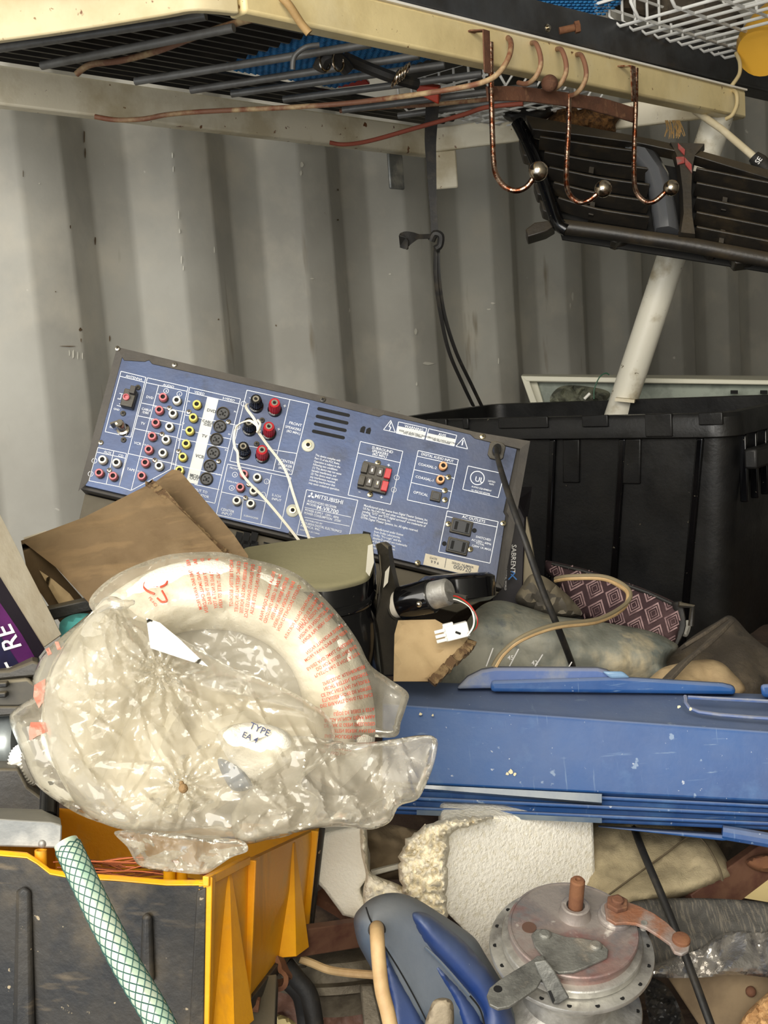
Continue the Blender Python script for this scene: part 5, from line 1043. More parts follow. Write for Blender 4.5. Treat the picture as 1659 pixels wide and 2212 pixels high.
# dark cloth at right
mb = MB(); blob(mb, [(1380, 1480), (1420, 1440), (1465, 1400), (1500, 1372), (1545, 1345), (1580, 1330), (1620, 1370), (1660, 1400), (1720, 1420), (1720, 1520), (1500, 1520)], tilt(1550, 1420, 1.22, 0, -.0008), 60, .03, .06, 12, lambda x, y: fold(x, y, 4, 70, .02)); solo(mb, 'dark_cloth', DARKCL, 'crumpled dark brown cloth heaped at the right edge beside the patterned bag', 'cloth', ang=80)
mb = MB(); blob(mb, [(1395, 1500), (1420, 1450), (1470, 1432), (1540, 1425), (1580, 1450), (1600, 1500)], tilt(1500, 1450, 1.08, 0, -.0006), 30, .012, .02, 10, lambda x, y: lump(x, y, 40, .006)); solo(mb, 'beige_felt', BEIGECL, 'beige felt scrap with a dark stain under the crossed dark straps', 'cloth', ang=80)
for i, (pa_, wd) in enumerate((([(1475, 1398, 1.14), (1520, 1370, 1.15), (1560, 1342, 1.18)], .016), ([(1440, 1470, 1.03), (1480, 1430, 1.05), (1530, 1390, 1.09), (1575, 1345, 1.14)], .012))):
    mb = MB().ribbon(PP(pa_, 6), RGT*.8+UPV*.5, wd, .004); solo(mb, 'dark_strap', DARKCL, ('upper short', 'lower long')[i]+' dark strap lying across the beige felt and dark cloth', 'strap', 'dark straps on the cloth heap', bevel=.001)

# ------------------------------------------------------------------ blue lid
bl_ = thing('blue_plastic_lid', 'large scratched blue plastic tub lid lying across the white foam block', 'lid', P(1250, 1770, .95))
def csec(x, k):   # cross section at photograph column x; k 0..1 along
    yl = lambda a, b: a+(b-a)*k
    return [P(x, yl(1470, 1502), yl(1.06, 1.03)), P(x, yl(1480, 1512), yl(1.015, .985)), P(x, yl(1512, 1578), yl(.975, .930)), P(x, yl(1520, 1586), yl(.962, .918)), P(x, yl(1528, 1596), yl(.962, .918)),
            P(x, yl(1610, 1672), yl(.955, .912)), P(x, yl(1688, 1734), yl(.953, .910)), P(x, yl(1700, 1742), yl(.963, .920)), P(x, yl(1757, 1796), yl(.965, .922)), P(x, yl(1757, 1796), yl(1.0, .96)), P(x, yl(1690, 1730), yl(1.05, 1.02)), P(x, yl(1540, 1590), yl(1.08, 1.05))]
xs = [826+i*(1730-826)/12 for i in range(13)]
mb = MB().loft([csec(x, i/12) for i, x in enumerate(xs)]); build(mb, 'shell', BLUE, bl_, bevel=.0012)
for j, (ya, yb, pr_) in enumerate(((1694, 1740, .010), (1716, 1758, .012), (1738, 1777, .014))):   # stepped rim ridges
    mb = MB(); secs = []
    for i, x in enumerate(xs):
        k = i/12; y = ya+(yb-ya)*k+8*math.exp(-((k-.5)/.5)**2)*0; d = .965-.043*k
        secs.append([P(x, y, d+.004), P(x, y+2, d-pr_), P(x, y+9, d-pr_), P(x, y+13, d+.004)])
    build(MB().loft(secs), 'rim_ridge', BLUE, bl_, bevel=.0008)
mb = MB(); secs = []
for i in range(7):
    x = 850+i*(1300-850)/6; k = (x-826)/904; secs.append([P(x, 1689+46*k+2, .948-.043*k), P(x, 1697+44*k+i*2.3, .947-.043*k), P(x, 1702+46*k+i*2.3, .962-.043*k), P(x, 1689+46*k, .962-.043*k)])
build(MB().loft(secs), 'grey_rim_strip', TRIMGREY, bl_)
mb = MB(); secs = []
for i in range(7):
    x = 900+i*(1300-900)/6; k = (x-826)/904; secs.append([P(x, 1746+40*k, .949-.043*k), P(x, 1757+40*k, .949-.043*k), P(x, 1757+40*k, .958-.043*k), P(x, 1746+40*k, .958-.043*k)])
build(MB().loft(secs), 'grey_rim_strip', TRIMGREY, bl_)
mb = MB(); A = [(985, 1488), (1010, 1462), (1040, 1447), (1070, 1442), (1290, 1443), (1316, 1449), (1325, 1462), (1325, 1482)]
mb.loft([[P(x, y, .99) for x, y in A], [P(x, y-3, 1.06) for x, y in A]]); build(mb, 'raised_plate', BLUED, bl_, bevel=.003)
mb = MB(); A = [(1060, 1470), (1330, 1462), (1560, 1476), (1586, 1482), (1590, 1500), (1060, 1494)]
mb.loft([[P(x, y, .985) for x, y in A], [P(x, y-2, 1.03) for x, y in A]]); build(mb, 'long_step', BLUE, bl_, bevel=.003)
mb = MB(); A = [(1300, 1450), (1345, 1450), (1362, 1464), (1320, 1466)]; mb.loft([[P(x, y, .983) for x, y in A], [P(x, y, 1.0) for x, y in A]]); build(mb, 'pale_latch', M('pale_blue_plastic', (120, 150, 180), .25), bl_, bevel=.002)
mb = MB(); A = [(1642, 1478), (1720, 1476), (1720, 1512), (1646, 1506)]; mb.loft([[P(x, y, .96) for x, y in A], [P(x, y, 1.0) for x, y in A]]); build(mb, 'corner_block', BLUE, bl_, bevel=.003)
mb = MB().tube(PP([(1480, 1504, .962), (1510, 1538, .94), (1720, 1556, .925)], 4), .0016, 6); build(mb, 'moulded_line', BLUED, bl_); mb = MB().tube([P(1486, 1506, .957), P(1720, 1518, .94)], .0016, 6); build(mb, 'moulded_line', BLUED, bl_)
mb = MB().hexa([P(1290, 1786, .93), P(1590, 1806, .92), P(1598, 1815, .92), P(1560, 1816, .92)], [P(1290, 1782, .97), P(1590, 1800, .96), P(1598, 1812, .96), P(1560, 1812, .96)]); build(mb, 'under_lip', BLUE, bl_, bevel=.002)
mb = MB().tube([P(1560, 1798, .925), P(1620, 1808, .92), P(1700, 1822, .915)], .006, 10); build(mb, 'side_rod', BLUE, bl_)
# marks on the face
mb = MB(); rnd = random.Random(11)
for (x, y, r_) in ((1103, 1667, 6), (1095, 1672, 4), (1112, 1672, 4), (1466, 1527, 4), (1492, 1532, 5), (908, 1542, 4), (935, 1545, 3)):
    k = (x-826)/904; pts = [(x+r_*rnd.uniform(.5, 1.2)*cos(a), y+r_*rnd.uniform(.5, 1.2)*sin(a)) for a in [2*pi*i/8 for i in range(8)]]
    dd = (.952-.043*k) if y > 1600 else (.955-.043*k if x < 1000 else .944-.043*k*.6)
    mb.loft([[P(a, b, dd) for a, b in pts], [P(a, b, dd+.004) for a, b in pts]])
build(mb, 'paint_chip', M('pale_chip', (226, 214, 176), .7), bl_)

# ------------------------------------------------------------------ white foam blocks
fb = thing('foam_block', 'large white polystyrene packing block with a broken left edge under the blue lid', 'packing block', P(1080, 2080, .88))
fo = [(958, 1800), (1070, 1766), (1282, 1762), (1287, 1900), (1290, 2100), (1180, 2180), (1060, 2110), (1010, 2020), (950, 1960)]
mb = MB(); A = [P(x, y, .90+(.0002*(x-950))) for x, y in fo]; mb.loft([A, [q+FWD*.07+UPV*.012 for q in A]]); build(mb, 'smooth_face', M('foam_beads', (242, 238, 226), .7, bump=[(330, .0016)], var=((230, 224, 206), 260, .5, .62)), fb, bevel=.003, seg=2)
to = [(862, 1848), (878, 1815), (915, 1783), (985, 1766), (1060, 1760), (1075, 1766), (1010, 1786), (972, 1800), (965, 1880), (966, 1960), (975, 2050), (940, 2010), (895, 1960), (870, 1925), (862, 1890)]
def ragged(poly, st, amp, seed):
    r = random.Random(seed); o_ = []
    for i_ in range(len(poly)):
        a_, b_ = poly[i_], poly[(i_+1) % len(poly)]; n_ = max(1, int(math.hypot(b_[0]-a_[0], b_[1]-a_[1])/st))
        for k_ in range(n_): o_.append((a_[0]+(b_[0]-a_[0])*k_/n_+r.uniform(-amp, amp), a_[1]+(b_[1]-a_[1])*k_/n_+r.uniform(-amp, amp)))
    return o_
mb = MB(); blob(mb, ragged(to, 9, 4, 1), .905, 14, .022, .06, 4, lambda x, y: abs(noise.noise(Vector((x/14, y/14, 1))))*.022+noise.noise(Vector((x/5, y/5, 5)))*.004, False); build(mb, 'torn_edge', TORN, fb, ang=80)
fb2 = thing('broken_foam_piece', 'smaller grey-white polystyrene piece between yellow crate and large foam block', 'packing block', P(760, 1980, .95))
mb = MB(); A = [P(x, y, .93) for x, y in [(692, 1802), (786, 1784), (790, 1850), (800, 1890), (775, 1925), (792, 1960), (780, 1990), (740, 1980), (700, 1925), (680, 1905)]]
mb.loft([A, [q+FWD*.05 for q in A]]); build(mb, 'smooth_face', WHITEF, fb2, bevel=.003)
mb = MB(); blob(mb, [(778, 1786), (792, 1790), (795, 1850), (802, 1885), (860, 1910), (905, 1935), (960, 1950), (940, 1990), (850, 1985), (795, 1985), (784, 1930), (790, 1890), (780, 1840)], .925, 12, .014, .03, 5, lambda x, y: abs(noise.noise(Vector((x/10, y/10, 2))))*.012); build(mb, 'torn_edge', TORN, fb2, ang=80)
mb = MB().hexa([P(800, 1882, .97), P(862, 1866, .97), P(868, 1876, .97), P(806, 1892, .97)], [P(800, 1878, 1.0), P(862, 1860, 1.0), P(868, 1870, 1.0), P(806, 1888, 1.0)]); solo(mb, 'foam_strip', WHITEF, 'thin white foam strip lying in the gap between the two foam pieces', 'foam strip', bevel=.001)
mb = MB(); blob(mb, [(786, 1786), (830, 1780), (890, 1790), (930, 1810), (920, 1900), (860, 1900), (800, 1890)], 1.0, 30, .01, .03, 10, lambda x, y: fold(x, y, 9, 60, .012)); solo(mb, 'grey_rag', M('grey_brown_rag', (128, 112, 88), .9, bump=(200, .001)), 'folded grey brown rag in the gap behind the foam pieces', 'cloth', ang=80)

# ------------------------------------------------------------------ yellow and black crate
cr = thing('yellow_crate', 'yellow plastic crate with a dirty black front panel and ribbed yellow side', 'crate', P(440, 2250, .70))
dc = .665; dfar = .93; dl = .70
ftop = [(-60, 1842), (0, 1848), (58, 1853), (80, 1866), (108, 1888), (150, 1896), (250, 1902), (360, 1912), (442, 1912)]
cdp = lambda x: dl+(dc-dl)*(x+60)/500
fb_ = [(x, 2290) for x, y in ftop]
mb = MB(); secs = []
for (x, y) in ftop:
    d_ = cdp(x); secs.append([P(x, y, d_), P(x-(4 if x > 0 else 0), 2290, d_+.004), P(x-(4 if x > 0 else 0), 2290, d_+.012), P(x, y, d_+.008)])
mb.loft(secs); build(mb, 'front_panel', CRATEB, cr, bevel=.001)
mb = MB(); secs = []   # yellow rim lip on the front panel
for (x, y) in ftop:
    d_ = cdp(x); secs.append([P(x, y-12, d_+.002), P(x, y+1, d_-.0015), P(x, y+2, d_+.012), P(x, y-10, d_+.014)])
build(MB().loft(secs), 'front_rim', YEL, cr, bevel=.0008)
def side_pt(s, t, o=0):   # s 0 near..1 far, t 0 top..1 bottom, o metres proud
    a = P(444, 1905, dc); b = P(692, 1788, dfar); c = P(436, 2300, dc); e = P(668, 2000, dfar)
    q = a.lerp(b, s).lerp(c.lerp(e, s), t); n = (b-a).cross(c-a).normalized(); n = n if n.dot(RGT) > 0 else -n
    return q+n*o
mb = MB(); mb.hexa([side_pt(0, 0), side_pt(1, 0), side_pt(1, 1), side_pt(0, 1)], [side_pt(0, 0, -.004), side_pt(1, 0, -.004), side_pt(1, 1, -.004), side_pt(0, 1, -.004)]); build(mb, 'yellow_side', YEL, cr)
def sbar(poly, o, name, mat, taper=0):
    mb = MB(); mb.loft([[side_pt(s, t, -.001) for s, t in poly], [side_pt(s, t, o) for s, t in poly]]); build(mb, name, mat, cr, bevel=.0006)
sbar([(0, -.03), (.022, -.01), (.02, 1.02), (0, 1.02)], .004, 'corner_post', YEL)
sbar([(0, .93), (.18, .955), (.40, .945), (.62, .93), (.80, .90), (1.0, .86), (1.0, 1.03), (0, 1.03)], .003, 'black_lower_band', CRATEB)
for s0, s1, sp_ in ((.155, .17, .10), (.70, .715, .07)):
    mb = MB(); mb.add([side_pt(s0, .02, .0005), side_pt(s1, .02, .0005), side_pt(s1+.03, .93, .016), side_pt(s0-sp_*.6, .93, .012), side_pt(s1+.05, .93, -.001), side_pt(s0-sp_, .93, -.001), side_pt(s1+.012, .02, -.001), side_pt(s0-.012, .02, -.001)], [(0, 1, 2, 3), (1, 6, 4, 2), (7, 0, 3, 5), (3, 2, 4, 5), (7, 6, 1, 0)]); build(mb, 'wedge_rib', YEL, cr, bevel=.0004)
for s in (.30, .90): sbar([(s, -.01), (s+.012, -.01), (s+.012, .93), (s, .93)], .005, 'narrow_rib', YEL)
sbar([(-.01, -.035), (.28, -.045), (.28, .01), (-.01, .02)], .003, 'side_rim', YEL)
sbar([(.985, -.0), (1.005, -.0), (1.0, 1.0), (.98, 1.0)], .004, 'far_edge', CRATEB)
# far and left walls of the crate, seen dark orange inside
mb = MB().hexa([P(692, 1790, dfar), P(120, 1745, .97), P(120, 2040, .97), P(668, 2000, dfar)], [P(692, 1790, dfar+.005), P(120, 1745, .975), P(120, 2040, .975), P(668, 2000, dfar+.005)]); build(mb, 'back_wall', YEL, cr)
mb = MB().hexa([P(-160, 1780, dl+.01), P(120, 1745, .97), P(120, 2040, .97), P(-160, 2300, dl+.01)], [P(-166, 1780, dl+.01), P(114, 1745, .97), P(114, 2040, .97), P(-166, 2300, dl+.01)]); build(mb, 'left_wall', YEL, cr)
mb = MB().hexa([P(-160, 2270, dl+.01), P(436, 2290, dc+.01), P(668, 2010, dfar), P(120, 2040, .97)], [q-Vector((0, 0, .004)) for q in (P(-160, 2270, dl+.01), P(436, 2290, dc+.01), P(668, 2010, dfar), P(120, 2040, .97))]); build(mb, 'crate_floor', CRATEB, cr)
for x, y0, y1, d_ in ((88, 1836, 1868, .70), (366, 1880, 1908, .695), (392, 1868, 1908, .70)):
    c0 = P(x, y0, d_); c1 = P(x, y1+24, d_); F = Matrix.Translation(c1) @ (c0-c1).to_track_quat('Z', 'Y').to_matrix().to_4x4(); L_ = (c0-c1).length
    build(MB(F).lathe([(.0037, 0), (.0037, L_), (.0024, L_), (.0024, L_-.006)], 16), 'peg', YEL, cr, ang=40)
# moulded ribs on the front panel
for (x, y0, y1, wd) in ((52, 1912, 2230, 27), (318, 1968, 2120, 19)):
    d_ = cdp(x); mb = MB(); A = [(x-wd, y1), (x-wd*.7, y0+10), (x, y0), (x+wd*.7, y0+10), (x+wd, y1)]
    mb.loft([[P(a, b, d_-.0002) for a, b in A], [P(x+(a-x)*.55, b+(6 if b < y1 else 0), d_-.0035) for a, b in A]]); build(mb, 'moulded_rib', CRATEB, cr, bevel=.0015)
mb = MB(); A = [(425, 1925), (446, 1915), (440, 2290), (405, 2290)]; mb.loft([[P(a, b, dc-.001) for a, b in A], [P(a, b, dc+.006) for a, b in A]]); build(mb, 'corner_strip', CRATEB, cr, bevel=.001)
# copper wires inside the crate
rnd = random.Random(21); mb = MB()
for i in range(34):
    x0 = rnd.uniform(110, 300); y0 = rnd.uniform(1858, 1905); x1 = x0+rnd.uniform(80, 190)
    d_ = rnd.uniform(.72, .80); p_ = [(x0, y0, d_), ((x0+x1)/2, y0+rnd.uniform(-14, 6), d_), (x1, y0+rnd.uniform(0, 20), d_)]; mb.tube(PP(p_, 5), .0006, 5)
o = solo(mb, 'copper_wire_tangle', M('dark_copper_wire', (130, 66, 32), .35, .7), 'tangle of thin copper wires lying inside the yellow crate', 'wires'); o['kind'] = 'stuff'
# galvanised channel
gc = thing('galvanised_channel', 'grey galvanised steel channel end resting on the crate rim at the left edge', 'channel', P(60, 1840, .72))
A = [(-80, 1765), (0, 1768), (110, 1775), (134, 1782), (133, 1812), (128, 1832), (-80, 1826)]
mb = MB(); mb.loft([[P(x, y, .70) for x, y in A], [P(x, y, .704) for x, y in A]]); build(mb, 'web', GALV, gc, bevel=.001)
mb = MB().hexa([P(-80, 1765, .70), P(110, 1775, .70), P(134, 1782, .70), P(-80, 1772, .70)], [P(-80, 1742, .76), P(90, 1748, .76), P(132, 1768, .76), P(-80, 1748, .76)]); build(mb, 'top_flange', GALV, gc, bevel=.001)
mb = MB().ball(P(92, 1822, .701), .0028, 12); build(mb, 'weld_blob', ALU, gc)

# left-hand machine parts
dv = thing('black_dusty_device', 'dusty black plastic device with clips under the printed box at the left edge', 'device', P(40, 1560, .86))
for A, d_, th_, m_ in (([(-60, 1452), (20, 1448), (70, 1428), (86, 1432), (84, 1462), (-60, 1475)], .86, .05, BLACKP), ([(-60, 1478), (60, 1466), (78, 1480), (82, 1500), (70, 1520), (40, 1528), (-60, 1528)], .85, .06, M('dust_caked_black', (34, 34, 34), .6, dust=((128, 120, 100), .9))), ([(-60, 1526), (60, 1526), (66, 1518), (74, 1530), (60, 1545), (-60, 1552)], .845, .05, BLACKP)):
    mb = MB(); mb.loft([[P(x, y, d_) for x, y in A], [P(x, y-14, d_+th_) for x, y in A]]); build(mb, 'housing_section', m_, dv, bevel=.002)
for x, y in ((6, 1478), (4, 1500)): build(MB().box(P(x, y, .845), (.008, .006, .004)), 'clip', BLACKP, dv, bevel=.001)
mb = MB(); c = P(-8, 1610, .87); F = Matrix.Translation(c) @ Matrix.Rotation(radians(90), 4, 'Y') @ Matrix.Translation((0, 0, -.03))
mb.lathe([(.02, -.03), (.0235, -.026), (.0235, .044), (.021, .048), (.012, .05)], 36, F); solo(mb, 'silver_motor', SILV, 'silver cylindrical motor case at the left edge beside the clear bag', 'motor', ang=40)
mb = MB(); c = P(66, 1650, .84); n_ = 40; ptsg = []
for k in range(n_*2): a = 2*pi*k/(n_*2); r_ = .0165 if k % 2 else .0148; ptsg.append((r_*cos(a), r_*sin(a)*1.25))
F = Matrix.Translation(c) @ Matrix.Rotation(radians(70), 4, 'Y') @ Matrix.Rotation(radians(12), 4, 'X'); mb.prism(ptsg, -.006, .006, F); solo(mb, 'white_gear', WHITEP, 'white ribbed plastic gear wheel behind the left edge of the bag', 'gear', flatsh=True)
mb = MB(); A = [(-60, 1660), (40, 1660), (60, 1700), (100, 1730), (128, 1750), (128, 1775), (-60, 1768)]; mb.loft([[P(x, y, .80) for x, y in A], [P(x, y-20, .86) for x, y in A]]); solo(mb, 'black_bracket', BLACKP, 'dusty black bracket above the galvanised channel', 'bracket', bevel=.002)
mb = MB().tube([P(106, 1700, .78), P(104, 1765, .76)], .006, 14); solo(mb, 'short_black_pin', BLACKG, 'short shiny black pin standing behind the galvanised channel', 'pin')

# ------------------------------------------------------------------ hose
hz = thing('braided_hose', 'pale green clear hose with dark green braid leaning on the black crate panel', 'hose', P(240, 2212, .6))
hp = PP([(146, 1828, .640), (178, 1895, .632), (224, 1990, .622), (276, 2090, .612), (330, 2180, .604), (372, 2262, .598)], 8); HR = .0074
mb = MB().tube(hp, [HR*.9]+[HR]*(len(hp)-1), 28); build(mb, 'hose_wall', HOSEM, hz, ang=60)
mb = MB(); tot = (hp[-1]-hp[0]).length; ax = (hp[-1]-hp[0]).normalized(); n1 = ax.orthogonal().normalized(); n2 = ax.cross(n1); NS = 150
def hpt(t):
    f = t*(len(hp)-1); i = min(int(f), len(hp)-2); return hp[i].lerp(hp[i+1], f-i)
for s_ in (1, -1):
    for k in range(9):
        pts = [hpt(j/NS)+(n1*cos(a_)+n2*sin(a_))*(HR+.00005) for j in range(NS+1) for a_ in [s_*(tot*(j/NS)/.052*2*pi)+2*pi*k/9]]
        mb.tube(pts, .00034, 4)
build(mb, 'braid', BRAID, hz, ang=60)['kind'] = 'stuff'
mb = MB(); F = Matrix.Translation(hp[0]) @ (hp[0]-hp[1]).to_track_quat('Z', 'Y').to_matrix().to_4x4(); mb.lathe([(HR*.96, -.002), (HR*.93, .0025), (HR*.6, .003), (HR*.6, -.001)], 24, F, cap=False); mb.lathe([(HR*.6, .0005), (.0001, .0006)], 24, F, cap=False); build(mb, 'cut_end', HOSEM, hz)

# ------------------------------------------------------------------ grey and blue handle tool
ir = thing('blue_grey_iron', 'blue and grey plastic clothes iron body standing nose up with a tan cord', 'appliance', P(900, 2250, .74))
Z2 = lambda X, Y: (540+X/2.9625, 1740+Y/2.9625)
def zz2(*a): return [Z2(*q) for q in a]
dI = tilt(880, 2050, .815, .00012, -.0001)
oi = zz2((664, 760), (672, 700), (705, 655), (760, 605), (830, 572), (910, 558), (990, 568), (1080, 605), (1200, 680), (1330, 765), (1440, 850), (1510, 960), (1600, 1110), (1680, 1260), (1720, 1480), (1100, 1500), (900, 1480), (850, 1320), (790, 1080), (730, 960), (690, 880))
mb = MB(); blob(mb, oi, dI, 70, .030, .05, 9); build(mb, 'grey_shell', IRONG, ir, ang=80)
ob_ = zz2((1035, 700), (1075, 680), (1150, 700), (1260, 780), (1370, 870), (1470, 980), (1560, 1090), (1640, 1230), (1700, 1480), (1500, 1480), (1480, 1330), (1400, 1210), (1280, 1080), (1140, 920), (1060, 790))
mb = MB(); blob(mb, ob_, lambda x, y: dI(x, y)-.024, 42, .018, .012, 8); build(mb, 'blue_dome', IRONB, ir, ang=80)
ol = zz2((1120, 915), (1260, 1060), (1400, 1215), (1480, 1340), (1510, 1480), (1390, 1480), (1290, 1250), (1190, 1080))
mb = MB(); blob(mb, ol, lambda x, y: dI(x, y)-.020, 22, .014, .012, 7); build(mb, 'blue_lower_panel', IRONB, ir, ang=80)
ol = zz2((855, 850), (880, 930), (930, 1040), (1010, 1180), (1090, 1330), (1130, 1480), (940, 1480), (900, 1250), (860, 1080), (835, 930))
mb = MB(); blob(mb, ol, lambda x, y: dI(x, y)-.024, 16, .009, .012, 7); build(mb, 'blue_left_panel', IRONB, ir, ang=80)
def iline(pts, r, m_, n_, off=.032): build(MB().tube(PP([(*Z2(x, y), dI(*Z2(x, y))-off) for x, y in pts], 5), r, 6), n_, m_, ir)
iline([(742, 650), (765, 720), (790, 770)], .0006, HOLE, 'seam', .0275); iline([(860, 900), (960, 1060), (1060, 1240), (1140, 1400)], .0006, HOLE, 'seam', .0335)
iline([(1120, 905), (1200, 980), (1300, 1090), (1405, 1215)], .0011, IRONG, 'raised_line', .0395); iline([(1405, 1215), (1470, 1300), (1505, 1420)], .0007, HOLE, 'seam', .038)
build(MB().tube(PP([(*Z2(812, 800), .80), (*Z2(812, 785), .77), (*Z2(815, 860), .752), (*Z2(825, 1000), .745), (*Z2(845, 1180), .738), (*Z2(880, 1320), .733), (*Z2(905, 1440), .73)], 6), .0049, 16), 'power_cord', CORD, ir)
build(MB().lathe([(.006, 0), (.0062, .002), (.0045, .0028)], 20, Matrix.Translation(P(*Z2(812, 790), .785)) @ (-FWD).to_track_quat('Z', 'Y').to_matrix().to_4x4()), 'cord_entry', RUBBER, ir)
mb = MB(); blob(mb, zz2((1120, 1420), (1150, 1300), (1180, 1245), (1240, 1230), (1290, 1250), (1305, 1310), (1295, 1430), (1200, 1450)), .735, 16, .006, .006, 6); solo(mb, 'worn_lever', M('worn_tan_metal', (150, 138, 116), .7, .3, var=((104, 92, 76), 60, .45, .65), bump=(160, .0008)), 'worn tan metal lever end in front of the iron at the bottom edge', 'lever')

# ------------------------------------------------------------------ drum hub
vd_ = ray(1238, 2003).normalized(); ux = (UPV-vd_*UPV.dot(vd_)).normalized(); e_ = radians(44)
hax = (ux*cos(e_)-vd_*sin(e_)+RGT*.07).normalized(); hx_ = RGT-hax*RGT.dot(hax)
HC = P(1238, 2003, .80); HF = frame(HC, hx_, hax.cross(hx_)); p_ = .80/FPX
hb = thing('wheel_hub', 'cast aluminium drum brake wheel hub with a rusty spindle and brake arm', 'wheel hub', HF)
def hl(prof, mat, name, n=72, cx=0, cy=0, parent=None, **k): return build(MB(HF @ Matrix.Translation((cx*p_, cy*p_, 0))).lathe([(r*p_, z*p_) for r, z in prof], n), name, mat, parent or hb, ang=30, **k)
hl([(20, -2), (134, -2), (134, 0), (138, 0), (140, -3), (140, -9), (136, -11), (136, -26), (132, -28)], ALUR, 'brake_plate')
hl([(138, -26), (150, -28), (152, -31), (152, -46), (140, -48), (140, -50), (158, -51), (177, -53), (178, -56), (178, -62), (175, -64), (150, -66), (118, -72), (104, -84), (102, -98), (108, -101), (108, -107), (101, -110), (101, -120), (107, -123), (107, -129), (100, -132), (100, -142), (106, -145), (106, -151), (100, -154), (104, -190), (120, -205), (150, -214), (166, -218), (168, -222), (168, -230), (160, -234), (90, -240)], ALU, 'hub_shell')
def Hxy(x, y, z=0):
    r_ = ray(x, y); o_ = HF @ Vector((0, 0, z*p_)); q = HF.inverted() @ (CAM+r_*((o_-CAM).dot(hax)/r_.dot(hax))); return q.x/p_, q.y/p_
for lv, R_s, zc in ((0, 166, -52.4), (1, 156, -219)):
    for k in range(18):
        a = 2*pi*(k+.5*lv)/18; hl([(5.2, zc-.5), (5.2, zc+(.8 if lv == 0 else 4))], HOLE, 'spoke_hole', 10, R_s*cos(a), R_s*sin(a))
Z5 = lambda X, Y: (1000+X/2.517, 1740+Y/2.517)
q = Hxy(*Z5(608, 590)); hl([(36, -2), (32, 8), (30, 20), (31, 24), (27, 26), (20, 25), (20, 10)], ALUR, 'spindle_boss', 40, *q); hl([(16, 5), (16, 92), (13, 96), (6, 97), (4, 92), (.1, 91)], RUSTB, 'spindle', 30, *q)
q = Hxy(*Z5(360, 662)); hl([(15.5, -1.5), (15.5, .4)], M('rusty_hole', (86, 62, 50), .9), 'plate_hole', 24, *q)
q = Hxy(*Z5(828, 610)); hl([(38, -1), (38, 6), (33, 9), (33, 20), (30, 22)], ALUR, 'arm_boss', 36, *q)
def hprism(pts, z0, z1, mat, name, bev=.0006, cx=True):
    P2 = [Hxy(*Z5(*a), z1) for a in pts]; P2 = [(a*p_, b*p_) for a, b in P2]
    ar = sum(P2[i][0]*P2[(i+1) % len(P2)][1]-P2[(i+1) % len(P2)][0]*P2[i][1] for i in range(len(P2)))
    if ar < 0: P2 = P2[::-1]
    return build(MB(HF).prism(P2, z0*p_, z1*p_), name, mat, hb, bevel=bev)
hprism([(770, 535), (800, 505), (850, 498), (890, 520), (960, 545), (1040, 585), (1110, 635), (1165, 690), (1215, 715), (1235, 755), (1225, 790), (1190, 808), (1150, 795), (1125, 750), (1070, 710), (1000, 665), (940, 640), (880, 635), (830, 640), (780, 610)], 22, 30, M('rusty_brake_arm', (134, 108, 94), .7, .3, var=[((138, 92, 66), 30, .45, .6), ((150, 148, 144), 16, .52, .66)], bump=(160, .001)), 'brake_arm')
q = Hxy(*Z5(838, 545), 30); F = HF @ Matrix.Translation((q[0]*p_, q[1]*p_, 0)); build(MB(F).prism([(25*p_*cos(pi/3*k+.3), 25*p_*sin(pi/3*k+.3)) for k in range(6)], 30*p_, 42*p_), 'arm_nut', RUST, hb, bevel=.0008); hl([(13, 40), (13, 48), (10, 50)], RUST, 'arm_stud', 20, *q)
q = Hxy(*Z5(1186, 735), 30); hl([(19, 29), (19, 36), (17, 39), (10, 42)], RUSTB, 'arm_pin', 20, *q)
q = Hxy(*Z5(985, 640), 30); hl([(7, 14), (7, 32)], ALU, 'arm_lug', 12, *q)
hprism([(372, 700), (400, 672), (450, 670), (490, 690), (560, 712), (650, 720), (745, 738), (792, 782), (785, 822), (700, 862), (660, 880), (600, 902), (520, 908), (455, 870), (430, 810), (390, 760)], 0, 7, ALUD, 'cover_plate')
for c in ((445, 705), (722, 765)): q = Hxy(*Z5(*c), 7); hl([(14, 6), (13, 11), (9, 14), (.1, 14.5)], ALUD, 'rivet', 24, *q)
hprism([(380, 835), (405, 815), (440, 815), (455, 860), (440, 920), (400, 990), (330, 1040), (250, 1092), (190, 1102), (145, 1080), (130, 1030), (145, 990), (200, 945), (290, 890)], 4, 12, ALUD, 'cable_lever')
q = Hxy(*Z5(190, 998), 12); hl([(9, 11), (9, 12.6)], HOLE, 'lever_hole', 18, *q)
q = Hxy(*Z5(440, 870), 12); hl([(12, 11), (12, 15), (9, 17)], ALUD, 'lever_rivet', 20, *q)
mb = MB(); A = [(385, 850), (450, 838), (500, 900), (545, 985), (580, 1045), (520, 1082), (490, 1082), (455, 1010), (415, 920)]
mb.loft([[P(*Z5(*a), .752) for a in A], [P(*Z5(*a), .757) for a in A]]); build(mb, 'bent_clip', ALUD, hb, bevel=.001)
mb = MB(); A = [(462, 1010), (478, 1005), (500, 1060), (490, 1078)]; mb.loft([[P(*Z5(*a), .7515) for a in A], [P(*Z5(*a), .753) for a in A]]); build(mb, 'clip_slot', HOLE, hb)

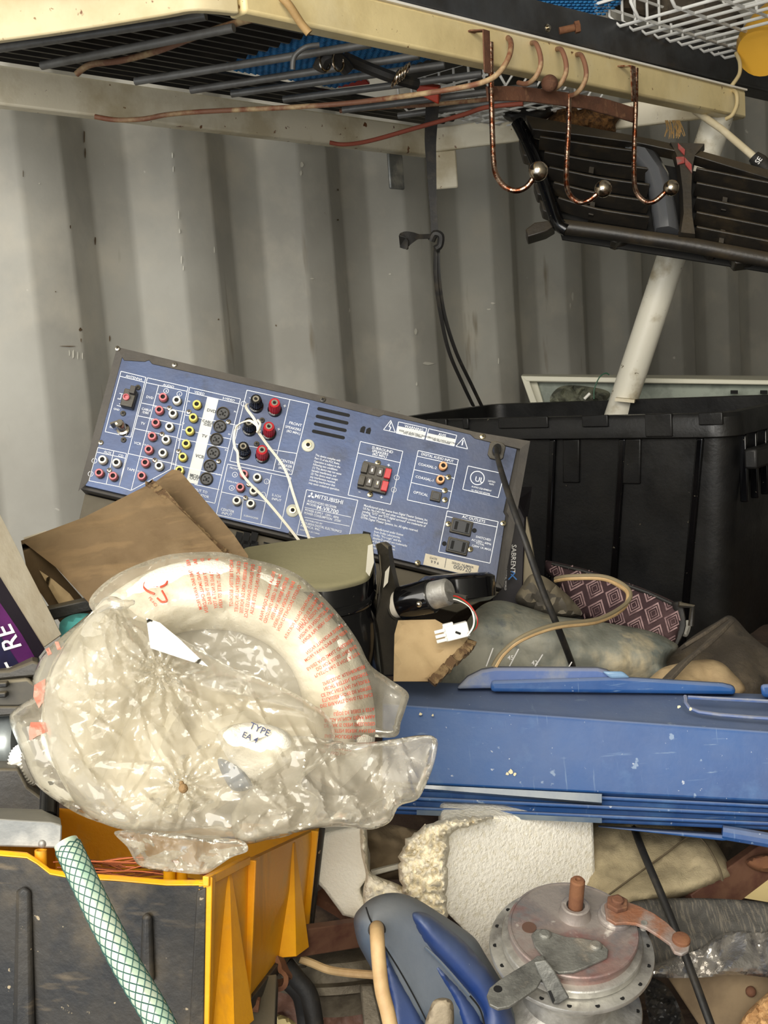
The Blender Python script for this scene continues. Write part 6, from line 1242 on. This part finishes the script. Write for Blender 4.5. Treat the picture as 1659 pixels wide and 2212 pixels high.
# ------------------------------------------------------------------ things in the lower right
mb = MB(); blob(mb, [(1270, 1790), (1330, 1775), (1420, 1778), (1500, 1788), (1530, 1800), (1560, 1840), (1582, 1890), (1560, 1905), (1480, 1935), (1400, 1950), (1340, 1960), (1270, 1960)], tilt(1420, 1860, .99, 0, -.0004), 40, .02, .05, 9, lambda x, y: .006*math.cos((x*.6+y*.9)/46)+lump(x, y, 60, .006))
cvb = solo(mb, 'canvas_pouch', CANVAS, 'dirty beige canvas pouch with a stitched hem under the blue lid', 'pouch', ang=80)
for pts in ([(1285, 1955), (1360, 1900), (1430, 1850), (1500, 1797)], [(1498, 1795), (1530, 1830), (1556, 1880), (1560, 1902)]):
    build(MB().tube(PP([(x, y, .962-(y-1860)*.0004) for x, y in pts], 6), .0014, 6, flat=.6), 'seam', M('seam_thread', (96, 84, 64), .9) if 'seam_thread' not in bpy.data.materials else bpy.data.materials['seam_thread'], cvb)
mb = MB(); q = PP([(1340, 2010, .94), (1372, 1968, .93), (1420, 1952, .925), (1520, 1950, .92), (1620, 1962, .915), (1700, 1975, .91)], 6)
mb = MB(); blob(mb, [(1330, 1960), (1380, 1944), (1480, 1940), (1600, 1944), (1720, 1960), (1720, 1990), (1600, 2030), (1500, 2062), (1440, 2088), (1400, 2092), (1395, 2040), (1400, 2000)], tilt(1500, 2000, .915, -.00008, -.0003), 14, .004, .006, 8, lambda x, y: lump(x, y, 80, .006)); wb = solo(mb, 'webbing_strap', M('grey_ribbed_webbing', (74, 72, 68), .9, streak=((104, 98, 88), (600, 60, 60), .5, .6), bump=[(700, .0008)]), 'wide dark grey ribbed webbing strap draped right of the wheel hub', 'strap', ang=80)
mb = MB(); blob(mb, [(1400, 2090), (1450, 2070), (1510, 2050), (1550, 2020), (1600, 2010), (1660, 2012), (1720, 2020), (1720, 2110), (1600, 2106), (1500, 2112), (1400, 2110)], tilt(1560, 2060, .885, 0, -.0003), 22, .010, .02, 6, lambda x, y: fold(x, y, 12, 70, .013, 2)); solo(mb, 'foil_wrapper', FOIL, 'crumpled silver and orange plastic wrapper below the webbing strap', 'wrapper', ang=25)
mb = MB(); A = [P(x, y, .90) for x, y in ((1440, 2108), (1720, 2100), (1720, 2290), (1560, 2290))]; mb.loft([A, [a+FWD*.03 for a in A]]); wd_ = solo(mb, 'dusty_board', WOODB, 'dusty grey brown board with a nail hole in the bottom right corner', 'board', bevel=.002)
build(MB().ball(P(1622, 2142, .898), .0042, 12), 'nail_head', RUST, wd_)
mb = MB(); blob(mb, [(1590, 2230), (1610, 2190), (1640, 2160), (1680, 2130), (1740, 2120), (1740, 2290), (1590, 2290)], .86, 14, .008, .02, 7, lambda x, y: lump(x, y, 14, .004)); solo(mb, 'cork_chunk', M('tan_chipboard', (196, 156, 106), .9, var=((150, 112, 70), 70, .45, .6), bump=(160, .002)), 'rough tan chipboard chunk in the bottom right corner', 'board')
mb = MB(); blob(mb, [(1390, 2120), (1410, 2112), (1440, 2130), (1465, 2170), (1480, 2230), (1440, 2290), (1410, 2230), (1395, 2170)], .87, 14, .006, .01, 5, lambda x, y: fold(x, y, 5, 24, .008)); solo(mb, 'black_crumpled_strip', RUBBER, 'crumpled black rubber strip right of the wheel hub at the bottom', 'strip', ang=30)
mb = MB().beam(P(1500, 1965, .96), P(1700, 1820, 1.0), .03, .012, FWD); solo(mb, 'flat_iron_bar', WOOD, 'rusty brown flat bar slanting up at the right edge below the lid', 'bar', bevel=.001)
mb = MB().hexa([P(1600, 1900, .99), P(1720, 1860, .99), P(1720, 1960, .97), P(1606, 1940, .97)], [P(1600, 1900, 1.01), P(1720, 1860, 1.01), P(1720, 1960, .99), P(1606, 1940, .99)]); solo(mb, 'perforated_plate', M('yellowed_plate', (186, 168, 118), .6, specks=((60, 52, 38), 60, .62)), 'yellowed plate with dark spots at the right edge', 'plate', bevel=.001)
mb = MB(); blob(mb, [(1500, 1800), (1600, 1812), (1720, 1830), (1720, 1900), (1600, 1900), (1540, 1850)], 1.08, 30, .02, .03, 12, lambda x, y: lump(x, y, 50, .01)); solo(mb, 'brown_cloth_roll', DARKCL, 'brown cloth roll behind the right end of the blue lid', 'cloth', ang=80)
mb = MB(); blob(mb, [(1610, 1860), (1650, 1845), (1720, 1850), (1720, 1880), (1640, 1882)], .975, 12, .008, .01, 6); solo(mb, 'rust_flake_lump', RUSTB, 'small orange rusty lump at the right edge above the yellowed plate', 'scrap metal')

# ------------------------------------------------------------------ lower middle scrap
mb = MB(); A = [P(x, y, dd) for (x, y), dd in zip(zz2((300, 800), (700, 745), (720, 910), (180, 995)), (.86, .90, .90, .86))]; mb.loft([A, [a+FWD*.012 for a in A]]); solo(mb, 'red_wood_batten', WOOD, 'red brown wooden batten between yellow crate and iron', 'batten', bevel=.001)
mb = MB().ribbon(PP([(*Z2(185, 975), .83), (*Z2(215, 1050), .825), (*Z2(235, 1105), .82), (*Z2(210, 1145), .82), (*Z2(140, 1150), .82), (*Z2(80, 1110), .82), (*Z2(110, 1108), .83)], 5), FWD, .014, .0035); solo(mb, 'rusty_hook_bracket', RUSTB, 'rusty bent strip hook hanging below the crate edge', 'bracket', bevel=.0006)
mb = MB().beam(P(*Z2(430, 575), .97), P(*Z2(700, 735), .95), .012, .008); solo(mb, 'rusty_flat_rod', RUST, 'thin rusty flat rod below the smaller foam piece', 'rod')
ct = thing('carburettor', 'dirty grey cast metal part with bolts in the shadow beside the iron', 'engine part', P(*Z2(560, 1180), .95))
F = Matrix.Translation(P(*Z2(580, 1060), .96)) @ Matrix.Rotation(radians(-20), 4, 'X')
CM = M('dirty_cast_metal', (120, 112, 96), .6, .5, var=((78, 70, 58), 30, .4, .65), bump=(120, .001))
build(MB(F).lathe([(.02, .016), (.046, .014), (.05, .008), (.05, .0), (.056, -.002), (.056, -.008), (.04, -.012), (.03, -.03)], 40), 'body', CM, ct, ang=40)
for X, Y in ((590, 1180), (330, 1000), (745, 1190)):
    F2 = Matrix.Translation(P(*Z2(X, Y), .915)) @ (UPV-FWD).to_track_quat('Z', 'Y').to_matrix().to_4x4(); build(MB(F2).prism([(.0065*cos(pi/3*k), .0065*sin(pi/3*k)) for k in range(6)], 0, .007), 'bolt', CM, ct, bevel=.0008)
build(MB().hexa([P(*Z2(700, 1140), .90), P(*Z2(790, 1140), .90), P(*Z2(860, 1450), .88), P(*Z2(730, 1450), .88)], [P(*Z2(700, 1140), .93), P(*Z2(790, 1140), .93), P(*Z2(860, 1450), .91), P(*Z2(730, 1450), .91)]), 'side_arm', CM, ct, bevel=.002)
mb = MB().tube(PP([(*Z2(320, 980), .88), (*Z2(400, 1010), .88), (*Z2(500, 1050), .88), (*Z2(620, 1070), .87), (*Z2(800, 1085), .86)], 6), .0032, 10); solo(mb, 'yellowed_cable', CORD, 'yellowed cable passing over the cast metal part to the iron', 'cable')
for i, pts in enumerate(([(220, 1010), (300, 1110), (380, 1220), (420, 1440)], [(250, 1130), (330, 1230), (365, 1440)])):
    mb = MB().tube(PP([(*Z2(x, y), .87+i*.03) for x, y in pts], 8), .007, 14); solo(mb, 'black_hose', RUBBER, ('thicker upper', 'lower')[i]+' black rubber hose curving down below the crate corner', 'hose', 'black hoses below the crate')
mb = MB().beam(P(*Z2(60, 1120), .80), P(*Z2(40, 1480), .76), .026, .01, FWD); solo(mb, 'black_post', BLACKP, 'black plastic post right of the crate corner at the bottom', 'post', bevel=.001)
mb = MB().tube([P(*Z2(-20, 1265), .77), P(*Z2(60, 1275), .77)], .005, 10); solo(mb, 'rusty_bolt', RUSTB, 'rusty bolt lying against the lower crate edge', 'bolt')
mb = MB(); blob(mb, zz2((70, 1350), (200, 1340), (300, 1400), (320, 1480), (60, 1480)), .85, 10, .006, .01, 7); solo(mb, 'pale_plastic_dish', M('yellowish_dish', (176, 160, 110), .6), 'pale yellowish dish edge at the bottom right of the crate', 'dish')
mb = MB(); blob(mb, [(580, 2125), (640, 2110), (720, 2110), (790, 2130), (820, 2180), (830, 2290), (560, 2290), (570, 2190)], 1.0, 40, .02, .04, 10, lambda x, y: lump(x, y, 40, .01)); solo(mb, 'brown_leather', M('red_brown_leather', (104, 74, 60), .7, var=((72, 52, 44), 14, .42, .62), bump=(60, .002)), 'red brown leather-like piece below the cast metal part', 'leather piece', ang=80)

# ------------------------------------------------------------------ clear plastic bag with its contents
rg = thing('ring_seat', 'white padded horseshoe ring inside the clear plastic bag', 'ring cushion', P(460, 1560, .84))
dR = tilt(460, 1500, .815, .00002, -.00012)
def ring_pt(a, R=282, ry=.98): return (452+R*cos(a), 1560-R*ry*sin(a))
pts = []
for k in range(60):
    a = radians(-28+236*k/59); x, y = ring_pt(a); pts.append(P(x, y, dR(x, y)))
mb = MB().tube(pts, [(.0245+.0015*sin(k*.26))*min(1, .45+min(k, 59-k)*.12) for k in range(60)], 24); build(mb, 'padding', WHITEF, rg, ang=80)
A = [ring_pt(2*pi*k/40, 235) for k in range(40)]
mb = MB(); mb.loft([[P(x, y, dR(x, y)+.008) for x, y in A], [P(x, y, dR(x, y)+.014) for x, y in A]]); build(mb, 'grey_inner_disc', GREYDISC, rg)
def bagd(x, y): return .800-(y-1500)*.00020
mb = MB(); blob(mb, [(316, 1335), (345, 1345), (385, 1378), (450, 1440), (400, 1425), (325, 1400)], .762, 8, .001, .002, 8, None, False); build(mb, 'white_flap', WHITEP, rg)
wc = thing('white_bundle', 'crumpled white plastic bundle with a small printed label seen through the bag front', 'bundle', P(350, 1780, .76))
mb = MB(); blob(mb, [(130, 1520), (170, 1440), (250, 1380), (330, 1400), (400, 1450), (480, 1490), (560, 1510), (660, 1540), (690, 1580), (660, 1650), (560, 1700), (480, 1740), (420, 1790), (300, 1790), (200, 1740), (140, 1650)], lambda x, y: bagd(x, y)+.012, 90, .018, .03, 9, lambda x, y: fold(x, y, 31, 90, .012, 2)); build(mb, 'wrapping', M('yellowed_white_wrap', (214, 206, 184), .5, var=((178, 168, 146), 7, .46, .62)), wc, ang=30)
mb = MB(); blob(mb, [(470, 1590), (500, 1566), (560, 1562), (620, 1580), (640, 1620), (620, 1650), (540, 1690), (500, 1650)], .742, 30, .014, .015, 8, lambda x, y: fold(x, y, 8, 60, .004, 1)); build(mb, 'white_sachet', WHITEF, wc, ang=60)
mb = MB().hexa([P(516, 1572, .7265), P(568, 1566, .7265), P(586, 1586, .7265), P(530, 1606, .7265)], [P(516, 1572, .728), P(568, 1566, .728), P(586, 1586, .728), P(530, 1606, .728)]); build(mb, 'label', CARDW, wc)
F = frame(P(530, 1580, .7255), P(575, 1600, .7255)-P(530, 1580, .7255), UPV); mb = MB(); put_text(mb, 'TYPE', F, .001, .003, .0062); put_text(mb, 'EA 4', F, -.001, -.004, .0055); build(mb, 'label_lettering', M('blue_grey_ink', (60, 66, 96), .6), wc, flatsh=True)
mb = MB(); blob(mb, [(470, 1640), (520, 1660), (545, 1700), (500, 1705)], .735, 10, .004, .004, 6); build(mb, 'blue_grey_corner', M('blue_grey_plastic', (70, 88, 112), .4), wc)

bg_ = thing('clear_plastic_bag', 'large crumpled clear plastic bag with red warning print lying over the yellow crate', 'plastic bag', P(430, 1880, .72))
def arch(x, y):   # film height over the ring
    r_ = math.hypot(x-452, (y-1560)/.98); return .030*math.exp(-((r_-285)/62)**2)
topo = [(192, 1300), (215, 1268), (262, 1235), (340, 1204), (400, 1194), (480, 1193), (545, 1208), (600, 1222), (650, 1246), (700, 1292), (742, 1340), (775, 1388), (800, 1436), (840, 1466), (881, 1496), (878, 1524), (866, 1560), (853, 1592), (775, 1592), (768, 1620), (690, 1640), (600, 1600), (480, 1560), (360, 1480), (300, 1400), (240, 1335), (206, 1325)]
dT = lambda x, y: dR(x, y)-.004-arch(x, y)*.9
crT = creases(topo, 71, 45, .0016, 6, 60, 200); fT = lambda x, y: fold(x, y, 3, 90, .0020, 2)+lump(x, y, 110, .003, 1)+crT(x, y)
mb = MB(); blob(mb, topo, dT, 26, .003, .02, 6, fT); build(mb, 'upper_film', FILM, bg_, ang=24)
lefto = [(75, 1500), (70, 1470), (84, 1430), (106, 1400), (160, 1352), (205, 1318), (250, 1304), (300, 1322), (330, 1360), (300, 1500), (240, 1640), (200, 1740), (150, 1740), (110, 1720), (75, 1690), (40, 1610), (20, 1556), (32, 1532)]
crL = creases(lefto, 72, 34, .0024, 6.5, 60, 220)
mb = MB(); blob(mb, lefto, lambda x, y: bagd(x, y)-.004, 46, .022, .02, 5, lambda x, y: fold(x, y, 17, 90, .0048, 2)+crL(x, y)); build(mb, 'left_film', FILM, bg_, ang=24)
mid = [(110, 1440), (150, 1375), (215, 1312), (262, 1300), (300, 1330), (345, 1352), (420, 1395), (500, 1440), (600, 1480), (690, 1530), (722, 1575), (712, 1630), (650, 1690), (690, 1730), (640, 1798), (540, 1818), (440, 1815), (300, 1800), (200, 1768), (140, 1700), (98, 1600), (92, 1510)]
def pleat(x, y):
    r1 = math.hypot(x-250, y-1305); a1 = math.atan2(y-1305, x-250); t = math.sin(a1*17+noise.noise(Vector((x/50, y/50, 1)))*1.5)*.0035*math.exp(-r1/140)*min(1, r1/15)
    r2 = math.hypot(x-345, y-1450); a2 = math.atan2(y-1450, x-345); t += math.sin(a2*13+noise.noise(Vector((x/60, y/60, 4)))*2)*.004*math.exp(-r2/120)*min(1, r2/20)
    r3 = math.hypot(x-395, y-1690); a3 = math.atan2(y-1690, x-395); t += math.sin(a3*11)*.0035*math.exp(-r3/90)*min(1, r3/15); return t
crM = creases(mid, 73, 95, .0030, 7, 80, 320)
mb = MB(); blob(mb, mid, lambda x, y: bagd(x, y)-.022, 90, .026, .01, 4.5, lambda x, y: fold(x, y, 23, 150, .0050, 2)+pleat(x, y)+crM(x, y)); build(mb, 'front_film', FILM2, bg_, ang=24)
tail = [(600, 1600), (660, 1590), (720, 1600), (790, 1604), (860, 1595), (905, 1588), (935, 1590), (946, 1606), (938, 1650), (918, 1700), (900, 1728), (862, 1742), (842, 1776), (800, 1792), (740, 1786), (680, 1790), (600, 1808), (520, 1822), (500, 1760), (560, 1680)]
crA = creases(tail, 74, 42, .0028, 7, 70, 260)
mb = MB(); blob(mb, tail, lambda x, y: bagd(x, y)-.030, 44, .016, .016, 5, lambda x, y: fold(x, y, 41, 100, .0065, 2)+.0015*math.sin((x+y*.5)/18)+crA(x, y)); build(mb, 'tail_film', FILM2, bg_, ang=24)
flap = [(248, 1796), (330, 1798), (440, 1812), (520, 1815), (535, 1838), (500, 1852), (470, 1872), (440, 1888), (380, 1884), (305, 1872), (275, 1830)]
crF = creases(flap, 75, 60, .0020, 5.5, 30, 90)
mb = MB(); blob(mb, flap, lambda x, y: .700-(y-1800)*.0003, 26, .008, .008, 5, lambda x, y: fold(x, y, 51, 60, .005, 2)+crF(x, y)); build(mb, 'lower_flap', FILM, bg_, ang=24)
skirt = [(75, 1690), (130, 1725), (220, 1740), (340, 1770), (500, 1790), (540, 1822), (440, 1818), (310, 1800), (190, 1768), (110, 1722)]
mb = MB(); blob(mb, skirt, lambda x, y: .742, 16, .006, .006, 6, lambda x, y: fold(x, y, 61, 40, .005, 2)); build(mb, 'hem_fold', FILM, bg_, ang=24)
kn = MB().tube(PP([(205, 1322, .765), (235, 1302, .757), (262, 1306, .753), (290, 1300, .757)], 5), [.0015, .002, .003, .0035, .004, .004, .0045, .0045, .004, .004, .0035, .003, .003, .002, .002, .0015], 8); build(kn, 'gathered_knot', FILM2, bg_)
# red warning print on the upper film
_tq = [(v.x, v.y) for v in smooth_path([(a, b, 0) for a, b in topo], 5, True)]
def film_pt(x, y):
    s = min(math.hypot(x-q[0], y-q[1]) for q in _tq); t = min(s/26, 1); return P(x, y, dT(x, y)-.003*sqrt(1-(1-t)**2)-fT(x, y)*min(1, s/9.1)-.0012)
lines = ['KEEP THIS BAG AWAY FROM', 'BABIES AND SMALL CHILDREN', 'DO NOT REUSE THIS BAG', 'PLASTIC BAG IS NOT A TOY', 'ACHTUNG: TUETE IST KEIN', 'SPIELZEUG. KLEINKINDER', 'NICHT BETTEN, BESORGT', 'CE SAC NEST PAS UN JOUET', 'ETLAISSER HORS DE PORTEE', 'DES ENFANTS DANS LES SACS', 'NO ES UN JUGUETE BOLSA', 'LEJOS DE BEBES Y ESTA', 'BOLSA NUNCA DEJAR PARA', 'DE ZAK IS GEEN SPEELGOED', 'BUITEN BEREIK VAN EEN', 'BABY HOUDEN GEBRUIKEN', 'QUESTO SACCHETTO NON', 'UN GIOCATTOLO TENERE', 'LONTANO DALLA PORTATA', 'PAKAUS EI OLE LELU', 'PIDA POISSA LAPSEN', 'PLASTPOSEN ER INGEN', 'HOLD VAEK FRA BORN', 'DENNE FORPACKNING', 'BARNS RACKHALL PASEN']
mb = MB()
npos = 46
for i in range(npos):
    if i % 6 == 5: continue
    a = radians(97-i*2.55); st = lines[i % len(lines)]
    v_, f_ = text2d(st, 10.8, .80); wv = max(x for x, y in v_); r0 = 358-(0 if i < 12 else 0)
    rot = a+radians(8)*(1 if i < 20 else .3); lim = 128
    cx, cy = 452+r0*cos(a), 1560-r0*.99*sin(a)
    dx, dy = -cos(rot), sin(rot)             # reading direction, towards the hole (image y down)
    ux_, uy_ = -dy, dx
    if i >= 26: cx, cy = cx+dx*min(wv, lim), cy+dy*min(wv, lim); dx, dy = -dx, -dy; ux_, uy_ = -ux_, -uy_
    P2 = []; ok = []
    for (x, y) in v_:
        X = cx+dx*x-ux_*y*-1; Y = cy+dy*x-uy_*y*-1; ok.append(x < lim and inside((X, Y), _tq)); P2.append((X, Y))
    fs_ = [f for f in f_ if all(ok[k] for k in f)]; used = sorted({k for f in fs_ for k in f}); mp = {k: j for j, k in enumerate(used)}
    mb.add([film_pt(*P2[k]) for k in used], [tuple(mp[k] for k in f) for f in fs_])
build(mb, 'red_warning_print', REDINK, bg_, flatsh=True)['kind'] = 'stuff'
# recycling loop triangle
def loop_seg(pts, wd):
    q = [film_pt(x, y)-FWD*.0003 for x, y in [(v.x, v.y) for v in smooth_path([(a, b, 0) for a, b in pts], 6)]]; return MB().ribbon(q, RGT*.5+UPV, wd, .0003) if 0 else MB().tube(q, wd/2, 6, flat=1)
for pts in ([(333, 1252), (350, 1250), (362, 1252), (358, 1262), (346, 1268)], [(326, 1253), (314, 1258), (311, 1268), (318, 1276), (334, 1283)], [(350, 1276), (358, 1290), (360, 1298), (350, 1300), (340, 1292)]):
    build(loop_seg(pts, .0016), 'recycling_arrow', REDINK, bg_)
mb = MB()
for st, x, y, s_, rt in (('02', 330, 1268, 12, 0), ('PE-HD', 320, 1292, 9, 50)):
    v_, f_ = text2d(st, s_); c_, s2 = cos(radians(rt)), sin(radians(rt)); mb.add([film_pt(x+a*c_+b*s2, y+a*s2-b*c_) for a, b in v_], f_)
build(mb, 'recycling_code', REDINK, bg_, flatsh=True)
mb = MB()
def front_q(x, y, o=0): return P(x, y, bagd(x, y)-.012-o)
for (x, y, r_) in ((104, 1398, 7), (122, 1392, 7)):
    pass
_lq = [(v.x, v.y) for v in smooth_path([(a, b, 0) for a, b in lefto], 5, True)]
fl_ = lambda x, y: fold(x, y, 17, 90, .0048, 2)+crL(x, y)
def left_pt(x, y):
    s = min(math.hypot(x-q[0], y-q[1]) for q in _lq); t = min(s/46, 1); return P(x, y, bagd(x, y)-.004-.022*sqrt(1-(1-t)**2)-fl_(x, y)*min(1, s/16)-.0010)
for poly in ([(74, 1480), (98, 1466), (96, 1510), (84, 1530), (72, 1505)], [(66, 1560), (98, 1560), (104, 1580), (80, 1590), (64, 1600), (62, 1580)], [(98, 1402), (106, 1398), (112, 1412), (104, 1416)], [(118, 1386), (126, 1386), (132, 1402), (124, 1404)]):
    p2, f2, _, _ = cut2d(poly, 6, False); mb.add([left_pt(*q) for q in p2], [f for f in f2])
build(mb, 'red_print_patches', M('faint_red_ink', (206, 124, 104), .5, var=((212, 160, 142), 60, .45, .6)), bg_, flatsh=True)['kind'] = 'stuff'
mb = MB().ball(P(396, 1703, .700), .0030, 12); mb.ball(P(392, 1692, .702), .0016, 8); solo(mb, 'dried_seed_pod', M('dry_brown_pod', (140, 112, 74), .8, bump=(300, .002)), 'small dry brown seed pod stuck on the front of the clear bag', 'seed pod')
